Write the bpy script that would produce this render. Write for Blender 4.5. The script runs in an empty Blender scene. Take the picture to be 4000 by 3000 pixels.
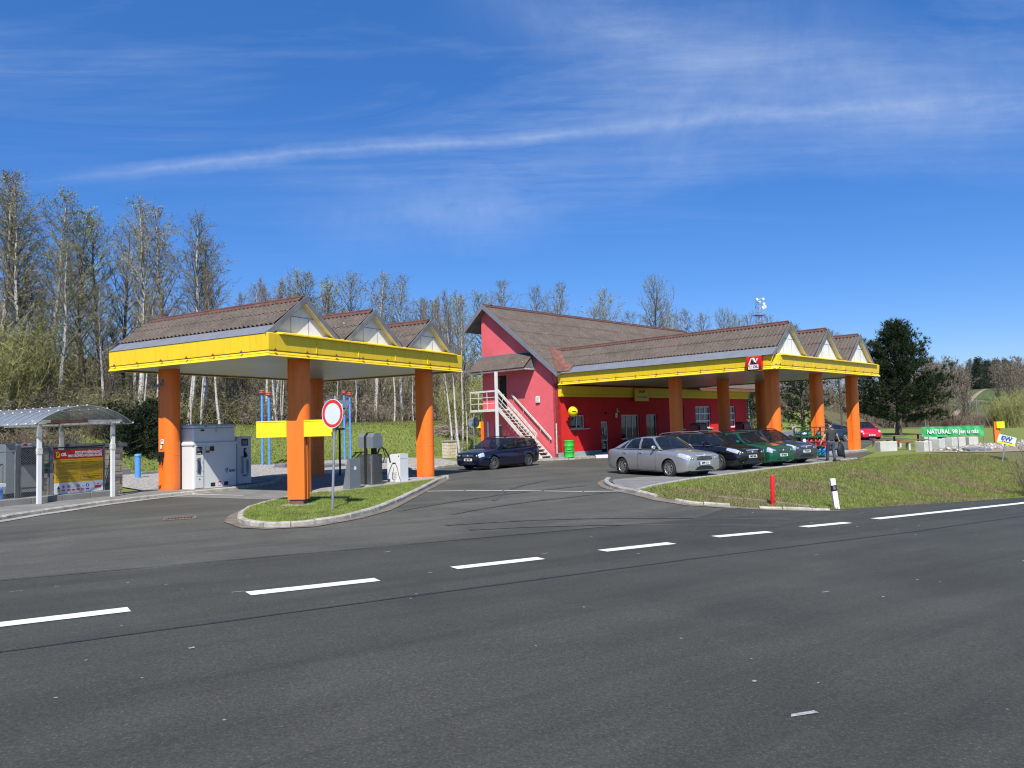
import bpy, bmesh, math, random
from mathutils import Vector, Matrix
R = math.radians
PI = math.pi
scene = bpy.context.scene
COL = scene.collection

# ------------------------------------------------------------------ terrain
def ss(a, b, x):
    t = min(1.0, max(0.0, (x - a) / (b - a)))
    return t * t * (3 - 2 * t)

BASE = [(-90, -60), (-40, 5), (-24, 28), (-19.5, 37.5), (-14.5, 46), (-11, 50), (-4, 53), (4, 64), (12, 74),
        (22, 88), (34, 100), (60, 118), (120, 150), (600, 380)]

def slope_w(x, y):
    best = 1e9
    sg = 1
    for (x0, y0), (x1, y1) in zip(BASE, BASE[1:]):
        dx, dy = x1 - x0, y1 - y0
        L2 = dx * dx + dy * dy
        t = max(0, min(1, ((x - x0) * dx + (y - y0) * dy) / L2))
        d = math.hypot(x - x0 - t * dx, y - y0 - t * dy)
        if d < best - 1e-9:
            best = d
            sg = 1 if dx * (y - y0) - dy * (x - x0) > 0 else -1
    return best * sg

def zt(x, y):
    zr = .148 - .0284 * x - .0221 * y
    u = .8 * (x - 2.15) + .6 * (y - 13.06)
    v = -.6 * (x - 2.15) + .8 * (y - 13.06)
    if u > 75:
        zr += .036 * (u - 75)
    k = ss(4, 8, u)
    S = (1 - k) * ss(1.5, 10, v) + k * ss(1.6, 5.6, v)
    z = zr * (1 - S)
    w = slope_w(x, y)
    if w > 0:
        kr = ss(-6, 30, x)
        z += (2.5 * (1 - kr) + .9 * kr) * ss(0, 10 + 8 * kr, w)
        sl = .1 * (1 - ss(-30, 5, x)) + .03 * ss(-30, 5, x)
        z += sl * max(0, min(w, 120) - 7) * ss(7, 20, w)
        d = math.hypot(x, y)
        az = math.degrees(math.atan2(x, y))
        hill = ss(22, 30, az)
        z += hill * (-4.5 * ss(95, 135, d) + 12.5 * ss(140, 400, d) + 6 * ss(370, 560, d))
        z += (1 - hill) * 6 * ss(90, 220, d)
    return z

# ------------------------------------------------------------------ materials
def new_mat(name):
    m = bpy.data.materials.new(name)
    m.use_nodes = True
    nt = m.node_tree
    for n in list(nt.nodes):
        nt.nodes.remove(n)
    out = nt.nodes.new('ShaderNodeOutputMaterial')
    b = nt.nodes.new('ShaderNodeBsdfPrincipled')
    nt.links.new(b.outputs[0], out.inputs[0])
    return m, nt, b

def N(nt, t, **kw):
    n = nt.nodes.new(t)
    for k, v in kw.items():
        if k in n.inputs.keys() if hasattr(n.inputs, 'keys') else False:
            n.inputs[k].default_value = v
        else:
            setattr(n, k, v)
    return n

def coords(nt, scale=(1, 1, 1), obj=True, rot=(0, 0, 0)):
    tc = nt.nodes.new('ShaderNodeTexCoord')
    mp = nt.nodes.new('ShaderNodeMapping')
    mp.inputs['Scale'].default_value = scale
    mp.inputs['Rotation'].default_value = rot
    nt.links.new(tc.outputs['Object' if obj else 'Generated'], mp.inputs[0])
    return mp.outputs[0]

def noise(nt, vec, scale, detail=4, rough=.6, dist=0):
    n = nt.nodes.new('ShaderNodeTexNoise')
    n.inputs['Scale'].default_value = scale
    n.inputs['Detail'].default_value = detail
    n.inputs['Roughness'].default_value = rough
    n.inputs['Distortion'].default_value = dist
    if vec is not None:
        nt.links.new(vec, n.inputs['Vector'])
    return n.outputs['Fac']

def ramp(nt, fac, stops):
    r = nt.nodes.new('ShaderNodeValToRGB')
    el = r.color_ramp.elements
    while len(el) > 1:
        el.remove(el[-1])
    el[0].position = stops[0][0]
    c = stops[0][1]
    el[0].color = (*c, 1) if len(c) == 3 else c
    for p, c in stops[1:]:
        e = el.new(p)
        e.color = (*c, 1) if len(c) == 3 else c
    nt.links.new(fac, r.inputs[0])
    return r.outputs[0]

def mixc(nt, fac, a, b, mode='MIX'):
    m = nt.nodes.new('ShaderNodeMix')
    m.data_type = 'RGBA'
    m.blend_type = mode
    for sock, val in ((m.inputs[0], fac), (m.inputs[6], a), (m.inputs[7], b)):
        if isinstance(val, (int, float)):
            sock.default_value = val
        elif isinstance(val, tuple):
            sock.default_value = (*val, 1) if len(val) == 3 else val
        else:
            nt.links.new(val, sock)
    return m.outputs[2]

def bump(nt, b, h, strength=.3, dist=.02):
    bp = nt.nodes.new('ShaderNodeBump')
    bp.inputs['Strength'].default_value = strength
    bp.inputs['Distance'].default_value = dist
    nt.links.new(h, bp.inputs['Height'])
    nt.links.new(bp.outputs[0], b.inputs['Normal'])

def g(v):
    return (v, v, v)

def M_plain(name, col, rough=.5, metal=0, var=.12, scale=6, coat=0, bmp=0, spec=.5):
    m, nt, b = new_mat(name)
    v = coords(nt)
    f = noise(nt, v, scale, 5, .6)
    lo = tuple(c * (1 - var) for c in col)
    hi = tuple(min(1, c * (1 + var)) for c in col)
    nt.links.new(ramp(nt, f, [(.3, lo), (.7, hi)]), b.inputs['Base Color'])
    b.inputs['Roughness'].default_value = rough
    b.inputs['Metallic'].default_value = metal
    b.inputs['Coat Weight'].default_value = coat
    b.inputs['Specular IOR Level'].default_value = spec
    if bmp:
        bump(nt, b, noise(nt, v, scale * 14, 3, .6), bmp, .01)
    return m

def M_asphalt(name, base, tint, patch=.25):
    m, nt, b = new_mat(name)
    v = coords(nt)
    fine = noise(nt, v, 48, 4, .85)
    fine2 = noise(nt, v, 26, 3, .7)
    big = noise(nt, v, .35, 5, .6, .6)
    c0 = tuple(t * base for t in tint)
    col = ramp(nt, fine, [(.3, tuple(c * .45 for c in c0)), (.5, c0), (.62, tuple(c * 1.6 for c in c0)), (.7, tuple(c * 4.5 for c in c0))])
    col = mixc(nt, .35, col, ramp(nt, fine2, [(.35, tuple(c * .6 for c in c0)), (.65, tuple(c * 1.4 for c in c0))]))
    lg = ramp(nt, big, [(.35, g(1 - patch)), (.65, g(1 + patch * .6))])
    col = mixc(nt, 1, col, lg, 'MULTIPLY')
    # worn wheel tracks along the driving direction and scattered pale spots
    vv = coords(nt, (1, 1, 1), True, (0, 0, R(-36.9)))
    mp = nt.nodes.new('ShaderNodeMapping')
    mp.inputs['Scale'].default_value = (.07, .9, 1)
    nt.links.new(vv, mp.inputs[0])
    st = noise(nt, mp.outputs[0], 1.6, 5, .65, .4)
    col = mixc(nt, 1, col, ramp(nt, st, [(.38, g(.86)), (.6, g(1.12))]), 'MULTIPLY')
    vo = nt.nodes.new('ShaderNodeTexVoronoi')
    vo.inputs['Scale'].default_value = 2.2
    nt.links.new(v, vo.inputs['Vector'])
    sp = ramp(nt, vo.outputs['Distance'], [(.018, g(1)), (.03, g(0))])
    col = mixc(nt, sp, col, (.3, .3, .28))
    nt.links.new(col, b.inputs['Base Color'])
    b.inputs['Roughness'].default_value = .82
    b.inputs['Specular IOR Level'].default_value = .35
    bump(nt, b, fine, .6, .008)
    return m

def M_grass(name, a, c, dry, dryamt=.5, dr=.75):
    m, nt, b = new_mat(name)
    v = coords(nt)
    f1 = noise(nt, v, 9, 6, .75)
    f2 = noise(nt, v, .45, 4, .6, .5)
    f3 = noise(nt, v, 2.4, 5, .65, .3)
    col = ramp(nt, f1, [(.3, a), (.55, c), (.75, tuple(x * 1.25 for x in c))])
    dm = ramp(nt, f3, [(.5 - .12 * dr * 1.3, g(0)), (.62, g(dr))])
    dm2 = ramp(nt, f2, [(.36 if dr > .8 else .4, g(.15 if dr > .8 else 0)), (.56, g(1))])
    mm = mixc(nt, 1, dm, dm2, 'MULTIPLY')
    mm = mixc(nt, dryamt, (0, 0, 0), mm)
    col = mixc(nt, mm, col, dry)
    nt.links.new(col, b.inputs['Base Color'])
    b.inputs['Roughness'].default_value = .9
    b.inputs['Specular IOR Level'].default_value = .2
    bump(nt, b, f1, .8, .06)
    return m

def M_corr(name):
    """weathered fibre-cement roofing: brown-grey with streaks, lichen dots and sheet joints"""
    m, nt, b = new_mat(name)
    v = coords(nt)
    f = noise(nt, v, 1.3, 6, .7, .4)
    f2 = noise(nt, v, 14, 5, .7)
    col = ramp(nt, f, [(.3, (.055, .04, .032)), (.5, (.1, .076, .06)), (.72, (.15, .118, .095))])
    col = mixc(nt, .4, col, ramp(nt, f2, [(.35, (.04, .03, .025)), (.65, (.22, .18, .15))]))
    vo = nt.nodes.new('ShaderNodeTexVoronoi')
    vo.inputs['Scale'].default_value = 2.6
    nt.links.new(v, vo.inputs['Vector'])
    sp = ramp(nt, vo.outputs['Distance'], [(.04, g(1)), (.075, g(0))])
    gate = ramp(nt, noise(nt, v, .8, 3), [(.5, g(0)), (.62, g(1))])
    col = mixc(nt, mixc(nt, 1, sp, gate, 'MULTIPLY'), col, (.6, .58, .52))
    nt.links.new(col, b.inputs['Base Color'])
    b.inputs['Roughness'].default_value = .9
    bump(nt, b, f2, .4, .02)
    return m

def M_bark(name, dark=False):
    m, nt, b = new_mat(name)
    v = coords(nt, (1, 1, .35))
    f = noise(nt, v, 9, 4, .7, .8)
    if dark:
        col = ramp(nt, f, [(.3, (.05, .04, .03)), (.7, (.16, .13, .1))])
    else:
        v2 = coords(nt, (1, 1, 2.6))
        f2 = noise(nt, v2, 4.5, 5, .75, .6)
        col = ramp(nt, f2, [(.38, (.05, .045, .04)), (.46, (.5, .47, .42)), (.75, (.74, .71, .65))])
    nt.links.new(col, b.inputs['Base Color'])
    b.inputs['Roughness'].default_value = .9
    return m

def M_leaf(name, a, c, scale=1.5):
    m, nt, b = new_mat(name)
    v = coords(nt)
    oi = nt.nodes.new('ShaderNodeObjectInfo')
    f = noise(nt, v, scale, 4, .7)
    col = ramp(nt, f, [(.3, a), (.7, c)])
    hv = nt.nodes.new('ShaderNodeHueSaturation')
    mr = nt.nodes.new('ShaderNodeMapRange')
    mr.inputs['To Min'].default_value = .75
    mr.inputs['To Max'].default_value = 1.25
    nt.links.new(oi.outputs['Random'], mr.inputs['Value'])
    nt.links.new(mr.outputs[0], hv.inputs['Value'])
    nt.links.new(col, hv.inputs['Color'])
    nt.links.new(hv.outputs[0], b.inputs['Base Color'])
    b.inputs['Roughness'].default_value = .8
    b.inputs['Specular IOR Level'].default_value = .25
    return m

def M_paint(name, col, flake=0, rough=.28):
    m, nt, b = new_mat(name)
    v = coords(nt)
    f = noise(nt, v, 2.5, 4, .6)
    nt.links.new(ramp(nt, f, [(.3, tuple(c * .93 for c in col)), (.7, tuple(min(1, c * 1.05) for c in col))]), b.inputs['Base Color'])
    b.inputs['Metallic'].default_value = flake
    b.inputs['Roughness'].default_value = rough
    b.inputs['Coat Weight'].default_value = 1
    b.inputs['Coat Roughness'].default_value = .06
    return m

def M_wall(name, col, stain=.12):
    m, nt, b = new_mat(name)
    v = coords(nt)
    f = noise(nt, v, .9, 6, .65, .5)
    vs = coords(nt, (1, 1, .25))
    fs = noise(nt, vs, .9, 5, .6)
    c = ramp(nt, f, [(.3, tuple(x * (1 - stain) for x in col)), (.7, tuple(min(1, x * (1 + stain * .6)) for x in col))])
    c = mixc(nt, 1, c, ramp(nt, fs, [(.35, g(.95)), (.6, g(1.02))]), 'MULTIPLY')
    nt.links.new(c, b.inputs['Base Color'])
    b.inputs['Roughness'].default_value = .85
    bump(nt, b, noise(nt, v, 60, 3, .6), .25, .01)
    return m

def M_sheet(name, col, rough=.42, low=.5):
    """painted sheet metal: faint streaks, rain marks and splashed dirt near the ground"""
    m, nt, b = new_mat(name)
    v = coords(nt)
    f = noise(nt, v, 1.1, 5, .6)
    vs = coords(nt, (5, 5, .5))
    fs = noise(nt, vs, 1.4, 5, .7)
    c = ramp(nt, f, [(.3, tuple(x * .94 for x in col)), (.7, tuple(min(1, x * 1.03) for x in col))])
    c = mixc(nt, 1, c, ramp(nt, fs, [(.3, g(.86)), (.52, g(1))]), 'MULTIPLY')
    tc = nt.nodes.new('ShaderNodeTexCoord'); sp = nt.nodes.new('ShaderNodeSeparateXYZ'); nt.links.new(tc.outputs['Object'], sp.inputs[0])
    ad = nt.nodes.new('ShaderNodeMath'); ad.operation = 'ADD'
    nz = noise(nt, v, 7, 5, .75)
    ml = nt.nodes.new('ShaderNodeMath'); ml.operation = 'MULTIPLY'; ml.inputs[1].default_value = .9; nt.links.new(nz, ml.inputs[0])
    nt.links.new(sp.outputs[2], ad.inputs[0]); nt.links.new(ml.outputs[0], ad.inputs[1])
    d = ramp(nt, ad.outputs[0], [(.35, g(low)), (.75, g(0))])
    c = mixc(nt, d, c, (.2, .15, .1))
    nt.links.new(c, b.inputs['Base Color'])
    nt.links.new(ramp(nt, fs, [(.3, g(rough + .15)), (.6, g(rough))]), b.inputs['Roughness'])
    return m

def M_rocks(name, a, c, scale=14):
    m, nt, b = new_mat(name)
    v = coords(nt)
    vo = nt.nodes.new('ShaderNodeTexVoronoi')
    vo.inputs['Scale'].default_value = scale
    nt.links.new(v, vo.inputs['Vector'])
    sep = nt.nodes.new('ShaderNodeSeparateColor')
    nt.links.new(vo.outputs['Color'], sep.inputs[0])
    col = ramp(nt, sep.outputs[0], [(0, a), (1, c)])
    ed = ramp(nt, vo.outputs['Distance'], [(.2, g(1)), (.7, g(.45))])
    col = mixc(nt, 1, col, ed, 'MULTIPLY')
    nt.links.new(col, b.inputs['Base Color'])
    b.inputs['Roughness'].default_value = .9
    bump(nt, b, vo.outputs['Distance'], -.9, .05)
    return m

def M_blocks(name):
    """split-face sandstone blocks"""
    m, nt, b = new_mat(name)
    v = coords(nt, (1, 1, 1), True, (R(90), 0, 0))
    br = nt.nodes.new('ShaderNodeTexBrick')
    br.inputs['Scale'].default_value = 1
    br.inputs['Brick Width'].default_value = .42
    br.inputs['Row Height'].default_value = .2
    br.inputs['Mortar Size'].default_value = .012
    br.inputs['Color1'].default_value = (.66, .54, .35, 1)
    br.inputs['Color2'].default_value = (.78, .67, .48, 1)
    br.inputs['Mortar'].default_value = (.25, .21, .15, 1)
    nt.links.new(v, br.inputs['Vector'])
    v2 = coords(nt)
    f = noise(nt, v2, 9, 6, .75)
    col = mixc(nt, 1, br.outputs['Color'], ramp(nt, f, [(.3, g(.65)), (.7, g(1.15))]), 'MULTIPLY')
    nt.links.new(col, b.inputs['Base Color'])
    b.inputs['Roughness'].default_value = .9
    bump(nt, b, f, .9, .05)
    return m

def M_slats(name, col, per=.12, axis=0):
    """painted metal ceiling slats: fine dark joints"""
    m, nt, b = new_mat(name)
    tc = nt.nodes.new('ShaderNodeTexCoord')
    sx = nt.nodes.new('ShaderNodeSeparateXYZ')
    nt.links.new(tc.outputs['Object'], sx.inputs[0])
    d = nt.nodes.new('ShaderNodeMath'); d.operation = 'DIVIDE'; d.inputs[1].default_value = per
    nt.links.new(sx.outputs[axis], d.inputs[0])
    fr = nt.nodes.new('ShaderNodeMath'); fr.operation = 'FRACT'
    nt.links.new(d.outputs[0], fr.inputs[0])
    line = ramp(nt, fr.outputs[0], [(0, g(.35)), (.08, g(.5)), (.12, g(1)), (.95, g(1)), (1, g(.5))])
    v = coords(nt)
    f = noise(nt, v, .8, 4, .6)
    c = ramp(nt, f, [(.3, tuple(x * .85 for x in col)), (.7, col)])
    nt.links.new(mixc(nt, 1, c, line, 'MULTIPLY'), b.inputs['Base Color'])
    b.inputs['Roughness'].default_value = .35
    return m

def M_glass(name, col=(.015, .018, .02)):
    m, nt, b = new_mat(name)
    b.inputs['Base Color'].default_value = (*col, 1)
    b.inputs['Roughness'].default_value = .04
    b.inputs['IOR'].default_value = 1.5
    b.inputs['Specular IOR Level'].default_value = .7
    return m

def M_clear(name):
    """weathered translucent roofing sheet"""
    m, nt, b = new_mat(name)
    b.inputs['Base Color'].default_value = (.33, .38, .44, 1)
    b.inputs['Roughness'].default_value = .22
    b.inputs['Alpha'].default_value = .42
    return m

MT = {}
MT['road'] = M_asphalt('road_asphalt', .054, (1.02, 1.03, .82), .16)
MT['yard'] = M_asphalt('forecourt_asphalt', .086, (1.05, 1.02, .82), .22)
MT['conc'] = M_plain('pavement_concrete', (.33, .315, .28), .9, var=.25, scale=2.2, bmp=.3)
MT['slab'] = M_plain('slab_concrete', (.2, .195, .18), .9, var=.22, scale=1.5, bmp=.3)
MT['kerb'] = M_plain('kerb_stone', (.4, .37, .31), .9, var=.35, scale=5, bmp=.5)
MT['gutter'] = M_plain('gutter_stone', (.18, .15, .115), .9, var=.35, scale=4, bmp=.4)
MT['mark'] = M_plain('road_paint', (.78, .78, .76), .7, var=.08, scale=12, bmp=.3)
MT['markold'] = M_plain('worn_paint', (.34, .34, .33), .8, var=.4, scale=30)
MT['crack'] = M_plain('tar_joint', (.028, .028, .03), .7, var=.3, scale=9)
MT['lawn'] = M_grass('lawn', (.08, .11, .022), (.21, .26, .055), (.27, .24, .1), .5)
MT['bank'] = M_grass('bank_grass', (.055, .07, .02), (.13, .15, .045), (.2, .16, .085), 1.0, .9)
MT['meadow'] = M_grass('far_meadow', (.05, .075, .022), (.09, .13, .04), (.16, .14, .08), .5)
MT['blade'] = M_leaf('grass_blades', (.1, .14, .025), (.27, .34, .07), 3)
MT['drybl'] = M_leaf('dry_blades', (.14, .12, .05), (.3, .26, .12), 3)
MT['floor'] = M_grass('woodland_floor', (.065, .065, .026), (.14, .125, .06), (.19, .15, .085), .7)
MT['gravel'] = M_rocks('gravel', (.33, .29, .24), (.72, .66, .58), 12)
MT['soil'] = M_plain('stony_soil', (.3, .24, .17), .95, var=.4, scale=3, bmp=.6)
MT['yellow'] = M_sheet('yellow_sheet', (.95, .64, .02))
MT['yellow2'] = M_plain('yellow_sign_sheet', (.93, .78, .015), .4, var=.03, scale=1.5)
MT['orange'] = M_sheet('orange_sheet', (.95, .2, .018))
MT['ceil'] = M_slats('ceiling_slats', (.5, .5, .43), .1, 1)
MT['corr'] = M_corr('corrugated_roof')
MT['ridge'] = M_plain('ridge_tile', (.125, .055, .04), .8, var=.3, scale=3, bmp=.2)
MT['rust'] = M_plain('rusty_flashing', (.2, .085, .06), .8, var=.45, scale=2.2, bmp=.3)
MT['zinc'] = M_plain('zinc_flashing', (.24, .25, .27), .5, .25, var=.12, scale=2)
MT['board'] = M_plain('grey_bargeboard', (.17, .17, .18), .8, var=.25, scale=3)
MT['wboard'] = M_plain('pale_bargeboard', (.6, .57, .45), .8, var=.2, scale=3)
MT['panel'] = M_plain('white_gable_panel', (.8, .8, .77), .7, var=.14, scale=1.8)
MT['pink'] = M_wall('pink_render', (.78, .13, .15))
MT['red'] = M_wall('red_render', (.74, .02, .02), .08)
MT['plinth'] = M_wall('grey_plinth', (.34, .37, .4))
MT['white'] = M_plain('white_paint', (.74, .74, .72), .45, var=.04, scale=1.5)
MT['offw'] = M_plain('chipped_white_paint', (.62, .6, .53), .7, var=.28, scale=7)
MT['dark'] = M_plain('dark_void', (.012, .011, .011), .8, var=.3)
MT['glass'] = M_glass('dark_glass')
MT['carglass'] = M_glass('car_glass', (.012, .016, .022))
MT['carglass'].node_tree.nodes['Principled BSDF'].inputs['Alpha'].default_value = .72
MT['seat'] = M_plain('seat_cloth', (.07, .07, .075), .9, var=.2)
MT['lens'] = M_plain('lamp_lens', (.75, .77, .8), .08, .5, var=.3, scale=30)
MT['steel'] = M_plain('galvanised_steel', (.42, .45, .48), .4, .6, var=.15, scale=6)
MT['brush'] = M_plain('brushed_steel', (.17, .17, .16), .35, .75, var=.12, scale=4)
MT['greybox'] = M_plain('grey_cabinet', (.2, .22, .235), .45, .2, var=.08, scale=3)
MT['black'] = M_plain('black_plastic', (.018, .018, .02), .45, var=.2)
MT['tyre'] = M_plain('tyre_rubber', (.022, .022, .023), .75, var=.3, scale=8)
MT['alloy'] = M_plain('alloy_wheel', (.5, .49, .46), .32, .8, var=.15, scale=8)
MT['steelrim'] = M_plain('steel_wheel', (.13, .13, .13), .5, .4, var=.2)
MT['grille'] = M_plain('black_grille', (.02, .02, .022), .4, .2, var=.2)
MT['plate'] = M_plain('plate_white', (.72, .73, .72), .4, var=.04)
MT['blue'] = M_plain('eu_blue', (.02, .08, .4), .4, var=.05)
MT['pipeblue'] = M_plain('blue_pipe_paint', (.09, .3, .75), .45, var=.12, scale=5)
MT['redcap'] = M_plain('red_vent_cap', (.42, .08, .05), .6, var=.2)
MT['signred'] = M_plain('sign_red', (.72, .035, .02), .35, var=.05)
MT['signwhite'] = M_plain('sign_white', (.68, .72, .78), .3, var=.04)
MT['signback'] = M_plain('sign_back_grey', (.24, .28, .32), .45, .4, var=.12)
MT['postred'] = M_plain('red_plastic', (.78, .015, .02), .35, var=.05)
MT['boardred'] = M_plain('board_red', (.55, .01, .012), .35, var=.04)
MT['boardyel'] = M_plain('board_yellow', (.62, .36, .01), .4, var=.04)
MT['boardwhite'] = M_plain('board_white', (.62, .64, .7), .35, var=.04)
MT['ink'] = M_plain('dark_ink', (.03, .025, .02), .5, var=.1)
MT['inkb'] = M_plain('brown_ink', (.2, .11, .02), .5, var=.1)
MT['navyink'] = M_plain('navy_ink', (.02, .03, .16), .5, var=.1)
MT['letter'] = M_plain('white_lettering', (.82, .82, .8), .4, var=.03)
MT['banner'] = M_plain('green_banner_cloth', (.045, .46, .13), .6, var=.12, scale=3)
MT['greenbin'] = M_plain('green_drum_paint', (.04, .5, .05), .4, var=.12, scale=4)
MT['cage'] = M_plain('dark_green_frame', (.015, .1, .055), .45, var=.12)
MT['bottle_red'] = M_plain('red_gas_bottle', (.5, .02, .03), .4, var=.15, scale=5)
MT['bottle_green'] = M_plain('green_gas_bottle', (.02, .3, .1), .4, var=.15, scale=5)
MT['bottle_blue'] = M_plain('blue_gas_bottle', (.02, .25, .6), .4, var=.15, scale=5)
MT['stone'] = M_blocks('sandstone_blocks')
MT['cblock'] = M_plain('cast_concrete', (.55, .54, .5), .9, var=.12, scale=3, bmp=.3)
MT['wood'] = M_plain('red_brown_timber', (.24, .085, .05), .6, var=.2, scale=5)
MT['birch'] = M_bark('birch_bark')
MT['bark'] = M_bark('dark_bark', True)
MT['twig'] = M_leaf('bare_twigs', (.16, .135, .1), (.31, .27, .2), 1.2)
MT['twigr'] = M_leaf('reddish_twigs', (.15, .115, .08), (.27, .21, .15), 1.2)
MT['bud'] = M_leaf('spring_buds', (.16, .2, .06), (.34, .38, .14), 2)
MT['olive'] = M_leaf('olive_shoots', (.17, .17, .06), (.32, .31, .12), 1.2)
MT['needle'] = M_leaf('pine_needles', (.012, .028, .012), (.05, .075, .028), 2.2)
MT['needle2'] = M_leaf('juniper_needles', (.01, .02, .008), (.035, .055, .02), 2.2)
MT['conifer'] = M_leaf('spruce_needles', (.02, .04, .03), (.05, .08, .05), 1.5)
MT['skin'] = M_plain('skin', (.6, .34, .25), .6, var=.08)
MT['hair'] = M_plain('dark_hair', (.018, .013, .01), .6, var=.2)
MT['shirt'] = M_plain('dark_grey_cloth', (.045, .047, .05), .9, var=.2, scale=12)
MT['jeans'] = M_plain('blue_grey_denim', (.06, .075, .12), .9, var=.25, scale=10)
MT['floral'] = M_plain('white_patterned_cloth', (.5, .5, .52), .9, var=.7, scale=14)
MT['greycloth'] = M_plain('grey_cloth', (.16, .16, .16), .9, var=.2)
MT['hose'] = M_plain('teal_hose', (.03, .16, .2), .4, var=.1)
MT['poster'] = M_plain('paper_notice', (.6, .62, .55), .7, var=.2, scale=9)
MT['redled'] = M_plain('red_pump_panel', (.35, .02, .03), .4, var=.2)

# ------------------------------------------------------------------ mesh helper
class MB:
    def __init__(s):
        s.v = []; s.f = []; s.m = []; s.sm = []; s.mats = []
    def mi(s, mat):
        if mat not in s.mats:
            s.mats.append(mat)
        return s.mats.index(mat)
    def add(s, vs, fs, mat, smooth=False, X=None):
        o = len(s.v)
        for p in vs:
            p = Vector(p)
            s.v.append(tuple(X @ p) if X else tuple(p))
        k = s.mi(mat)
        for f in fs:
            s.f.append(tuple(i + o for i in f)); s.m.append(k); s.sm.append(smooth)
        return s
    def box(s, x0, x1, y0, y1, z0, z1, mat, X=None):
        vs = [(x, y, z) for z in (z0, z1) for y in (y0, y1) for x in (x0, x1)]
        fs = [(0, 2, 3, 1), (4, 5, 7, 6), (0, 1, 5, 4), (2, 6, 7, 3), (0, 4, 6, 2), (1, 3, 7, 5)]
        return s.add(vs, fs, mat, False, X)
    def bbox(s, x0, x1, y0, y1, z0, z1, mat, b=.02, X=None):
        """box with chamfered vertical and top edges"""
        def ring(d, z):
            return [(x0 + d + b, y0 + d, z), (x1 - d - b, y0 + d, z), (x1 - d, y0 + d + b, z), (x1 - d, y1 - d - b, z),
                    (x1 - d - b, y1 - d, z), (x0 + d + b, y1 - d, z), (x0 + d, y1 - d - b, z), (x0 + d, y0 + d + b, z)]
        vs = ring(0, z0) + ring(0, z1 - b) + ring(b, z1)
        fs = [tuple(reversed(range(8))), tuple(range(16, 24))]
        for r in (0, 8):
            for i in range(8):
                j = (i + 1) % 8
                fs.append((r + i, r + j, r + 8 + j, r + 8 + i))
        return s.add(vs, fs, mat, False, X)
    def prism(s, poly, a0, a1, mat, axis='z', X=None, smooth=False):
        n = len(poly)
        def P(p, a):
            return (p[0], p[1], a) if axis == 'z' else ((a, p[0], p[1]) if axis == 'x' else (p[0], a, p[1]))
        vs = [P(p, a0) for p in poly] + [P(p, a1) for p in poly]
        s.add(vs, [tuple(range(n)), tuple(range(n, 2 * n))], mat, False, X)
        s.add(vs, [(i, (i + 1) % n, n + (i + 1) % n, n + i) for i in range(n)], mat, smooth, X)
        return s
    def tube(s, pts, r, mat, n=8, smooth=True, caps=True, X=None):
        pts = [Vector(p) for p in pts]
        if not hasattr(r, '__len__'):
            r = [r] * len(pts)
        vs = []; prev = None
        for i, p in enumerate(pts):
            d = (pts[min(i + 1, len(pts) - 1)] - pts[max(i - 1, 0)])
            d.normalize()
            if prev is None:
                a = d.orthogonal().normalized()
            else:
                a = (prev - d * prev.dot(d))
                a = a.normalized() if a.length > 1e-6 else d.orthogonal().normalized()
            prev = a
            b = d.cross(a)
            for k in range(n):
                t = 2 * PI * (k + .5) / n
                vs.append(p + (a * math.cos(t) + b * math.sin(t)) * r[i])
        fs = []
        for i in range(len(pts) - 1):
            for k in range(n):
                j = (k + 1) % n
                fs.append((i * n + k, i * n + j, (i + 1) * n + j, (i + 1) * n + k))
        s.add(vs, fs, mat, smooth, X)
        if caps:
            s.add(vs[:n], [tuple(reversed(range(n)))], mat, False, X)
            s.add(vs[-n:], [tuple(range(n))], mat, False, X)
        return s
    def lathe(s, prof, mat, n=20, X=None, smooth=True):
        """profile (r, z) about the z axis"""
        vs = []
        for r, z in prof:
            for k in range(n):
                t = 2 * PI * k / n
                vs.append((r * math.cos(t), r * math.sin(t), z))
        fs = []
        for i in range(len(prof) - 1):
            for k in range(n):
                j = (k + 1) % n
                fs.append((i * n + k, i * n + j, (i + 1) * n + j, (i + 1) * n + k))
        return s.add(vs, fs, mat, smooth, X)
    def ball(s, c, r, mat, n=16, sx=1, sy=1, sz=1, X=None):
        T = Matrix.Translation(c) @ Matrix.Diagonal((sx, sy, sz, 1))
        if X: T = X @ T
        return s.lathe([(max(1e-4, r * math.sin(PI * i / (n // 2))), -r * math.cos(PI * i / (n // 2))) for i in range(n // 2 + 1)], mat, n, T)
    def quad(s, a, b, c, d, mat, X=None):
        return s.add([a, b, c, d], [(0, 1, 2, 3)], mat, False, X)
    def build(s, name, parent=None, loc=None):
        me = bpy.data.meshes.new(name)
        me.from_pydata(s.v, [], s.f)
        for m in s.mats:
            me.materials.append(m)
        me.polygons.foreach_set('material_index', s.m)
        me.polygons.foreach_set('use_smooth', s.sm)
        me.update()
        o = bpy.data.objects.new(name, me)
        COL.objects.link(o)
        if parent:
            o.parent = parent
        if loc:
            o.location = loc
        return o

def thing(name, label, cat, loc=(0, 0, 0), rz=0, group=None, rx=0, ry=0):
    o = bpy.data.objects.new(name, None)
    o.empty_display_size = .2
    COL.objects.link(o)
    o.location = loc
    o.rotation_euler = (rx, ry, rz)
    o['label'] = label; o['category'] = cat
    if group: o['group'] = group
    return o

def tag(o, label, cat, group=None):
    o['label'] = label; o['category'] = cat
    if group: o['group'] = group
    return o

def kind(o, k):
    o['kind'] = k
    return o

def copy_tree(o, parent=None):
    c = o.copy(); COL.objects.link(c)
    if parent: c.parent = parent
    for ch in list(o.children):
        copy_tree(ch, c)
    return c

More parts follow.
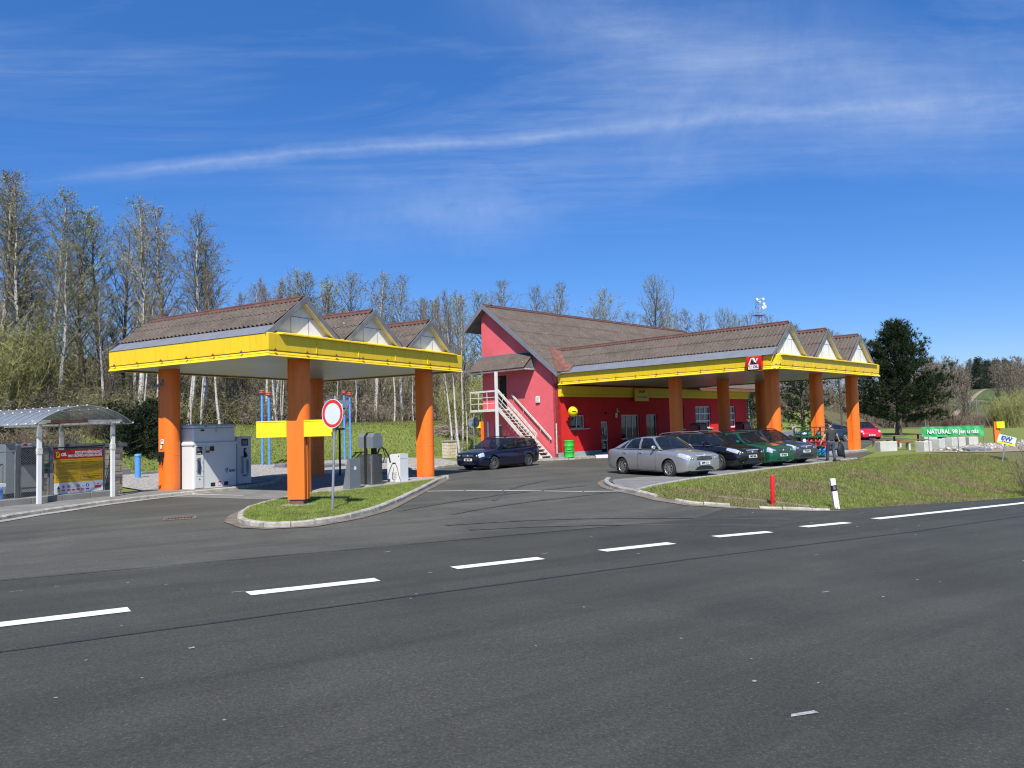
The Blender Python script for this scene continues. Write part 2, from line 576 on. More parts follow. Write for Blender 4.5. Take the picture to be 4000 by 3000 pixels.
def text_mesh(name, body, size, mat, parent, X, depth=.004, align='CENTER', bold=.0, sx=1.0, spacing=1.0):
    cu = bpy.data.curves.new(name, 'FONT')
    cu.body = body; cu.size = size; cu.align_x = align; cu.align_y = 'CENTER'
    cu.extrude = depth; cu.offset = bold; cu.resolution_u = 3; cu.space_character = spacing
    ob = bpy.data.objects.new(name + '_tmp', cu)
    COL.objects.link(ob)
    dg = bpy.context.evaluated_depsgraph_get()
    me = bpy.data.meshes.new_from_object(ob.evaluated_get(dg))
    bpy.data.objects.remove(ob)
    me.transform(X @ Matrix.Diagonal((sx, 1, 1, 1)))
    me.materials.clear(); me.materials.append(mat)
    me.name = name
    o = bpy.data.objects.new(name, me)
    COL.objects.link(o)
    o.parent = parent
    return o

def frame(o, x, y):
    """matrix whose local x, y are given directions and z their cross product"""
    x = Vector(x).normalized(); y = Vector(y); y = (y - x * y.dot(x)).normalized(); z = x.cross(y)
    m = Matrix((x, y, z)).transposed().to_4x4()
    m.translation = Vector(o)
    return m

# ------------------------------------------------------------------ ground
def lines(lo, flo, fhi, hi, fine, mid_lo, mid_hi):
    out = []
    x = flo
    while x <= fhi + 1e-6:
        out.append(round(x, 3)); x += fine
    x = fhi; 
    while x < mid_hi - 1e-6:
        x += 1; out.append(round(x, 3))
    st = 1.5
    while x < hi:
        x += st; st *= 1.13; out.append(round(x, 3))
    x = flo
    while x > mid_lo + 1e-6:
        x -= 1; out.append(round(x, 3))
    st = 1.5
    while x > lo:
        x -= st; st *= 1.13; out.append(round(x, 3))
    return sorted(set(out))

GX = lines(-260, -20, 32, 620, .5, -45, 62)
GY = lines(-40, 0, 50, 700, .5, -12, 110)

def make_ground():
    vs = []; idx = {}
    for j, y in enumerate(GY):
        for i, x in enumerate(GX):
            idx[i, j] = len(vs); vs.append((x, y, zt(x, y)))
    fs = []; ms = []
    for j in range(len(GY) - 1):
        for i in range(len(GX) - 1):
            cx, cy = (GX[i] + GX[i + 1]) / 2, (GY[j] + GY[j + 1]) / 2
            fs.append((idx[i, j], idx[i + 1, j], idx[i + 1, j + 1], idx[i, j + 1]))
            w = slope_w(cx, cy)
            v = -.6 * (cx - 2.15) + .8 * (cy - 13.06); u = .8 * (cx - 2.15) + .6 * (cy - 13.06)
            d = math.hypot(cx, cy); az = math.degrees(math.atan2(cx, cy))
            mi = 0
            wl = 9 + 2.2 * math.sin(cx * .5) + 1.2 * math.sin(cx * 1.3 + 1)
            if cx < 10 and w > wl or cx >= 10 and w > 14 + 2 * math.sin(cx * .4): mi = 2
            if az > 22 and d > 120: mi = 3 if (31.5 < az < 34.6 and 150 < d < 420) else 2
            if 1.2 < v < 6.2 and u > 6: mi = 1
            ms.append(mi)
    me = bpy.data.meshes.new('ground')
    me.from_pydata(vs, [], fs)
    for m in ('lawn', 'bank', 'floor', 'meadow'):
        me.materials.append(MT[m])
    me.polygons.foreach_set('material_index', ms)
    me.polygons.foreach_set('use_smooth', [True] * len(fs))
    o = bpy.data.objects.new('ground', me); COL.objects.link(o)
    return kind(o, 'structure')

def drape(name, polys, off, mat, zf=zt, k='structure', edge=0):
    """flat polygons cut along the ground grid and laid on the terrain"""
    bm = bmesh.new()
    for poly in polys:
        vs = [bm.verts.new((x, y, 0)) for x, y in poly]
        bm.faces.new(vs)
    bmesh.ops.triangulate(bm, faces=bm.faces[:])
    xs = [v.co.x for v in bm.verts]; ys = [v.co.y for v in bm.verts]
    for G_, ax, lo, hi in ((GX, 0, min(xs), max(xs)), (GY, 1, min(ys), max(ys))):
        for q in G_:
            if lo < q < hi:
                co = (q, 0, 0) if ax == 0 else (0, q, 0)
                no = (1, 0, 0) if ax == 0 else (0, 1, 0)
                bmesh.ops.bisect_plane(bm, geom=bm.verts[:] + bm.edges[:] + bm.faces[:], plane_co=co, plane_no=no, dist=1e-5)
    bmesh.ops.remove_doubles(bm, verts=bm.verts[:], dist=1e-4)
    for v in bm.verts:
        v.co.z = zf(v.co.x, v.co.y) + off
    for f in bm.faces:
        if f.normal.z < 0: f.normal_flip()
        f.smooth = True
    me = bpy.data.meshes.new(name); bm.to_mesh(me); bm.free()
    me.materials.append(mat)
    o = bpy.data.objects.new(name, me); COL.objects.link(o)
    if k: kind(o, k)
    return o

make_ground()

def UV(u, v):
    return (2.15 + .8 * u - .6 * v, 13.06 + .6 * u + .8 * v)

# main road: everything south of the old asphalt joint, then the verge line of the bank
joint = [(-60, -30), (-20, .3), (-6.82, 9.87), (-5.54, 10.69), (-3.68, 11.98), (-1.9, 13.31), (-.14, 14.69), (1.78, 15.97), (4.0, 17.45),
         (5.46, 19.5), (6.45, 19.6), (7.51, 19.8), (9.02, 20.5), (11.32, 21.75), (13.92, 23.15), (17.17, 25.1)] + [UV(x, 1.75) for x in (25, 40, 60, 90)]
road = joint + [UV(90, -16), UV(-60, -16)]
drape('road', [road], .026, MT['road'])
ISL = [(-2.62, 28.9), (-2.78, 27.2), (-2.92, 23.49), (-3.12, 20.43), (-3.38, 18.39), (-3.72, 17.17), (-3.9, 16.69), (-4.23, 16.15), (-4.46, 15.89),
       (-4.83, 15.65), (-5.2, 15.6), (-5.54, 15.8), (-5.89, 16.11), (-6.3, 16.85), (-6.62, 17.8), (-6.85, 19.0), (-6.8, 20.3), (-6.62, 21.4), (-6.35, 22.4), (-5.98, 23.2), (-5.4, 24.1), (-4.2, 26.3), (-2.9, 28.7)]
yard = [(-60, -30), (-20, .3), (-6.82, 9.87), (-5.54, 10.69), (-3.68, 11.98), (-1.9, 13.31), (-.14, 14.69), (1.78, 15.97), (4.0, 17.45), (5.46, 19.5),
        (4.74, 19.9), (4.05, 20.5), (3.61, 21.6), (3.27, 22.5), (3.05, 23.4), (3.2, 24.67), (3.45, 25.5), (3.9, 26.0), (6.2, 26.0), (8.2, 28.2), (10.2, 29.6), (13.2, 32.5), (16.5, 35.5), (19.5, 40.2),
        (20.2, 43.5), (24, 50), (27.5, 56.5), (30.5, 60.5), (33.0, 61.8), (33.5, 66), (27, 70), (19, 60), (2.3, 42), (1.4, 40.9), (-.2, 40.8), (-2.8, 37.8), (-3.73, 35.9), (-5.2, 35.2), (-7.6, 33.2), (-10.2, 31.6), (-11.6, 31), (-9.2, 28.2),
        (-9.75, 26.15), (-10.9, 24.4), (-11.75, 22.98), (-12.35, 21.4), (-12.45, 20.1), (-12.7, 18.2), (-13.6, 14.5), (-16, 10), (-24, 2), (-60, -26)]
drape('forecourt', [yard], .018, MT['yard'])
# concrete apron between the islands, under the left canopy
A0 = Vector((-6.93, 21.04)); Ar = Vector((.5, .866)); Al = Vector((-.866, .5))
def LA(x, y, z=0):
    p = A0 + Ar * x + Al * y
    return (p.x, p.y, z)
B0 = Vector((11.71, 32.46)); Br = Vector((.7048, .7094)); Bl = Vector((-.7094, .7048))
def LB(x, y, z=0):
    p = B0 + Br * x + Bl * y
    return (p.x, p.y, z)
apron = [(-10.85, 23.6), (-10.0, 23.38), (-7.7, 22.11), (-7.0, 21.9), (-6.3, 22.6), (-5.4, 24.2), (-4.2, 26.4), (-3.1, 28.8), (-3.6, 32), (-7.8, 32.6), (-11.2, 30.6), (-9.95, 28.2), (-10.5, 26.4)]
drape('concrete_apron', [apron], .024, MT['slab'])

# road markings
def mark(pts, name='road_marking', mat='mark', off=.034):
    return drape(name, pts, off, MT[mat])
import random as _r
_r.seed(4)
def strip(p, q, wd, jag=.02):
    p = Vector(p); q = Vector(q); d = (q - p).normalized(); n = Vector((-d.y, d.x)) * wd / 2
    j = lambda: Vector((_r.uniform(-jag, jag), _r.uniform(-jag, jag)))
    k = max(2, int((q - p).length / .5)); L = (q - p)
    a = [p + L * i / k + n + j() * .3 for i in range(k + 1)]; b = [p + L * i / k - n + j() * .3 for i in range(k + 1)]
    a[0] += j(); b[-1] += j()
    return [tuple(v) for v in a] + [tuple(v) for v in reversed(b)]
dash = [((-6.7, 6.37), (-4.24, 8.19)), ((-3.24, 9.02), (-1.86, 9.95)), ((-.92, 10.85), (.39, 11.79)), ((1.45, 12.58), (2.81, 13.54)), ((3.85, 14.46), (5.19, 15.26)), ((6.23, 16.15), (7.57, 17.02)),
        ((8.6, 17.85), (15, 22.3)), ((15, 22.3), (40, 40.8)), ((-20, -3.5), (-18.6, -2.4)), ((-10.5, 3.6), (-9.1, 4.6))]
mark([strip(*d, .24) for d in dash], 'edge_line')
mark([strip((-10.83, 25.0), (-10.5, 24.35), .09, .005), strip((-10.53, 24.4), (-8.58, 23.5), .09, .005)], 'bay_line')
# tar joints and worn flecks on the road
mark([strip((-7.5, 4.4), (-4.52, 6.55), .05, .03), strip((-4.52, 6.55), (-1.28, 8.9), .045, .03), strip((-1.28, 8.9), (2.72, 11.72), .05, .03), strip((2.72, 11.72), (8.23, 15.4), .05, .03), strip((8.23, 15.4), (30, 31.2), .06, .03),
      strip((2.2, 3.6), (4.5, 5.4), .04, .04), strip((4.5, 5.4), (12, 11.2), .04, .04), strip((-6.9, 9.9), (-1.9, 13.33), .04, .03), strip((-1.9, 13.33), (4, 17.5), .04, .03)], 'tar_joint', 'crack', .031)
fl = []
for i in range(120):
    u = _r.uniform(-9, 22); v = -abs(_r.gauss(0, 5)) + 3; x, y = UV(u, v)
    if y < 3.2 or abs(x) > y * .8 or (-7 < x < -2.5 and y > 15): continue
    L = _r.choice([.015, .02, .03, .04, .1]) * _r.uniform(.5, 1); a = R(37) + _r.gauss(0, .25)
    w = _r.uniform(.006, .02); c, s_ = math.cos(a), math.sin(a)
    fl.append([(x + c * L - s_ * w, y + s_ * L + c * w), (x - c * L - s_ * w, y - s_ * L + c * w * .5), (x - c * L + s_ * w, y - s_ * L - c * w), (x + c * L + s_ * w * .6, y + s_ * L - c * w)])
for (x, y) in [(7.9, 11.6), (8.25, 11.75), (8.6, 12.05), (8.9, 12.3), (9.3, 12.5), (9.1, 12.9), (7.2, 10.3), (1.9, 5.1), (5.6, 8.1)]:
    fl.append([(x - .1, y - .05), (x + .12, y + .03), (x + .1, y + .07), (x - .08, y)])
mark(fl, 'paint_flecks', 'markold', .032)
# curved tyre marks where cars turn in
tm = []
for (cx, cy, r, a0, a1) in [(8.5, 12, 11.5, 118, 150), (10, 11.5, 14.5, 122, 152), (12, 20, 12.5, 150, 178), (4, 6, 10.5, 80, 118), (5, 5.6, 12.2, 80, 122)]:
    n = 16
    for k in range(n):
        t0, t1 = [R(a0 + (a1 - a0) * q / n) for q in (k, k + .98)]
        w = .13 + .05 * math.sin(k * 1.3)
        tm.append([(cx + r * math.cos(t0), cy + r * math.sin(t0)), (cx + (r + w) * math.cos(t0), cy + (r + w) * math.sin(t0)), (cx + (r + w) * math.cos(t1), cy + (r + w) * math.sin(t1)), (cx + r * math.cos(t1), cy + r * math.sin(t1))])
MT['tyremark'] = M_plain('tyre_mark', (.074, .072, .063), .8, var=.35, scale=3)
mark(tm, 'tyre_marks', 'tyremark', .029)
# drain channel across the entry
def drain():
    m = MB()
    a = Vector((-2.75, 23.2)); b = Vector((3.25, 22.1)); n = 5
    for i in range(n):
        p = a.lerp(b, i / n + .004); q = a.lerp(b, (i + 1) / n - .004); d = (q - p).normalized(); w = Vector((-d.y, d.x)) * .07
        zz = zt((p.x + q.x) / 2, (p.y + q.y) / 2) + .04
        za, zb = zt(p.x, p.y) + .034, zt(q.x, q.y) + .034
        m.quad((*(p - w), za), (*(q - w), zb), (*(q + w), zb), (*(p + w), za), MT['plate'])
    o = m.build('drain_channel')
    tag(o, 'pale steel drain channel laid straight across the asphalt entry', 'drain')
drain()
def grate():
    t = thing('drain_grate', 'rusty slotted drain grate in the asphalt before the left canopy', 'drain', (-7.95, 17.65, zt(-8, 17.6) + .025), R(22))
    f = MB(); 
    f.box(-.36, .36, -.27, -.22, 0, .015, MT['gutter']); f.box(-.36, .36, .22, .27, 0, .015, MT['gutter'])
    f.box(-.36, -.31, -.22, .22, 0, .015, MT['gutter']); f.box(.31, .36, -.22, .22, 0, .015, MT['gutter'])
    f.build('frame', t)
    b = MB(); b.box(-.31, .31, -.22, .22, .001, .004, MT['dark'])
    for i in range(9):
        x = -.28 + i * .07
        b.box(x - .018, x + .018, -.22, .22, .004, .013, MT['rust'])
    b.build('bars', t)
grate()

# kerbs -----------------------------------------------------------------
def kerb(name, pts, w, h, mat, seg=.8, closed=False, rough=.012, gap=.012, side=1, z=None, base=-.1, miss=0):
    rr = random.Random(len(pts) * 7 + int(w * 100))
    m = MB()
    P = [Vector(p) for p in pts]
    if closed: P.append(P[0])
    cum = [0]
    for a, b in zip(P, P[1:]): cum.append(cum[-1] + (b - a).length)
    def at(s):
        for i in range(len(P) - 1):
            if s <= cum[i + 1] or i == len(P) - 2:
                t = (s - cum[i]) / max(1e-6, cum[i + 1] - cum[i]); d = (P[i + 1] - P[i]).normalized()
                return P[i].lerp(P[i + 1], t), Vector((-d.y, d.x)) * side
    s = 0
    while s < cum[-1] - .05:
        L = min(seg * rr.uniform(.85, 1.15), cum[-1] - s)
        if rr.random() < miss: s += L; continue
        k = max(1, int(L / .25)); ring = []
        dh = rr.uniform(-rough, rough)
        for i in range(k + 1):
            q, n = at(s + gap + (L - 2 * gap) * i / k)
            j = lambda: rr.uniform(-rough, rough)
            zz = (zt(q.x, q.y) if z is None else z) + dh * .5
            e = .03
            prof = [(0, base), (0 + j() * .4, h - e + j() * .4), (e, h + j() * .3), (w - e, h + j() * .3), (w, h - e), (w, base)]
            ring.append([(q.x + n.x * a, q.y + n.y * a, zz + b) for a, b in prof])
        vs = [v for r_ in ring for v in r_]; fs = []
        for i in range(k):
            for c in range(5):
                fs.append((i * 6 + c, i * 6 + c + 1, (i + 1) * 6 + c + 1, (i + 1) * 6 + c))
        fs += [tuple(range(6)), tuple(range(k * 6, k * 6 + 6))]
        m.add(vs, fs, mat)
        s += L
    o = m.build(name)
    return kind(o, 'structure')

kerb('island_kerb', ISL, .14, .14, MT['kerb'], .55, True, .014, side=-1)
GUT = [(-2.3, 28.6), (-2.55, 25), (-2.68, 21.5), (-2.86, 18.7), (-3.35, 17.0), (-4.09, 15.55), (-5.08, 15.25), (-5.89, 15.5), (-6.7, 16.6), (-7.09, 18.0), (-7.2, 19.5), (-7.0, 20.9)]
GUT = [(a + (b_[0] - a) * .4, c_ + (b_[1] - c_) * .4) for (a, c_) in GUT for b_ in [min(ISL, key=lambda q: (q[0] - a) ** 2 + (q[1] - c_) ** 2)]]
drape('island_gutter', [GUT + [p for p in reversed(ISL[:19])]], .033, MT['gutter'])
def inset(poly, d):
    out = []
    n = len(poly)
    for i in range(n):
        a, b, c = Vector(poly[i - 1]), Vector(poly[i]), Vector(poly[(i + 1) % n])
        d1 = (b - a).normalized(); d2 = (c - b).normalized(); nn = (Vector((d1.y, -d1.x)) + Vector((d2.y, -d2.x))).normalized()
        out.append(tuple(b + nn * d))
    return out
isl_in = [tuple(p) for p in inset(ISL, .1)]
drape('island_lawn', [isl_in], .12, MT['lawn'])
# plinth slab under the pumps
m = MB(); m.bbox(2.2, 8.0, -.38, 1.1, -.2, .135, MT['conc'], .015, frame(LA(0, 0), (*Ar, 0), (*Al, 0)))
kind(m.build('pump_plinth'), 'structure')
# left kerb, pavement and plinths
LK = [(-26, -1), (-17, 8.6), (-14.0, 13.6), (-12.95, 16.6), (-12.62, 18.19), (-12.55, 19.2), (-12.32, 20.3), (-12.1, 21.6), (-11.6, 22.98), (-11.0, 24.2), (-10.35, 25.2), (-9.75, 26.15), (-9.35, 27.2), (-9.2, 28.6), (-9.5, 30.2)]
kerb('left_kerb', LK, .15, .13, MT['kerb'], 1.0, False, .01, side=1)
lg = [Vector(p) for p in LK]
drape('left_gutter', [[tuple(p) for p in lg[:11]] + [(p.x + .34, p.y - .1) for p in reversed(lg[:11])]], .033, MT['conc'])
pav = [(-13.35, 16.9), (-12.75, 18.3), (-12.65, 19.3), (-12.45, 20.3), (-12.2, 21.6), (-11.7, 22.98), (-11.1, 24.25), (-10.45, 25.25), (-9.85, 26.2), (-9.45, 27.3), (-9.6, 30.3), (-11.2, 30.8), (-12.2, 27.6), (-13.1, 25.3), (-13.9, 22.5), (-14.6, 21.3), (-15.4, 18.6)]
drape('left_pavement', [pav], .115, MT['slab'])
lawnL = [(-13.35, 16.9), (-15.4, 18.6), (-14.9, 21.2), (-17, 21.5), (-30, 10), (-24, 1.5), (-17.1, 8.8), (-14.1, 13.7), (-13.1, 16.4)]
drape('left_verge', [lawnL], .12, MT['lawn'])

# gravel bed behind the left canopy with concrete edging
grav = [(-13.3, 26.6), (-15.6, 29.2), (-20.3, 36.4), (-16.2, 44.3), (-12.9, 48.2), (-11, 49.6), (-7.2, 49.8), (-4.6, 46.6), (-3.3, 42.5), (-2.3, 39.2), (-3.8, 36.1), (-5.2, 35.3), (-7.6, 33.3), (-10.2, 31.7), (-11.5, 30.9), (-11.4, 29.2)]
drape('gravel_bed', [grav], .05, MT['gravel'])
kerb('gravel_kerb', [(-11.6, 31.0), (-10.2, 31.6), (-7.6, 33.2), (-5.2, 35.2), (-3.75, 35.95), (-2.6, 38.4), (-1.6, 39.6)], .16, .14, MT['kerb'], 1.0, False, .006, side=1)
# shop pavement
shop = [(-1.9, 41.0), (-.2, 40.75), (1.4, 40.8), (2.35, 41.0), (3.3, 41.3), (4.7, 42.4), (6.5, 44.2), (19.0, 57.2), (18.1, 58.0), (2.5, 41.9), (-1.8, 46.2), (-2.5, 45.8)]
drape('shop_pavement', [shop], .13, MT['conc'])
kerb('shop_kerb', [(-1.9, 41.0), (-.2, 40.75), (1.4, 40.8), (2.35, 41.0), (3.3, 41.3), (4.7, 42.4), (6.5, 44.2), (19.0, 57.2)], .14, .14, MT['kerb'], 1.0, False, .004, side=1)

# right: pavement behind the entry radius, bank kerbs
RK = [(3.35, 25.9), (3.15, 25.0), (3.06, 23.9), (3.12, 23.0), (3.3, 22.3), (3.66, 21.6), (4.1, 20.6), (4.76, 19.95), (5.46, 19.75), (6.45, 19.74), (7.51, 19.92), (8.41, 20.1)]
kerb('entry_kerb', RK[:6], .16, .12, MT['conc'], 1.0, False, .006, side=-1)
kerb('bank_kerb', RK[5:], .13, .09, MT['kerb'], .75, False, .03, side=-1, miss=.1)
kerb('inner_kerb', [(5.55, 20.95), (6.55, 20.85), (7.42, 20.85), (8.2, 20.72), (8.62, 20.45)], .1, .035, MT['gutter'], .9, False, .015, side=-1)
drape('entry_gutter', [RK + [(8.9, 19.95), (7.5, 19.68), (6.4, 19.5), (5.3, 19.5), (4.5, 19.7), (3.8, 20.4), (3.3, 21.5), (2.9, 22.4), (2.7, 23.2), (2.68, 24.2), (2.85, 25.2), (3.1, 26.0)]], .033, MT['gutter'])
pv = [(3.45, 25.8), (3.28, 25.0), (3.2, 23.9), (3.27, 23.1), (3.42, 22.45), (3.6, 22.3), (4.72, 23.75), (6.21, 25.7), (7.8, 27.1), (9.5, 29.0), (12.9, 32.1), (16.2, 35.1), (15.4, 36.3), (11.6, 32.9), (8.0, 28.6), (6.0, 27.0), (4.4, 26.6)]
drape('parking_pavement', [pv], .04, MT['slab'])
kerb('parking_edge', [(3.72, 22.28), (4.72, 23.7), (6.21, 25.62), (7.8, 27.05), (9.5, 28.92), (12.9, 32.0), (16.2, 35.0)], .12, .05, MT['conc'], 1.0, False, .004, side=1)

# ------------------------------------------------------------------ roofs
def corr_slope(m, p_eave, run, up, along, length, rows, mat, per=.19, amp=.034, ppw=6, jag=0):
    """corrugated sheeting: p_eave start corner, run = vector eave->ridge, along = unit dir of the eave"""
    p = Vector(p_eave); run = Vector(run); al = Vector(along).normalized(); nrm = Vector(up).normalized()
    n = int(length / per * ppw); rr = random.Random(int(length * 100))
    for r in range(rows):
        t0 = r / rows - (.0 if r == 0 else .02 / rows); t1 = (r + 1) / rows
        lift0 = .03 if r < rows else 0
        vs = []
        for i in range(n + 1):
            s = length * i / n
            w = amp * math.cos(2 * PI * s / per)
            e = p + al * s
            hang = rr.uniform(-jag, jag)
            vs.append(e + run * t0 + nrm * (w + .028) + run.normalized() * hang)
            vs.append(e + run * t0 + nrm * (w + .01) + run.normalized() * hang)
            vs.append(e + run * t1 + nrm * (w + .004))
        top = [v for i, v in enumerate(vs) if i % 3 != 1]
        m.add(top, [(2 * i, 2 * i + 2, 2 * i + 3, 2 * i + 1) for i in range(n)], mat, True)
        m.add(vs, [q for i in range(n) for q in ((3 * i + 1, 3 * i + 4, 3 * i + 3, 3 * i), (3 * i + 1, 3 * i + 2, 3 * i + 5, 3 * i + 4))], mat, False)

def ridge_cap(m, a, b, sl, mat, wd=.14, brackets=True):
    a = Vector(a); b = Vector(b); d = (b - a); L = d.length; d.normalize()
    h = Vector((-d.y, d.x, 0)).normalized()
    up = Vector((0, 0, 1))
    for sg in (-1, 1):
        q = h * sg * wd - up * sl * wd
        m.add([a + up * .07, b + up * .07, b + q + up * .06, a + q + up * .06, a + q + up * .04, b + q + up * .04],
              [(0, 1, 2, 3), (3, 2, 5, 4)], mat)
    m.tube([a + up * .055, b + up * .055], .045, mat, 8)

def ceiling_panel(x0, x1, y0, y1, z):
    m = MB(); m.box(x0, x1, y0, y1, z, z + .1, MT['ceil'])
    return m

def fascia_prof(zb, zt_):
    # (outward, z): flared lip, pressed groove, leaning upper sheet
    return [(-.1, zb + .005), (0.02, zb), (-.055, zb + .14), (-.055, zb + .165), (-.035, zb + .17), (.0, zt_ - .01), (-.02, zt_ + .01), (-.14, zt_ + .01)]

def build_fascia(m, corners, prof, mat, ends=True, cr=.0):
    """corners: plan points counter-clockwise seen from outside: first..last open run; outward = right-hand side"""
    P = [Vector((*c, 0)) for c in corners]
    n = len(P)
    rings = []
    for i, p in enumerate(P):
        d0 = (P[i] - P[i - 1]).normalized() if i else (P[1] - P[0]).normalized()
        d1 = (P[i + 1] - P[i]).normalized() if i < n - 1 else d0
        n0 = Vector((d0.y, -d0.x, 0)); n1 = Vector((d1.y, -d1.x, 0))
        mt_ = (n0 + n1).normalized(); k = 1 / max(.3, mt_.dot(n0))
        rings.append([p + mt_ * k * o + Vector((0, 0, z)) for o, z in prof])
    for i in range(n - 1):
        a, b = rings[i], rings[i + 1]
        for j in range(len(prof) - 1):
            m.add([a[j], b[j], b[j + 1], a[j + 1]], [(0, 1, 2, 3)], mat)

def round_corner(c, a, b, r, n=5):
    """plan arc replacing corner c between points a and b"""
    c = Vector(c); d0 = (Vector(a) - c).normalized(); d1 = (Vector(b) - c).normalized()
    p0 = c + d0 * r; p1 = c + d1 * r
    return [tuple((p0 * (1 - t) ** 2 + c * 2 * t * (1 - t) + p1 * t * t)) for t in [i / n for i in range(n + 1)]]

def column(parent, x, y, h, w=.22, q=.285, base=0):
    """clad column: flat recessed panel towards -x, half-round nose towards -y and a flat back"""
    m = MB()
    poly = [(-q, w / 2 + .06), (-q, w / 2 + .03), (-q + .018, w / 2 + .02), (-q + .018, -w / 2 + .03), (-q, -w / 2 + .02), (-q, -w / 2)]
    for i in range(1, 14):
        t = PI + PI * i / 14
        poly.append((q * math.cos(t), -w / 2 + q * math.sin(t)))
    poly += [(q, -w / 2), (q, w / 2), (q * .8, w / 2 + .06)]
    poly = [(x + a, y + b) for a, b in poly]
    m.prism(poly, base, h, MT['orange'], smooth=False)
    for i in range(len(m.sm)): pass
    # sheet joint
    m.prism([(x + (a - x) * 1.006, y + (b - y) * 1.006) for a, b in poly], 1.28, 1.286, MT['board'])
    return m.build('column', parent)

def gable_roof(parent, x, half, zb, zr, y0, y1, rows=2, side='both', ridge_y1=None, over=.12, fl=.05, fr=.05):
    """one ridge running along +y; returns nothing"""
    run = Vector((half, 0, zr - zb)); L = y1 - y0
    rf = MB()
    # sheets start above the fascia
    f0 = .16
    nl = Vector((-(zr - zb), 0, half)).normalized()
    nr = Vector(((zr - zb), 0, half)).normalized()
    corr_slope(rf, Vector((x - half, y0, zb)) + run * fl, run * (1 - fl), nl, (0, 1, 0), L, rows, MT['corr'], jag=.006)
    runr = Vector((-half, 0, zr - zb))
    corr_slope(rf, Vector((x + half, y0, zb)) + runr * fr, runr * (1 - fr), nr, (0, 1, 0), L, rows, MT['corr'], jag=.006)
    r = rf.build('roof', parent)
    z = MB()   # zinc strip under the sheets
    for sg, f0 in ((-1, fl), (1, fr)):
        a = Vector((x + sg * half, y0 + .03, zb)); b = Vector((x + sg * (half * (1 - f0) - .1), y0 + .03, zb + (zr - zb) * f0 + .05))
        z.quad(a, (a.x, min(y1, 12.85), a.z), (b.x, min(y1, 12.85), b.z), b, MT['zinc'])
    z.build('flashing', r)
    c = MB()
    ridge_cap(c, (x, y0 + .1, zr), (x, ridge_y1 or y1, zr), (zr - zb) / half, MT['ridge'])
    c.build('ridge_cap', r)
    g_ = MB()
    s = (zr - zb) / half
    gy = y0 + .18
    g_.prism([(x - half + .14, zb + .02), (x + half - .14, zb + .02), (x, zr - .13)], gy, gy + .03, MT['panel'], 'y')
    hh = zr - zb
    zl = zb + hh * .52; hw = half * .48 - .07
    for (a0, a1, b0, b1) in [(x - hw, x + hw, zl - .008, zl + .008)] + [(x + k - .008, x + k + .008, zb + .05, zb + hh * .5) for k in (-.33 * half * .8, .2 * half)]:
        g_.box(a0, a1, gy - .006, gy, b0, b1, MT['board'])
    g_.build('gable_panel', r)
    for sg in (-1, 1):   # barge boards: grey outer cover and pale soffit strip
        bb = MB()
        e = Vector((x + sg * (half + .02), 0, zb - .02)); t = Vector((x, 0, zr + .06))
        d = Vector((sg * .0, 0, -.17))
        bb.prism([(e.x, e.z), (t.x, t.z), (t.x, t.z - .19), (e.x - sg * .2, e.z)], y0 - .03, y0 + .0, MT['board'], 'y')
        bb.prism([(e.x - sg * .2, e.z), (t.x, t.z - .19), (t.x, t.z - .222), (e.x - sg * .235, e.z)], y0 - .015, gy - .002, MT['wboard'], 'y')
        bb.build('bargeboard', r)

def cable_rail(parent, pts, step=1.25):
    m = MB()
    for a, b in zip(pts, pts[1:]):
        a = Vector(a); b = Vector(b); d = b - a; L = d.length; d.normalize()
        m.tube([a, b], .008, MT['ridge'], 5)
        k = 0
        while k * step < L:
            p = a + d * (k * step + .25)
            if (p - a).length < L:
                m.box(-.03, .03, -.02, .03, -.02, .03, MT['ridge'], Matrix.Translation(p))
                m.tube([p, p + Vector((0, 0, .07))], .012, MT['ridge'], 5)
            k += 1
    return m.build('cable_rail', parent)

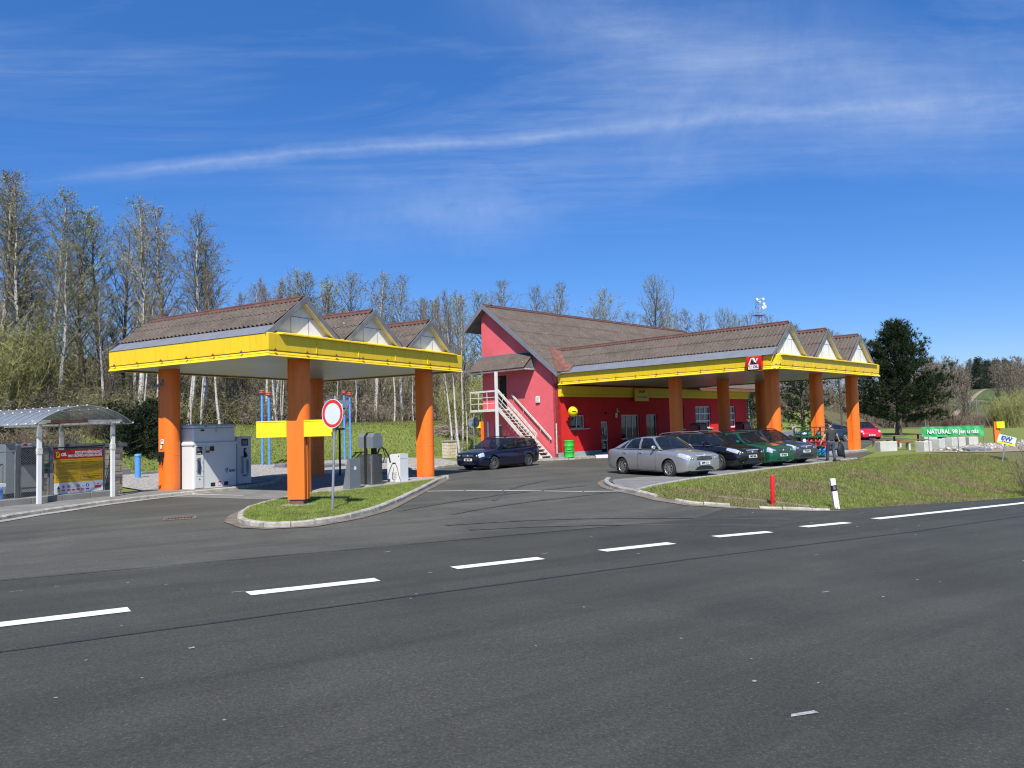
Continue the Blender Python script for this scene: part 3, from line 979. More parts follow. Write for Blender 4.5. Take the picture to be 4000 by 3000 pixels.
def canopy(name, label, o, rz, bx, ay, zlow, zhigh, peaks, half, zr, cols, grp=None, y_back=None, back=True, round_r=.0, ridge_y1=None, sign=False):
    t = thing(name, label, 'canopy', o, rz, grp)
    yb = y_back or ay
    prof = fascia_prof(zlow, zhigh)
    f = MB()
    corner = [(0, 0)]
    if round_r:
        corner = round_corner((0, 0), (0, 1), (1, 0), round_r)
    run = [(0, ay)] + corner + [(bx, 0), (bx, yb)]
    if back: run += [(0, ay)]
    build_fascia(f, run, prof, MT['yellow'])
    # vertical sheet seams
    for k in range(1, int(bx / 1.9)):
        f.box(k * 1.9, k * 1.9 + .006, .0, .03, zlow + .19, zhigh - .06, MT['yellow'])
    # sloping cover strip in front of the gables, overhanging the fascia
    f.add([(.45, -.1, zhigh - .02), (bx - .5, -.1, zhigh - .02), (bx - .5, -.1, zhigh + .015), (.45, -.1, zhigh + .015), (bx - .5, .3, zhigh + .12), (.45, .3, zhigh + .12), (.3, .1, zhigh), (bx - .3, .1, zhigh)],
          [(0, 1, 2, 3), (3, 2, 4, 5), (0, 3, 5, 6), (1, 7, 4, 2), (0, 6, 7, 1)], MT['yellow'])
    f.build('fascia', t)
    q0 = .62 if round_r else .075
    c = MB(); c.prism([(.075, q0), (q0, .075), (bx - .075, .075), (bx - .075, yb - .075), (.075, yb - .075)], zlow + .06, zlow + .16, MT['ceil'])
    c.build('ceiling', t)
    d = MB()
    d.box(.1, bx - .1, .12, yb - .1, zhigh - .05, zhigh - .02, MT['zinc'])
    d.build('roof_deck', t)
    q = .065
    cable_rail(t, [(-q * -1 - .09, ay - .1, zlow + .155), (-.03, -.03, zlow + .155), (bx - .1, -.03, zlow + .155)])
    for p in peaks:
        gable_roof(t, p, half, zhigh, zr, .12, ridge_y1 or yb, ridge_y1=ridge_y1, fl=.25 if p == peaks[0] else .04, fr=.2 if p == peaks[-1] else .04)
    for (x, y) in cols:
        column(t, x, y, zlow + .06)
    return t

RZA = math.atan2(.866, .5); RZB = math.atan2(Br.y, Br.x)
canA = canopy('fuel_canopy', 'smaller yellow and orange canopy with three gables standing alone behind the round no-entry sign', 'canopy' and LA(0, 0), RZA,
              9.93, 7.72, 4.2, 4.86, [1.54, 4.77, 8.0], 1.56, 6.06, [(2.0, .92), (1.44, 6.55), (8.9, 7.1), (8.5, .92)])
canA['category'] = 'canopy'
canB = canopy('fuel_canopy', 'larger yellow and orange canopy joined to the red shop above the parked cars', LB(0, 0), RZB,
              12.76, 12.9, 4.2, 4.83, [1.8, 6.1, 10.4], 1.93, 6.4, [(2.1, 1.35), (6.85, 1.25), (11.55, 1.2), (2.05, 6.6), (7.0, 6.6), (11.5, 6.55)],
              back=False, round_r=.5, ridge_y1=14.5)
canB['category'] = 'canopy'

# ------------------------------------------------------------------ shop and house
Hc = B0 + Bl * 12.98
def house():
    t = thing('shop_building', 'pink and red petrol station shop with a steep brown corrugated roof', 'building', (Hc.x, Hc.y, 0), RZB)
    ZR, YR, SL = 9.42, 5.5, .765
    def zu(y): return ZR - abs(YR - y) * SL
    LN = 22.1
    w = MB()   # gable wall with two door openings, built as pieces
    X0, X1 = 0.0, .3
    w.prism([(0, 0), (4.0, 0), (4.0, 2.95), (0, 2.95)], X0, X1, MT['pink'], 'x')
    def gp(y0, y1, z0, z1=None):
        if z1 is None:
            ys = [y0] + ([YR] if y0 < YR < y1 else []) + [y1]
            poly = [(y0, z0), (y1, z0)] + [(y, zu(y) - .2) for y in reversed(ys)]
        else:
            poly = [(y0, z0), (y1, z0), (y1, z1), (y0, z1)]
        w.prism(poly, X0, X1, MT['pink'], 'x')
    w = MB()
    gp(0, 4.0, 0)
    gp(4.0, 4.95, 2.2, 3.0); gp(4.0, 4.95, 5.05); gp(4.95, 6.1, 3.0); gp(4.0, 4.5, 0, 2.2); gp(4.5, 5.15, 2.08, 2.2); gp(5.15, 6.1, 0, 3.0); gp(4.95, 5.15, 2.2, 3.0)
    w.box(.28, LN, 6.08, 6.1, 0, 8.7, MT['pink'])
    w.box(LN - .2, LN, .3, 6.1, 0, 4.6, MT['red'])
    w.prism([(.0, 4.6), (6.1, 4.6), (6.1, 8.75), (YR, ZR - .25), (0, 5.0)], LN - .2, LN, MT['red'], 'x')
    w.build('gable_wall', t)
    # shop front: pieces around openings (x0,x1,z0,z1)
    op = [(1.12, 2.42, 1.72, 2.5), (3.92, 4.6, .13, 2.1), (5.95, 7.9, .98, 2.48), (8.65, 9.9, .98, 2.48), (12.0, 13.15, 1.45, 3.0), (14.68, 16.75, 1.45, 3.0), (18.35, 20.4, 1.45, 3.0)]
    s = MB(); x = 0
    H = 4.3
    for (a, b, c, d) in op:
        s.box(x, a, 0, .28, .4, H, MT['red'])
        s.box(a, b, 0, .28, d, H, MT['red'])
        if c > .4: s.box(a, b, 0, .28, .4, c, MT['red'])
        x = b
    s.box(x, LN, 0, .28, .4, H, MT['red'])
    s.build('shop_wall', t)
    p = MB()
    p.box(.0, 3.92, -.02, .28, 0, .4, MT['plinth']); p.box(4.6, LN + .02, -.02, .28, 0, .4, MT['plinth'])
    p.build('plinth', t)
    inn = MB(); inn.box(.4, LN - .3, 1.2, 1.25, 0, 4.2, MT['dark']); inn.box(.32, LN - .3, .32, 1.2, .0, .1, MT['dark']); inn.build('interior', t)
    # windows
    def window(a, b, c, d, mx=1, mz=0, th=.06, frosted=False, depth=.1):
        f = MB(); y0 = depth; y1 = depth + .05
        f.box(a, a + th, y0, y1, c, d, MT['white']); f.box(b - th, b, y0, y1, c, d, MT['white'])
        f.box(a + th, b - th, y0, y1, c, c + th, MT['white']); f.box(a + th, b - th, y0, y1, d - th, d, MT['white'])
        for k in range(1, mx + 1):
            q = a + (b - a) * k / (mx + 1); f.box(q - th * .5, q + th * .5, y0 + .002, y1 - .002, c + th, d - th, MT['white'])
        for k in range(1, mz + 1):
            q = c + (d - c) * k / (mz + 1); f.box(a + th, b - th, y0 + .004, y1 - .004, q - th * .6, q + th * .6, MT['white'])
        o = f.build('window', t)
        g_ = MB(); g_.box(a + th * .5, b - th * .5, y1 - .02, y1 - .01, c + th * .5, d - th * .5, MT['glass']); g_.build('pane', o)
        sl = MB(); sl.box(a - .03, b + .3 if mz == 0 and mx == 1 else b + .06, -.1, depth - .002, c - .045, c - .005, MT['white']); sl.build('sill', o)
        return o
    window(1.12, 2.42, 1.72, 2.5, 1, 0)
    window(5.95, 7.9, .98, 2.48, 2, 0, .05)
    window(8.65, 9.9, .98, 2.48, 1, 0, .05)
    window(12.0, 13.15, 1.45, 3.0, 1, 2, .07)
    window(14.68, 16.75, 1.45, 3.0, 2, 2, .07)
    window(18.35, 20.4, 1.45, 3.0, 2, 2, .07)
    # shop door
    f = MB(); a, b, c, d = 3.92, 4.6, .13, 2.1
    f.box(a, a + .07, .06, .11, c, d, MT['white']); f.box(b - .07, b, .06, .11, c, d, MT['white']); f.box(a + .07, b - .07, .06, .11, d - .07, d, MT['white'])
    f.box(a + .07, b - .07, .06, .11, c, c + .12, MT['white']); f.box(a + .07, b - .07, .06, .11, .92, 1.0, MT['white'])
    o = f.build('door', t)
    g_ = MB(); g_.box(a + .05, b - .05, .08, .09, c + .05, d - .05, MT['glass']); g_.build('pane', o)
    g_ = MB(); g_.tube([(b - .1, .02, .75), (b - .1, -.01, .8), (b - .1, -.01, 1.15), (b - .1, .02, 1.2)], .012, MT['steel'], 6); g_.build('handle', o)
    for (px, pw, z0, z1, y) in [(4.05, .12, 1.35, 1.55, .052), (4.25, .16, 1.3, 1.7, .052), (4.05, .3, .45, .6, .052), (4.05, .3, .68, .76, .052), (6.05, .2, 1.5, 1.8, .136), (6.05, .25, 1.1, 1.42, .136), (6.4, .13, 1.7, 2.0, .136), (7.0, .2, 1.4, 1.7, .136), (7.3, .3, 1.15, 1.35, .136)]:
        pz = MB(); pz.box(px, px + pw, y, y + .004, z0, z1, MT['poster']); pz.build('notice', t)
    # yellow band with mitred returns over the shop front
    yb = MB()
    prof = [(-.0, 3.56), (.22, 3.56), (.24, 3.68), (.2, 3.7), (.32, 4.16), (0, 4.18)]
    yb.prism([(-a, z) for a, z in prof], .12, LN, MT['yellow'], 'x')
    yb.build('band', t)
    sg = MB(); sg.bbox(6.95, 8.4, -.42, -.33, 3.32, 4.14, MT['yellow'], .02); sb = sg.build('shop_sign', t)
    X = frame((7.67, -.424, 3.92), (1, 0, 0), (0, 0, 1))
    text_mesh('lettering', 'SHOP', .26, MT['ink'], sb, X, .004, bold=.008)
    X = frame((7.67, -.424, 3.56), (1, 0, 0), (0, 0, 1))
    text_mesh('lettering', 'POKLADNA', .2, MT['greybox'], sb, X, .004, bold=.006)
    # roof
    y_e = -.42; z_e = zu(y_e)
    rf = MB()
    x0, x1 = -.42, LN + .5
    n1 = Vector((0, -SL, 1)).normalized()
    corr_slope(rf, (x1, y_e, z_e), Vector((0, YR - y_e, ZR - z_e)), n1, (-1, 0, 0), x1 - x0, 5, MT['corr'], .18, .032, 6, .004)
    n2 = Vector((0, SL, 1)).normalized(); y2 = 7.25
    corr_slope(rf, (x0, y2, zu(y2)), Vector((0, YR - y2, ZR - zu(y2))), n2, (1, 0, 0), x1 - x0, 1, MT['corr'], .15, .022, 6)
    ro = rf.build('roof', t)
    rc = MB(); ridge_cap(rc, (x0, YR, ZR + .02), (x1, YR, ZR + .02), SL, MT['ridge'], .15)
    rc.build('ridge_cap', ro)
    un = MB()  # boarding below the sheets
    un.prism([(y_e, z_e - .03), (YR, ZR - .04), (y2, zu(y2) - .03), (y2, zu(y2) - .13), (YR, ZR - .17), (y_e, z_e - .13)], x0 + .03, x1 - .03, MT['board'], 'x')
    un.build('soffit', ro)
    bb = MB()
    for (ya, yb_) in ((y_e - .02, YR), (y2 + .02, YR)):
        za, zb = zu(ya), ZR
        bb.prism([(ya, za + .05), (yb_, zb + .07), (yb_, zb - .22), (ya, za - .24)], x0 - .03, x0, MT['zinc'], 'x')
    for i in range(9):
        yy = y_e + (YR - y_e) * (i + .5) / 9
        bb.tube([(x0 - .02, yy, zu(yy) + .05), (x0 - .02, yy, zu(yy) + .2)], .015, MT['board'], 5)
    bb.build('bargeboard', ro)
    gt = MB()
    gt.tube([(x0, 7.32, zu(y2) - .08), (x0 + 8, 7.32, zu(y2) - .08)], .07, MT['board'], 8)
    gt.build('gutter', t); gt = MB()
    gt.tube([(LN + .05, -.1, 3.6), (LN + .15, -.6, 4.0), (LN + .4, -1.3, 4.05)], .05, MT['board'], 8)
    gt.tube([(LN + .05, -.1, 0), (LN + .05, -.1, 3.6)], .05, MT['board'], 8)
    gt.build('downpipe', t)
    # lower eave beyond the canopy
    le = MB()
    corr_slope(le, (24.0, -1.35, 4.22), Vector((0, 1.4, 1.05)), Vector((0, -SL, 1)).normalized(), (-1, 0, 0), 11.0, 1, MT['corr'], .15, .022, 6)
    le.box(13.0, 24.0, -1.34, -1.28, 4.02, 4.2, MT['wood'])
    le.box(13.0, 24.0, -1.28, -.35, 4.14, 4.2, MT['board'])
    le.build('lower_roof', t)
    # rusty valley flashing between the house roof and the canopy roof
    vf = MB()
    def onroof(x, y, d=.06): return (x, y, zu(y) + d)
    a = onroof(.0, 1.9); b = onroof(.35, 1.45, .16); c = (.62, -1.15, 4.95); d = (-.28, -.55, zu(-.42) - .1)
    cz = lambda x: 4.83 + (x + .13) * .813
    V0 = (1.8, 1.55, 6.47); V1 = (-.02, -.42, 4.98)
    vf.add([(1.62, 1.95, zu(1.95) + .07), V0, V1, (-.4, -.42, zu(-.42) + .08), (1.85, 1.25, cz(1.8) + .08), (.42, -.42, cz(.42) + .09), (.34, -1.0, cz(.34) + .09), (-.05, -1.0, cz(-.05) + .03)],
           [(0, 1, 2, 3), (1, 4, 5, 2), (2, 5, 6, 7)], MT['rust'])
    vf.build('valley_flashing', t)
    # awning above the landing
    aw = MB()
    corr_slope(aw, (-.98, 6.35, 5.3), Vector((.98, 0, .95)), Vector((-.95, 0, .98)).normalized(), (0, -1, 0), 4.75, 1, MT['corr'], .15, .02, 6, .01)
    ao = aw.build('awning', t)
    br = MB()
    for y in (1.66, 6.28):
        br.box(-.92, -.002, y - .03, y + .03, 5.2, 5.26, MT['offw']); br.box(-.06, -.002, y - .03, y + .03, 5.26, 6.15, MT['offw'])
        br.prism([(-.85, 5.26), (-.06, 5.26), (-.06, 6.05)], y - .012, y + .012, MT['board'], 'y')
    br.box(-.97, -.91, 1.6, 6.35, 5.17, 5.25, MT['board'])
    br.box(-.012, -.002, 1.6, 6.35, 6.16, 6.3, MT['zinc'])
    br.build('bracket', ao)
    # doors of the gable
    d1 = MB(); d1.box(.18, .22, 4.0, 4.95, 3.0, 5.05, MT['dark']); d1.box(.14, .18, 4.72, 4.95, 3.0, 5.0, MT['wood']); d1.build('upper_door', t)
    d2 = MB(); d2.box(.1, .14, 4.5, 5.15, .1, 2.08, MT['brush'])
    d2.box(.06, .1, 4.5, 4.56, .1, 2.08, MT['white']); d2.box(.06, .1, 5.09, 5.15, .1, 2.08, MT['white']); d2.box(.06, .1, 4.56, 5.09, 2.0, 2.08, MT['white'])
    d2.build('lower_door', t)
    lm = MB(); lm.bbox(-.07, -.003, 5.6, 5.72, 1.3, 2.3, MT['white'], .02); lm.build('strip_lamp', t)
    al = MB(); al.bbox(-.1, -.003, 1.25, 1.6, 3.28, 3.66, MT['offw'], .05); al.build('alarm_box', t)
    cb = MB(); cb.tube([(-.03, .25, 5.1), (-.03, .3, 4.6), (-.03, .06, 4.3), (-.03, .05, 2.0)], .012, MT['black'], 5)
    cb.tube([(-.05, .06, .35), (-.05, .06, 2.05)], .035, MT['offw'], 8)
    cb.build('downpipe', t)
    # small things fixed to the shop wall
    ca = MB(); ca.bbox(5.35, 5.5, -.08, -.002, 2.3, 2.62, MT['white'], .02); ca.tube([(5.55, -.02, 2.7), (5.58, -.14, 2.68)], .05, MT['white'], 8); ca.tube([(5.55, -.02, 2.7), (5.55, -.02, 2.88)], .03, MT['white'], 6)
    ca.build('camera', t)
    l2 = MB(); l2.ball((4.4, -.06, 2.6), .07, MT['black'], 10); l2.build('wall_lamp', t)
    an = MB()
    for (x, h) in [(.3, .5), (1.0, .9)][:1]:
        an.tube([(x, YR, ZR), (x, YR, ZR + .35)], .05, MT['board'], 6); an.tube([(x, YR, ZR + .3), (x, YR, ZR + 1.6)], .008, MT['board'], 5); an.tube([(x, YR, ZR + .12), (x, YR, ZR + .22)], .11, MT['board'], 8)
    an.build('roof_vent', t); an = MB()
    an.tube([(11.5, YR, ZR), (11.5, YR, ZR + .9)], .012, MT['board'], 5)
    an.build('aerial', t)
    # ---- stairs
    st = MB()
    xo, xi = -1.02, -.2; ya, za = 3.72, 3.0; yb_, zb = .42, .14
    dy, dz = yb_ - ya, zb - za
    def rail(x, off0, off1, ext0=0, ext1=0, th=.05, mat='offw'):
        p0 = (ya - dy * ext0, za - dz * ext0); p1 = (yb_ + dy * ext1, zb + dz * ext1)
        st.prism([(p0[0], p0[1] + off0), (p1[0], p1[1] + off0), (p1[0], p1[1] + off1), (p0[0], p0[1] + off1)], x - th / 2, x + th / 2, MT[mat], 'x')
    s_ = MB(); st = s_
    rail(xo, -.12, .14, 0, .03); rail(xi, -.12, .14, 0, .03)
    s_.build('stringer', t)
    tr = MB(); n = 15
    for i in range(n):
        y = ya + dy * (i + .5) / n; z = za + dz * (i + .5) / n
        tr.box(xo + .03, xi - .03, y - .13, y + .13, z - .0, z + .045, MT['offw'])
    tr.build('tread', t)
    r_ = MB(); st = r_
    rail(xo, .98, 1.18, 0, -.07); rail(xo, .42, .46, 0, -.04, .03); rail(xo, .68, .72, 0, -.04, .03)
    for k in (.06, .27, .48, .7, .9):
        y, z = ya + dy * k, za + dz * k
        # posts lean square to the flight
        r_.tube([(xo, y, z + .1), (xo, y - .32 if k < .9 else y + .02, z + (1.02 if k < .9 else 1.0))], .018 if k < .9 else .06, MT['offw'], 6)
    r_.build('handrail', t)
    h_ = MB(); st = h_
    rail(-.1, .98, 1.12, -.08, -.0, .05)
    for k in (.12, .35, .75, .95):
        y, z = ya + dy * k, za + dz * k
        h_.tube([(-.1, y, z + .98), (-.02, y + .05, z + .7)], .018, MT['offw'], 6)
    h_.build('handrail', t)
    ld = MB()
    ld.box(xo - .02, -.002, 3.72, 6.15, 2.86, 3.0, MT['offw'])
    lo = ld.build('landing', t)
    lr = MB()
    def bar(p, q, r=.022): lr.tube([p, q], r, MT['offw'], 6)
    for z, h in ((4.02, .1),):
        lr.box(xo - .03, xo + .03, 3.8, 6.15, z, z + h, MT['offw']); lr.box(xo + .03, -.002, 6.09, 6.15, z, z + h, MT['offw'])
    for z in (3.35, 3.7):
        bar((xo, 3.8, z), (xo, 6.12, z)); bar((xo, 6.12, z), (-.01, 6.12, z))
    for y in (3.9, 4.65, 5.4, 6.12):
        bar((xo, y, 3.0), (xo, y, 4.03))
    lr.build('railing', lo)
    po = MB(); po.box(xo - .09, xo + .03, 3.72, 3.88, .1, 5.2, MT['white']); po.build('pole', t)
    return t
house()

# ------------------------------------------------------------------ left canopy surroundings
XA = frame(LA(0, 0), (*Ar, 0), (*Al, 0))
def totem(loc, rz, label):
    t = thing('price_totem', label, 'sign', loc, rz, None)
    b = MB(); b.box(-.23, .23, -.06, .06, .14, 2.16, MT['orange']); b.box(-.245, .245, .1, .24, .14, 2.12, MT['orange']); b.box(-.2, .2, .06, .1, .16, 2.1, MT['black'])
    b.build('body', t)
    for a, c in ((-1.06, -.235), (.235, 1.0)):
        m = MB(); m.box(a, c, -.075, .1, 1.74, 2.17, MT['yellow2']); m.box(a + .01, c - .01, -.085, -.075, 2.14, 2.165, MT['yellow2']); m.box(a + .01, c - .01, -.085, -.075, 1.745, 1.765, MT['yellow2'])
        m.build('arm', t)
    m = MB(); m.box(-.18, .18, -.03, .2, -.05, .14, MT['rust']); m.build('foot', t)
    return t
totem((-5.6, 19.12, .12), R(-8), 'orange totem with blank yellow arms on the grass island by the round sign')
m = MB(); m.lathe([(.001, .012), (.3, .014), (.42, .008), (.46, -.02)], MT['gravel'], 20, Matrix.Translation((-5.58, 19.2, .125)) @ Matrix.Diagonal((1, .8, 1, 1)))
tag(m.build('gravel_ring'), 'pale gravel ring round the foot of the orange totem', 'gravel ring')
totem((-2.0, 50.5, .15), R(-38), 'far orange totem with yellow arm behind the dark blue estate car')

def round_sign():
    t = thing('no_entry_sign', 'round white no-entry sign with red rim on a leaning steel post', 'road sign', (-4.42, 18.0, .12), 0, ry=R(2.2))
    m = MB(); m.tube([(0, 0, -.2), (0, 0, 2.72)], .032, MT['steel'], 12); m.build('post', t)
    X = frame((0, 0, 2.29), (.82, -.5, 0), (0, 0, 1))
    X = X @ Matrix.Translation((0, 0, .06))
    d = MB(); d.lathe([(.001, 0), (.34, 0), (.355, .012), (.355, .024), (.345, .026), (.33, .018), (.001, .018)], MT['signwhite'], 40, X, False)
    dd = d.build('disc', t)
    r_ = MB(); n = 48
    vs = []
    for k in range(n):
        a = 2 * PI * k / n
        vs += [(.262 * math.cos(a), .262 * math.sin(a), .0215), (.337 * math.cos(a), .337 * math.sin(a), .0225)]
    r_.add(vs, [(2 * k, 2 * k + 1, (2 * k + 3) % (2 * n), (2 * k + 2) % (2 * n)) for k in range(n)], MT['signred'], False, X)
    r_.build('red_rim', dd)
    # yield sign fixed behind, seen from its back
    y = MB(); X2 = frame((0, 0, 2.33), (.82, -.5, 0), (0, 0, 1)) @ Matrix.Translation((0, 0, -.05))
    tri = []
    for (cx, cy, a0) in ((-.38, .24, 90), (0, -.4, 210), (.38, .24, 330)):
        for k in range(5):
            a = R(a0 + 30 * k); tri.append((cx + .05 * math.cos(a), cy + .05 * math.sin(a)))
    tri2 = sorted(tri, key=lambda p: math.atan2(p[1], p[0]))
    y.prism(tri2, -.012, .0, MT['signback'], 'z', X2)
    y.box(-.3, .3, .1, .13, 0, .02, MT['signback'], X2)
    yo = y.build('rear_sign', t)
    st = MB(); st.box(.14, .2, .06, .2, .001, .003, MT['letter'], X2); st.box(.15, .22, -.05, .03, .001, .003, MT['yellow2'], X2); st.build('sticker', yo)
round_sign()

def grey_cabinet():
    t = thing('grey_terminal', 'plain grey steel cabinet with slanted side and white sticker beside the pumps', 'cabinet', (*LA(2.96, -.29)[:2], .135), RZA)
    m = MB(); m.prism([(-.02, 0), (.5, 0), (.5, .95), (.0, .95)], -.0, .28, MT['greybox'], 'y')
    m = MB(); 
    pts = [(0, 0, 0), (.5, 0, 0), (.5, .3, 0), (0, .3, 0), (0, 0, .96), (.5, 0, .96), (.5, .1, .96), (0, .1, .96)]
    m.add(pts, [(0, 1, 5, 4), (1, 2, 6, 5), (2, 3, 7, 6), (3, 0, 4, 7), (4, 5, 6, 7), (3, 2, 1, 0)], MT['greybox'])
    m.build('housing', t)
    s = MB(); s.prism([(.2, .6), (.3, .6), (.31, .66), (.26, .72), (.24, .72), (.19, .65)], -.003, -.001, MT['letter'], 'y'); s.build('sticker', t)
grey_cabinet()

def dark_pump():
    t = thing('fuel_dispenser', 'tall dark metal fuel pump with raised head and black band near the right column', 'fuel pump', (*LA(4.31, -.07)[:2], .135), RZA)
    m = MB(); m.bbox(0, .5, 0, .6, .02, 1.03, MT['brush'], .02); m.box(-.01, .51, -.01, .61, 0, .03, MT['steel'])
    m.box(-.006, .0, .05, .08, .05, 1.0, MT['steel'])
    for k in range(6):
        for yy in (.12, .46): m.box(-.004, -.0, yy, yy + .04, .72 + k * .04, .73 + k * .04, MT['steel'])
    m.build('body', t)
    h = MB(); h.prism([(0, 1.24), (.5, 1.24), (.5, 1.62), (.38, 1.74), (.12, 1.74), (.0, 1.62)], -.02, .62, MT['greybox'], 'y')
    h.build('head', t)
    b = MB()
    b.box(-.012, .0, .26, .36, .03, 1.24, MT['black']); b.prism([(-.012, 1.24), (0, 1.24), (0, 1.62), (.12, 1.752), (.38, 1.752), (.39, 1.765), (.11, 1.765), (-.012, 1.63)], .26, .36, MT['black'], 'y')
    b.box(.16, .34, .1, .2, 1.03, 1.24, MT['black']); b.box(.0, .04, .25, .37, 1.0, 1.24, MT['black'])
    b.build('band', t)
    hs = MB(); hs.tube([(.25, -.0, 1.05), (.25, -.06, 1.2), (.32, -.12, 1.27), (.45, -.16, 1.18), (.62, -.18, .95), (.72, -.16, .72)], .025, MT['black'], 8)
    hs.tube([(.25, .0, 1.02), (.35, -.03, 1.2), (.5, -.04, 1.2), (.6, -.04, .95), (.5, -.02, .72), (.4, -.01, .8)], .016, MT['black'], 6)
    hs.build('hose', t)
dark_pump()

def white_pump():
    t = thing('fuel_dispenser', 'low white pump housing with dangling thin cables beside the right column', 'fuel pump', (*LA(5.93, .07)[:2], .135), RZA)
    m = MB(); m.prism([(0, 0), (.46, 0), (.46, .97), (0, .97)], 0, .5, MT['white'], 'y')
    m = MB(); m.add([(0, 0, 0), (.45, 0, 0), (.45, .58, 0), (0, .58, 0), (0, 0, .97), (.45, 0, .97), (.45, .42, .97), (0, .42, .97), (.45, .58, .8), (0, .58, .8)],
          [(0, 1, 5, 4), (1, 2, 8, 6, 5), (2, 3, 9, 8), (3, 0, 4, 7, 9), (4, 5, 6, 7), (7, 6, 8, 9), (3, 2, 1, 0)], MT['white'])
    m.box(-.002, .452, -.003, .0, .805, .811, MT['board'])
    m.build('housing', t)
    c = MB()
    c.box(-.004, 0, .2, .34, .62, .67, MT['black'])
    c.tube([(-.01, .2, .64), (-.02, .12, .5), (-.03, .05, .25), (-.04, -.03, .05)], .009, MT['black'], 5)
    c.tube([(-.01, .34, .64), (-.03, .44, .45), (-.05, .52, .2), (-.06, .5, .02)], .009, MT['black'], 5)
    c.tube([(-.01, .27, .5), (-.02, .33, .3), (-.03, .35, .15), (-.05, .2, .02)], .006, MT['black'], 5)
    for k in range(5): c.tube([(-.012, .16, .1 + k * .055), (-.018, .27, .085 + k * .055), (-.012, .38, .1 + k * .055)], .004, MT['ink'], 4)
    c.build('cable', t)
    k = MB(); k.lathe([(.001, .012), (.022, .01), (.025, 0)], MT['rust'], 10, Matrix.Translation((-.001, .06, .9)) @ Matrix.Rotation(R(-90), 4, 'Y')); k.build('lock', t)
white_pump()

def tank():
    t = thing('fuel_container', 'big white boxy fuel tank with pump cabinet beside the left column', 'tank', (*LA(1.75, 5.72)[:2], .12), RZA)
    W_, D_ = 1.84, .95
    b = MB(); b.bbox(0, W_, 0, D_, .0, 1.58, MT['white'], .05)
    b.bbox(-.03, W_ + .03, -.03, D_ + .03, 1.5, 1.6, MT['white'], .03)
    b.bbox(.03, W_ - .03, .03, D_ - .03, 1.58, 2.12, MT['white'], .05)
    b.bbox(.0, W_ - .0, .0, D_ - .0, 2.1, 2.22, MT['white'], .06)
    b.build('body', t)
    d = MB(); d.bbox(.06, .42, -.03, 0, .03, 1.5, MT['white'], .015); do = d.build('door', t)
    s = MB(); s.box(.12, .36, -.036, -.03, 1.18, 1.44, MT['ink']); s.box(.14, .34, -.04, -.036, 1.3, 1.4, MT['board']); s.box(.16, .3, -.04, -.036, 1.205, 1.225, MT['letter']); s.build('display', do)
    n = MB(); n.box(.16, .3, -.034, -.03, .5, 1.06, MT['zinc']); n.box(.16, .19, -.038, -.034, .6, 1.04, MT['ink'])
    n.tube([(.18, -.06, 1.0), (.22, -.07, .85), (.22, -.06, .7), (.19, -.06, .58)], .025, MT['navyink'], 6)
    for (x, z) in [(.12, .62), (.12, 1.0), (.36, .92), (.36, .62)]: n.ball((x, -.04, z), .014, MT['steel'], 6)
    n.box(.08, .4, -.033, -.03, .42, .424, MT['board']); n.box(.2, .26, -.05, -.03, .34, .36, MT['steel'])
    n.build('nozzle_bay', do)
    q = MB()
    q.box(.5, .62, -.034, -.03, 1.32, 1.42, MT['poster']); q.box(.5, .66, -.034, -.03, 1.22, 1.3, MT['boardred']); q.box(.68, .84, -.036, -.03, 1.28, 1.44, MT['ink'])
    q.box(1.03, 1.14, -.004, -.001, .05, .2, MT['signred']); q.box(1.04, 1.13, -.006, -.004, .06, .15, MT['letter'])
    q.build('label_plate', t)
    h = MB(); h.box(.34, .46, -.004, .02, 1.98, 2.04, MT['ink']); h.box(.95, 1.0, .0, .03, 1.95, 2.16, MT['steel']); h.box(.5, .56, -.004, .02, 2.12, 2.16, MT['rust']); h.box(1.4, 1.43, .0, .03, 1.98, 2.0, MT['steel']); h.build('latch', t)
    v = MB(); v.box(.72, .9, -.006, .03, .04, .17, MT['ink']); v.box(1.28, 1.45, -.006, .03, .04, .17, MT['ink']); v.build('fork_pocket', t)
    lg = MB()
    sh = [(1.33, .62), (1.46, .66), (1.42, .52), (1.385, .46), (1.35, .54)]
    lg.prism(sh, -.006, -.001, MT['navyink'], 'y'); lg.prism([(1.355, .6), (1.425, .622), (1.42, .6), (1.36, .58)], -.008, -.006, MT['letter'], 'y'); lg.lathe([(.001, 0), (.02, 0)], MT['letter'], 10, frame((1.388, -.008, .535), (1, 0, 0), (0, 0, 1)))
    lg.build('logo', t)
    text_mesh('lettering', 'ADAST', .115, MT['navyink'], t, frame((1.485, -.004, .535), (1, 0, 0), (0, 0, 1)), .003, 'LEFT', .004, .8)
    bs = MB(); bs.box(-.06, W_ + .06, -.06, D_ + .05, -.12, .0, MT['conc']); bs.build('base', t)
tank()

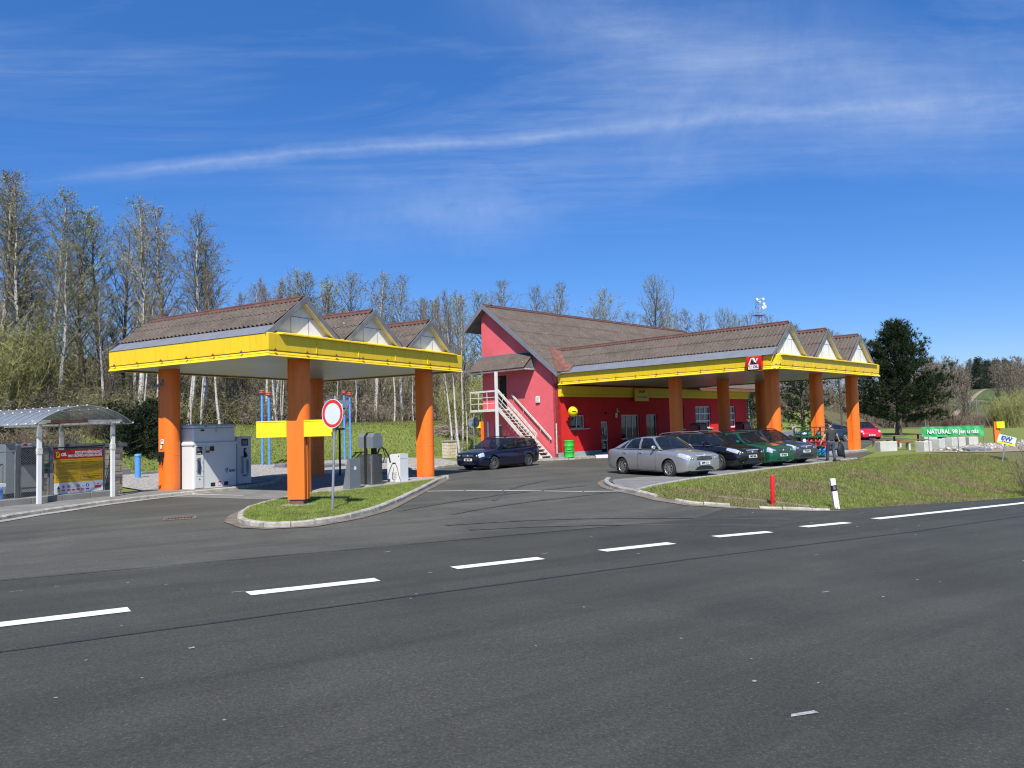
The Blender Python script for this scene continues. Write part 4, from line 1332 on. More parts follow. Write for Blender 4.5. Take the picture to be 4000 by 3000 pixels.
def thin_pump():
    t = thing('fuel_dispenser', 'slim white pump with coiled teal hose standing right of the big tank', 'fuel pump', (*LA(3.95, 6.15)[:2], .12), RZA)
    m = MB(); m.bbox(0, .66, 0, .4, 0, 1.75, MT['white'], .02); m.build('body', t)
    s = MB(); s.box(.2, .5, -.012, 0, 1.4, 1.66, MT['ink']); s.box(.24, .46, -.016, -.012, 1.44, 1.6, MT['greybox']); s.build('display', t)
    n = MB(); n.box(.3, .42, -.006, 0, .95, 1.32, MT['ink']); n.tube([(.33, -.03, 1.26), (.38, -.06, 1.12), (.42, -.04, .98)], .02, MT['steel'], 6); n.tube([(.35, -.05, 1.15), (.41, -.05, 1.0)], .03, MT['black'], 6); n.build('nozzle', t)
    pts = []
    for i in range(300):
        f = i / 299
        if f < .42: cx, cz = .22, 1.02 - f / .42 * .62
        elif f < .58:
            a = PI * (f - .42) / .16; cx, cz = .22 + .11 * (1 - math.cos(a)), .4 - .12 * math.sin(a)
        else: cx, cz = .44, .4 + (f - .58) / .42 * .5
        w = 2 * PI * f * 22; r = .045
        pts.append((cx + r * math.cos(w), -.05 + r * math.sin(w) * .6, cz + (.02 * math.sin(w) if .42 < f < .58 else 0)))
    h = MB(); h.tube(pts, .0085, MT['hose'], 5); h.build('hose', t)
thin_pump()

# blue breather pipes
def vents(x, y, h, label, dx=.42):
    t = thing('vent_pipes', label, 'vent pipe', (x, y, zt(x, y)), R(40))
    for i, (px, hh) in enumerate(((-dx / 2, h), (dx / 2, h - .12))):
        m = MB(); m.tube([(px, 0, 0), (px, 0, hh)], .075, MT['pipeblue'], 12)
        for z in (.9, 1.9, 2.9): m.tube([(px, 0, z), (px, 0, z + .05)], .085, MT['pipeblue'], 12)
        p = m.build('pipe', t)
        c = MB(); c.lathe([(.05, 0), (.07, .04), (.17, .07), (.19, .12), (.12, .16), (.16, .19), (.16, .24), (.1, .28), (.001, .29)], MT['redcap'], 16, Matrix.Translation((px, 0, hh)))
        c.build('cap', p)
    b = MB(); b.box(-dx / 2, dx / 2, -.02, .02, 2.1, 2.15, MT['pipeblue']); b.build('bracket', t)
vents(-14.85, 44.4, 4.25, 'pair of blue vent pipes with red caps seen left of the front column')
vents(-11.05, 49.3, 4.35, 'pair of blue vent pipes with red caps seen behind the round sign')
t = thing('pipe_stub', 'short thick blue pipe standing in the gravel left of the orange column', 'pipe', (-17.6, 34.7, .03))
m = MB(); m.tube([(0, 0, 0), (0, 0, 1.05)], .13, MT['pipeblue'], 16); m.build('pipe', t)
m = MB(); m.lathe([(.13, 0), (.155, .02), (.155, .1), (.1, .14), (.001, .15)], MT['pipeblue'], 16, Matrix.Translation((0, 0, .98))); m.build('cap', t)
for (x, y, w, d, h, lab) in [(-20.2, 37.6, 1.2, .7, .3, 'grey concrete box lid at the gravel edge behind the sandstone wall'), (-18.6, 38.2, 1.6, .6, .12, 'low dark slab on the gravel behind the blue pipe stub'),
                             (-10.2, 40.2, 1.7, 1.3, .14, 'dark metal hatch lying on gravel between the canopy columns'), (-12.4, 41.5, 1.9, .8, .2, 'long dark slab on the gravel left of the front column'),
                             (-7.2, 43.5, 1.5, 1.0, .16, 'dark square hatch on gravel behind the grey cabinet')]:
    m = MB(); m.bbox(-w / 2, w / 2, -d / 2, d / 2, 0, h, MT['board'], .03); m.box(-w / 2 - .06, w / 2 + .06, -d / 2 - .06, d / 2 + .06, -.05, .05, MT['slab'])
    o = m.build('hatch_cover', None, (x, y, .05)); o.rotation_euler.z = RZA; tag(o, lab, 'hatch')
t = thing('lamp_bollard', 'slim dark post with flat cap behind the totem right arm', 'post', (-7.6, 32.4, .02))
m = MB(); m.tube([(0, 0, 0), (0, 0, 2.0)], .045, MT['black'], 8); m.build('post', t); m = MB(); m.box(-.22, .22, -.06, .06, 2.0, 2.07, MT['black']); m.build('cap', t)

# column fittings on the left canopy
def on_panel(y, z):  # panel of the left column in canopy coordinates
    return XA @ Vector((1.44 - .285, y - .58, z))
t = thing('security_camera', 'small grey camera under the canopy on the left orange column', 'camera', on_panel(7.1, 3.75), RZA)
m = MB(); m.box(-.03, .0, -.05, .05, .04, .16, MT['zinc']); m.build('junction_box', t)
m = MB(); m.tube([(-.02, .0, .0), (-.12, .0, -.02)], .012, MT['zinc'], 6); m.tube([(-.1, -.08, -.02), (-.2, .1, -.1)], .05, MT['greybox'], 10); m.build('camera_body', t)
t = thing('intercom_unit', 'black wall unit with hanging cords on the left orange column', 'intercom', on_panel(7.12, 1.3), RZA)
m = MB(); m.box(-.09, 0, -.14, .16, 0, .13, MT['black']); m.box(-.08, -.0, -.1, -.03, -.2, 0, MT['black']); m.box(-.08, 0, .05, .13, -.2, 0, MT['black']); m.build('housing', t)
m = MB(); m.tube([(-.04, -.06, -.2), (-.06, -.07, -.32), (-.04, -.05, -.4)], .012, MT['rust'], 5); m.tube([(-.04, .09, -.2), (-.06, .08, -.33), (-.04, .1, -.4)], .012, MT['rust'], 5); m.build('cord', t)
t = thing('notice_sticker', 'white and yellow paper notices stuck on the left orange column', 'notice', on_panel(7.1, 1.7), RZA)
m = MB(); m.box(-.012, -.004, -.1, .06, .0, .16, MT['letter']); m.box(-.014, -.012, -.08, .04, .09, .12, MT['navyink']); m.build('upper_sheet', t)
m = MB(); m.box(-.012, -.004, .0, .1, -.16, -.04, MT['letter']); m.box(-.014, -.012, .02, .08, -.13, -.08, MT['yellow2']); m.build('lower_sheet', t)

# ------------------------------------------------------------------ gas filling point on the far left
S0 = Vector((-13.76, 21.49)); 
def LS(x, y, z=0):
    p = S0 + Ar * x + Al * y
    return Vector((p.x, p.y, z))
def shelter():
    t = thing('gas_shelter', 'arched translucent shelter roof on rusty white posts over the gas board', 'shelter', (S0.x, S0.y, .115), RZA)
    def post(x, y, h, th=.1):
        m = MB(); m.box(x - .05, x + .05, y - .05, y + .05, 0, h, MT['white']); 
        m.box(x - .062, x + .062, y - .062, y + .062, h * .62, h * .62 + .18, MT['offw'])
        m.box(x - .052, x + .052, y - .052, y + .052, h * .8, h, MT['offw'])
        m.build('post', t)
    post(0, 0, 2.3); post(2.2, 0, 2.38); post(2.2, 2.9, 2.35); post(0, 2.9, 2.3)
    m = MB(); rr = MT['offw']
    m.box(-.2, 2.5, -.03, .03, 2.34, 2.42, MT['offw']); m.box(-.2, 2.5, 2.87, 2.93, 2.34, 2.42, MT['rust']); m.box(.3, 1.4, -.034, .034, 2.335, 2.425, MT['rust'])
    m.box(-.05, .05, -.3, 6.5, 2.3, 2.36, MT['offw']); m.box(2.15, 2.25, -.3, 6.5, 2.3, 2.36, MT['offw'])
    m.build('beam', t)
    # vault
    xa, xb, zc, sag = -.32, 2.62, 2.28, .54; n = 14
    arc = []
    for i in range(n + 1):
        f = i / n; arc.append((xa + (xb - xa) * f, zc + sag * (1 - (2 * f - 1) ** 2) ** .9))
    v = MB(); y0, y1 = -.4, 6.6
    vs = []
    for (x, z) in arc: vs += [(x, y0, z), (x, y1, z), (x, y0, z - .012), (x, y1, z - .012)]
    fs = []
    for i in range(n):
        a = 4 * i; fs += [(a, a + 1, a + 5, a + 4), (a + 2, a + 6, a + 7, a + 3)]
    v.add(vs, fs, MT['clear'], True); v.build('vault_sheet', t)
    rb = MB(); k = 0
    y = y0
    while y <= y1 + .01:
        rb.tube([(x, y, z + .008) for x, z in arc], .018, MT['zinc'], 5); y += .5
    for f in (0, 1, .25, .5, .75):
        i = int(f * n); rb.tube([(arc[i][0], y0, arc[i][1]), (arc[i][0], y1, arc[i][1])], .016, MT['zinc'], 5)
        for q in range(14): rb.ball((arc[i][0], y0 + q * .5, arc[i][1] + .03), .028, MT['white'], 6)
    rb.build('rib', t)
MT['clear'] = M_clear('translucent_sheet')
shelter()

def board():
    p = LS(.73, .56, .3); t = thing('instruction_board', 'red yellow and white instruction board for LPG filling on the fence', 'sign board', p, RZA)
    W_, H_ = 1.5, 1.33
    b = MB()
    b.box(0, W_, 0, .02, 0, .33, MT['boardwhite']); b.box(0, W_, 0, .02, .33, 1.05, MT['boardyel']); b.box(0, W_, 0, .02, 1.05, H_, MT['boardred'])
    b.build('panel', t)
    def F(x, z, d=.004): return frame((x, -d, z), (1, 0, 0), (0, 0, 1))
    text_mesh('lettering', 'POSTUP PLNĚNÍ NÁDRŽÍ', .105, MT['letter'], t, F(W_ - .04, 1.235), .002, 'RIGHT', .004, .72)
    text_mesh('lettering', 'MOTOROVÝCH VOZIDEL NA LPG', .105, MT['letter'], t, F(W_ - .04, 1.135), .002, 'RIGHT', .004, .66)
    text_mesh('lettering', 'OIL', .13, MT['letter'], t, F(.19, 1.19), .002, 'LEFT', .006, .85)
    lg = MB(); lg.prism([(.04, 1.1), (.11, 1.1), (.155, 1.13), (.165, 1.19), (.155, 1.24), (.11, 1.28), (.04, 1.28)], -.006, 0, MT['yellow'], 'y'); lo = lg.build('logo', t)
    text_mesh('lettering', 'Z', .1, MT['boardred'], lo, F(.1, 1.19, .008), .002, 'CENTER', .004)
    ln = MB(); rr = random.Random(5)
    for col, (x0, x1) in enumerate(((.05, .74), (.79, 1.45))):
        z = 1.0; 
        while z > (.37 if col == 0 else .6):
            L = (x1 - x0) * rr.uniform(.35, 1)
            ln.box(x0, x0 + L, -.003, 0, z - .006, z + .002, MT['inkb']); z -= rr.choice([.022, .022, .05, .034])
    for (a, b_, c, d) in [(.79, 1.45, .54, .546), (.79, 1.45, .38, .386), (.79, .795, .386, .54), (1.445, 1.45, .386, .54)]: ln.box(a, b_, -.003, 0, c, d, MT['inkb'])
    for z, (a, b_) in ((.48, (.86, 1.38)), (.43, (1.0, 1.24))): ln.box(a, b_, -.004, 0, z - .012, z + .012, MT['inkb'])
    ln.build('small_print', t)
    def ic(x, kindn):
        m = MB(); c = (x, .2)
        X = frame((x, -.003, .21), (1, 0, 0), (0, 0, 1))
        if kindn == 'tri':
            m.prism([(x - .05, .15), (x + .05, .15), (x, .25)], -.004, 0, MT['ink'], 'y'); m.box(x - .05, x + .05, -.004, 0, .07, .13, MT['boardyel'])
        elif kindn == 'ring':
            m.lathe([(.038, 0), (.05, 0), (.05, .002), (.038, .002)], MT['signred'], 20, X, False); m.box(x - .012, x + .012, -.005, 0, .18, .24, MT['ink']); m.box(x - .05, x + .05, -.004, 0, .08, .13, MT['signred'])
        elif kindn == 'dia':
            m.prism([(x - .05, .21), (x, .16), (x + .05, .21), (x, .26)], -.004, 0, MT['letter'], 'y'); m.box(x - .02, x + .02, -.006, 0, .2, .22, MT['ink']); m.box(x - .05, x + .05, -.004, 0, .08, .12, MT['signred'])
        elif kindn == 'blue':
            m.lathe([(.001, .001), (.05, .001)], MT['blue'], 20, X, False); m.box(x - .015, x + .015, -.006, 0, .18, .24, MT['letter']); m.box(x - .05, x + .05, -.004, 0, .08, .12, MT['blue'])
        elif kindn == 'cam':
            m.box(x - .1, x + .1, -.003, 0, .1, .27, MT['signred']); m.box(x - .09, x + .09, -.005, 0, .18, .26, MT['letter']); m.box(x - .04, x + .03, -.007, 0, .215, .24, MT['ink'])
        m.build('pictogram', t)
    for x, k in ((.12, 'tri'), (.27, 'ring'), (.43, 'ring'), (.57, 'dia'), (.71, 'ring'), (.85, 'dia'), (1.0, 'blue'), (1.33, 'cam')): ic(x, k)
board()

def fence():
    t = thing('mesh_fence', 'dark steel mesh fence and gate in front of the gas pump', 'fence', LS(0, .58, .1), RZA)
    for x, mat, w in ((.66, 'board', .04), (2.28, 'board', .035), (-.28, 'cage', .045), (-2.6, 'cage', .04)):
        m = MB(); m.box(x - w, x + w, -w + .04, w + .04, 0, 1.72, MT[mat if mat != 'cage' else 'brush']); m.build('post', t)
    def panel(name, x0, x1, z0, z1):
        f = MB()
        for a, b in (((x0, z0), (x1, z0)), ((x0, z1), (x1, z1)), ((x0, z0), (x0, z1)), ((x1, z0), (x1, z1))): f.tube([(a[0], .03, a[1]), (b[0], .03, b[1])], .02, MT['steel' if z0 < .3 and a[1] == b[1] == z0 else 'board'], 6)
        o = f.build(name, t)
        w = MB(); s = .07
        def seg(p, q):
            n = Vector((0, 1, 0)); p = Vector(p); q = Vector(q); d = (q - p).normalized(); h = d.cross(n) * .002
            w.add([p - h, q - h, q + h, p + h, p + n * .006, q + n * .006], [(0, 1, 2, 3), (0, 1, 5, 4), (3, 2, 5, 4)], MT['steel'])
        k = x0 - (z1 - z0)
        while k < x1:
            for sg in (1, -1):
                a = [k, z0] if sg == 1 else [k + (z1 - z0), z0]; b = [k + (z1 - z0), z1] if sg == 1 else [k, z1]
                if sg == 1:
                    if a[0] < x0: a = [x0, z0 + (x0 - k)]
                    if b[0] > x1: b = [x1, z0 + (x1 - k)]
                else:
                    if b[0] < x0: b = [x0, z0 + (k + z1 - z0 - x0)]
                    if a[0] > x1: a = [x1, z0 + (k + z1 - z0 - x1)]
                if a[1] < z1 and b[1] > z0: seg((a[0], .03, a[1]), (b[0], .03, b[1]))
            k += s
        w.build('wire_mesh', o)
        return o
    g1 = panel('gate', -.2, .58, .14, 1.66)
    h = MB(); h.box(.46, .54, -.03, .07, .85, 1.15, MT['black']); h.box(.4, .6, -.06, -.03, 1.0, 1.03, MT['cage']); h.build('lock', g1)
    panel('fence_panel', -2.55, -.34, .16, 1.55)
    r_ = MB(); r_.tube([(.66, .03, 1.6), (2.28, .03, 1.62)], .02, MT['black'], 6); r_.tube([(.66, .03, .16), (2.28, .03, .16)], .02, MT['black'], 6); r_.build('rail', t)
fence()
m = MB()
for k in range(6): m.bbox(-2.6 + k * .86, -2.6 + k * .86 + .85, .3, .8, 0, .19, MT['slab'], .01)
o = m.build('concrete_footing', None, LS(0, 0, .1)); o.rotation_euler.z = RZA; tag(o, 'low concrete footing under the board and gate', 'footing')

def stonewall():
    t = thing('sandstone_wall', 'split sandstone block wall with dark coping behind the gas pump', 'wall', LS(0, 0, .05), RZA)
    m = MB(); m.box(2.6, 3.0, .75, 3.9, 0, 1.62, MT['stone']); m.build('side_wall', t)
    m = MB(); m.box(-4, 2.6, 3.5, 3.9, 0, 1.62, MT['stone']); m.build('back_wall', t)
    m = MB(); m.bbox(2.52, 3.12, .65, 4.0, 1.62, 1.74, MT['board'], .02); m.bbox(-4, 2.52, 3.42, 4.0, 1.62, 1.72, MT['conc'], .02); m.build('coping', t)
stonewall()
def gaspump():
    t = thing('gas_dispenser', 'dark grey gas pump with black display behind the wire gate', 'gas pump', LS(.05, 2.0, .1), RZA)
    m = MB(); m.bbox(0, 1.15, 0, .6, .25, 1.78, MT['greybox'], .02); m.box(.05, 1.1, .05, .55, 0, .25, MT['black']); m.build('cabinet', t)
    m = MB(); m.box(.3, 1.02, -.03, 0, 1.1, 1.66, MT['black']); m.build('display', t)
    m = MB(); m.box(.34, .98, -.02, 0, .4, 1.05, MT['zinc']); m.build('front_panel', t)
    m = MB(); m.box(.3, 1.0, -.03, 0, 1.68, 1.76, MT['letter']); m.box(.5, .62, -.034, -.03, 1.69, 1.75, MT['boardred']); m.build('name_plate', t)
    m = MB(); m.tube([(-.02, .1, 1.15), (-.2, 0, 1.1), (-.4, -.1, .75), (-.62, -.15, .3), (-.8, -.2, .25)], .022, MT['black'], 6); m.build('hose', t)
gaspump()
t = thing('gas_tank', 'white cylindrical gas tank half hidden behind the wire mesh', 'tank', LS(-2.35, 2.2, .1), RZA)
m = MB(); m.lathe([(.001, 0), (.3, .03), (.45, .12), (.5, .25), (.5, 2.4), (.45, 2.55), (.001, 2.65)], MT['white'], 24, Matrix.Translation((.5, 0, 1.05)) @ Matrix.Rotation(R(-90), 4, 'Y')); m.build('vessel', t)
m = MB(); m.box(.0, .1, -.4, .4, 0, .7, MT['pipeblue']); m.box(-1.5, -1.4, -.4, .4, 0, .7, MT['pipeblue']); m.build('saddle', t)
t = thing('blue_skid', 'light blue painted pipe frame on the ground behind the gate', 'pipe frame', LS(-1.2, 1.1, .1), RZA)
m = MB()
for x in (-.6, .1, .7, 1.2): m.box(x, x + .06, -.02, .04, 0, .5, MT['pipeblue'])
m.box(-.7, 1.3, -.1, .1, .0, .12, MT['pipeblue']); m.box(.1, .75, -.01, .03, .4, .45, MT['pipeblue']); m.box(-.8, 1.0, .3, .6, .5, .6, MT['white']); m.build('frame', t)
m = MB(); m.tube([(-.5, -.1, .6), (0, -.2, .2), (.35, -.25, .02)], .03, MT['cage'], 6); m.build('pipe', t)

t = thing('stone_pillar', 'short square sandstone pillar with lid beside the dark blue car', 'pillar', (-4.15, 48.0, .02), RZB)
m = MB(); m.box(-.38, .38, -.3, .3, 0, 1.05, MT['stone']); m.build('shaft', t)
m = MB(); m.bbox(-.42, .42, -.34, .34, 1.05, 1.13, MT['conc'], .01); m.build('lid', t)
t = thing('round_sign_back', 'grey back of a round road sign on a steel post beside the stairs', 'road sign', (-2.55, 48.0, .05))
m = MB(); m.tube([(0, 0, 0), (0, 0, 2.75)], .035, MT['steel'], 10); m.build('post', t)
m = MB(); X = frame((0, .05, 2.2), (1, -.1, 0), (0, 0, 1)); m.lathe([(.001, 0), (.36, 0), (.37, -.01), (.35, -.02), (.001, -.02)], MT['signback'], 32, X, False); m.box(-.22, .22, .14, .17, 0, .03, MT['board'], X); m.box(-.22, .22, -.13, -.1, 0, .03, MT['board'], X); m.build('disc', t)

# green drum, wall ball lamp, kerb block at the shop
p = Hc + Br * .35 - Bl * .5
t = thing('litter_drum', 'bright green drum bin at the corner between pink and red walls', 'bin', (p.x, p.y, .14))
m = MB(); m.lathe([(.001, 0), (.28, 0), (.29, .02), (.27, .05), (.27, .3), (.285, .32), (.27, .34), (.27, .62), (.285, .64), (.27, .66), (.27, .9), (.29, .93), (.27, .95), (.001, .93)], MT['greenbin'], 24); m.build('drum', t)
m = MB(); m.tube([(-.2, -.22, .45), (0, -.31, .42), (.2, -.22, .46)], .02, MT['greybox'], 6); m.build('strap', t)
XH = Matrix.Translation((Hc.x, Hc.y, 0)) @ Matrix.Rotation(RZB, 4, 'Z')
t = thing('ball_lamp', 'yellow ball lamp with dark stripe on a bracket at the red wall', 'lamp', XH @ Vector((.78, 0, 2.25)), RZB)
m = MB(); m.ball((0, -.5, .45), .29, MT['yellow2'], 24); b = m.build('globe', t)
m = MB()
for a0, a1 in ((-150, -105), (-75, -30), (30, 75), (105, 150)):
    vs = []
    for k in range(7):
        a = R(a0 + (a1 - a0) * k / 6)
        for z in (-.028, .028): vs.append((.293 * math.cos(a), -.5 + .293 * math.sin(a), .45 + z))
    m.add(vs, [(2 * k, 2 * k + 2, 2 * k + 3, 2 * k + 1) for k in range(6)], MT['ink'])
m.build('stripe', b)
m = MB(); m.tube([(0, 0, -.1), (0, -.2, -.08), (0, -.42, .02), (0, -.5, .2)], .05, MT['black'], 8); m.build('bracket', t)
p = XH @ Vector((2.3, -1.6, 0))
m = MB(); m.bbox(-.65, .65, -.12, .12, 0, .18, MT['white'], .02); o = m.build('kerb_block', None, (p.x, p.y, .03)); o.rotation_euler.z = R(8); tag(o, 'white painted concrete block lying at the shop kerb', 'block')
# cafe board and sacks at the shop front
p = XH @ Vector((6.2, -.6, 0))
t = thing('advert_stand', 'grey rounded display stand by the shop window', 'stand', (p.x, p.y, .13), RZB)
m = MB(); m.bbox(-.35, .35, -.05, .05, .05, 1.0, MT['greybox'], .04); m.build('panel', t); m = MB(); m.box(-.3, .3, -.2, .2, 0, .05, MT['black']); m.build('base', t)
p = XH @ Vector((7.6, -.7, 0))
t = thing('garden_table', 'small white garden table with folded chair near the shop window', 'table', (p.x, p.y, .13), RZB)
m = MB(); m.box(-.45, .45, -.3, .3, .68, .71, MT['white']); m.build('table_top', t)
for sx in (-1, 1):
    m = MB(); m.tube([(sx * .4, -.25, 0), (-sx * .1, 0, .68)], .015, MT['white'], 6); m.build('leg', t)
p = XH @ Vector((6.9, -.7, 0))
t = thing('goods_sack', 'yellow and white sack goods piled under the shop window', 'sacks', (p.x, p.y, .13), RZB)
for k in range(3):
    m = MB(); m.bbox(-.25, .25, -.2, .2, k * .16, k * .16 + .15, MT['poster' if k != 1 else 'boardyel'], .05); m.build('sack', t)

# logo plate on the larger canopy
XBm = frame(LB(0, 0), (*Br, 0), (*Bl, 0))
def logo_sign():
    t = thing('logo_sign', 'red square logo sign with white and green emblem on the yellow fascia', 'sign', XBm @ Vector((-.1, 1.02, 4.17)), RZB)
    t.scale = (1, .72, .74)
    m = MB(); n = 6; W_, H_ = 1.0, .86
    for i in range(n):
        a, b = i / n, (i + 1) / n; ca, cb = -.12 + .08 * (2 * a - 1) ** 2, -.12 + .08 * (2 * b - 1) ** 2
        m.add([(ca, -W_ / 2, a * H_), (cb, -W_ / 2, b * H_), (cb, W_ / 2, b * H_), (ca, W_ / 2, a * H_), (.08, -W_ / 2, a * H_), (.08, -W_ / 2, b * H_), (.08, W_ / 2, b * H_), (.08, W_ / 2, a * H_)],
              [(0, 1, 2, 3), (0, 4, 5, 1), (3, 2, 6, 7)], MT['boardred'])
    m.box(-.05, .08, -.5, .5, -.012, 0, MT['yellow']); m.box(-.05, .08, -.5, .5, .86, .872, MT['yellow'])
    m.build('panel', t)
    X = frame((-.135, 0, .43), (0, -1, 0), (0, 0, 1))
    w = MB(); w.box(-.34, .34, -.36, -.08, 0, .01, MT['letter'], X); 
    w.tube([X @ Vector(p) for p in [(-.28, -.08, .01), (-.2, .08, .01), (-.1, .27, .01), (.04, .3, .01), (.12, .1, .01), (.2, .02, .01), (.3, .28, .01)]], .05, MT['letter'], 6)
    w.build('emblem', t)
    gr = MB(); gr.tube([X @ Vector(p) for p in [(-.05, .22, .05), (.02, .22, .05), (.06, .04, .05)]], [.05, .045, .02], MT['hose'], 6); gr.build('emblem_leaf', t)
    text_mesh('lettering', 'OIL', .22, MT['navyink'], t, X @ Matrix.Translation((.15, -.22, .012)), .003, 'CENTER', .008)
    text_mesh('lettering', 'EZ', .2, MT['boardyel'], t, X @ Matrix.Translation((-.17, -.22, .012)), .003, 'CENTER', .004)
logo_sign()

# ------------------------------------------------------------------ cars
def interp(tab, t):
    if t <= tab[0][0]: return tab[0][1]
    for i in range(len(tab) - 1):
        (a, va), (b, vb) = tab[i], tab[i + 1]
        if t <= b:
            f = (t - a) / (b - a)
            p0 = tab[i - 1] if i > 0 else (a - (b - a), va); p3 = tab[i + 2] if i + 2 < len(tab) else (b + (b - a), vb)
            m1 = (vb - p0[1]) / max(1e-6, (b - p0[0])) * (b - a); m2 = (p3[1] - va) / max(1e-6, (p3[0] - a)) * (b - a)
            # limited tangents avoid overshoot
            m1 = max(-3 * abs(vb - va), min(3 * abs(vb - va), m1)) if (vb - va) * m1 > 0 else 0
            m2 = max(-3 * abs(vb - va), min(3 * abs(vb - va), m2)) if (vb - va) * m2 > 0 else 0
            return (2 * f ** 3 - 3 * f ** 2 + 1) * va + (f ** 3 - 2 * f ** 2 + f) * m1 + (-2 * f ** 3 + 3 * f ** 2) * vb + (f ** 3 - f ** 2) * m2
    return tab[-1][1]

def car(S, label, loc, rz, group=None):
    """local +x = forward, origin on the ground at mid wheelbase"""
    t = thing(S['kind'], label, 'car', loc, rz, group)
    L, Wd = S['L'], S['W']; hw = Wd / 2
    xf = S['wb'] / 2 + S['fo']; xr = xf - L
    paint = S['paint']
    top, wid, bot = S['top'], S['wid'], S.get('bot', [(0, .26), (.04, .2), (.15, .17), (.85, .17), (.95, .22), (1, .32)])
    # station: t in 0..1 from the nose
    def ring(tt):
        x = xf - tt * L; w = interp(wid, tt) * hw; zt_ = interp(top, tt); zb = interp(bot, tt)
        h = zt_ - zb; cr = .035 + .02 * (1 if .12 < tt < .88 else 0)
        sh = S.get('shoulder', .16)
        return x, [(0, zb), (w * .8, zb), (w * .93, zb + .03 * h), (w * .975, zb + .14 * h), (w * 1.0, zb + .36 * h), (w * 1.0, zb + .52 * h), (w * .985, zb + h * .68), (w * .965, zt_ - sh * h), (w * .93, zt_ - sh * h * .45),
                   (w * .86, zt_ - sh * h * .12), (w * .72, zt_), (w * .4, zt_ + cr * .7), (0, zt_ + cr)]
    ts = sorted(set([0, .004, .012, .025, .045] + [i / 48 for i in range(1, 48)] + [.965, .98, .99, .997, 1]))
    body = MB(); R_ = []
    for tt in ts:
        x, pr = ring(tt)
        full = [(x, y, z) for y, z in pr] + [(x, -y, z) for y, z in reversed(pr[1:-1])]
        R_.append(full)
    n = len(R_[0]); vs = [p for r in R_ for p in r]; fs = []
    for i in range(len(R_) - 1):
        for k in range(n):
            j = (k + 1) % n; fs.append((i * n + k, (i + 1) * n + k, (i + 1) * n + j, i * n + j))
    fs += [tuple(range(n)), tuple(reversed(range((len(R_) - 1) * n, len(R_) * n)))]
    body.add(vs, fs, paint, True)
    bo = body.build('body', t)
    bo.data.materials.append(MT['dark'])
    # wheel arches
    wheels = [(S['wb'] / 2, 1), (S['wb'] / 2, -1), (-S['wb'] / 2, 1), (-S['wb'] / 2, -1)]
    wr = S['wr']
    cut = MB()
    for wx in (S['wb'] / 2, -S['wb'] / 2):
        for sg in (1, -1):
            ya, yb = sg * (hw - .27), sg * (hw + .2)
            cut.tube([(wx, min(ya, yb), wr + .01), (wx, max(ya, yb), wr + .01)], wr + .055, MT['dark'], 28)
    co = cut.build('arch_cutter')
    md = bo.modifiers.new('b', 'BOOLEAN'); md.operation = 'DIFFERENCE'; md.solver = 'EXACT'; md.object = co
    try: md.material_mode = 'TRANSFER'
    except Exception: pass
    co.parent = t
    dg = bpy.context.evaluated_depsgraph_get(); dg.update()
    me = bpy.data.meshes.new_from_object(bo.evaluated_get(dg))
    bo.modifiers.clear(); bo.data = me
    bpy.data.objects.remove(co)
    me.set_sharp_from_angle(angle=R(40))
    def surf(tt, k, off=.006, side=1):
        """point on the body surface at station tt and ring index k (float)"""
        x, pr = ring(tt); k0 = int(k); f = k - k0
        a = pr[k0]; b = pr[min(k0 + 1, len(pr) - 1)]
        y = a[0] + (b[0] - a[0]) * f; z = a[1] + (b[1] - a[1]) * f
        x2, pr2 = ring(min(1, tt + .004)); a2 = pr2[k0]; b2 = pr2[min(k0 + 1, len(pr) - 1)]
        P = Vector((x, y, z)); Q = Vector((x2, a2[0] + (b2[0] - a2[0]) * f, a2[1] + (b2[1] - a2[1]) * f))
        T1 = Vector((0, b[0] - a[0], b[1] - a[1])); T2 = Q - P
        nn = T1.cross(T2)
        if nn.length < 1e-9: nn = Vector((1, 0, 0))
        nn.normalize()
        if nn.y < 0 and abs(nn.y) > .05 or (abs(nn.y) <= .05 and nn.z < 0): nn = -nn
        P = P + nn * off
        return (P.x, P.y * side, P.z)
    def patch(m, t0, t1, k0, k1, mat, side=1, off=.006, nt_=8, nk=5, sk0=0, sk1=0):
        vs = []
        for i in range(nt_ + 1):
            for j in range(nk + 1):
                f = i / nt_
                vs.append(surf(t0 + (t1 - t0) * f, (k0 + sk0 * f) + ((k1 + sk1 * f) - (k0 + sk0 * f)) * j / nk, off, side))
        m.add(vs, [(i * (nk + 1) + j, (i + 1) * (nk + 1) + j, (i + 1) * (nk + 1) + j + 1, i * (nk + 1) + j + 1) for i in range(nt_) for j in range(nk)], mat, True)
    # seams and mouldings belong to the doors
    G_ = S['gh']   # greenhouse: base/roof x as station t
    doors = S['doors']
    for side in (1, -1):
        for (a, b) in zip(doors, doors[1:]):
            m = MB()
            for q in (a, b): patch(m, q - .0014, q + .0014, 2.2, 8.0, MT['black'], side, .003, 1, 8)
            patch(m, a, b, 2.2, 2.4, MT['black'], side, .003, 8, 1)
            d = m.build('door', t)
            h = MB(); hx = b - .035
            P = Vector(surf(hx, 7.0, .012, side)); h.bbox(P.x - .09, P.x + .09, P.y - .014, P.y + .014, P.z - .02, P.z + .014, paint, .006); h.build('handle', d)
            if S.get('strip'):
                mm = MB(); patch(mm, a + .004, b - .004, 4.6, 4.95, S['strip'], side, .012, 8, 2); mm.build('rubbing_strip', d)
    # front
    fz = S['front']
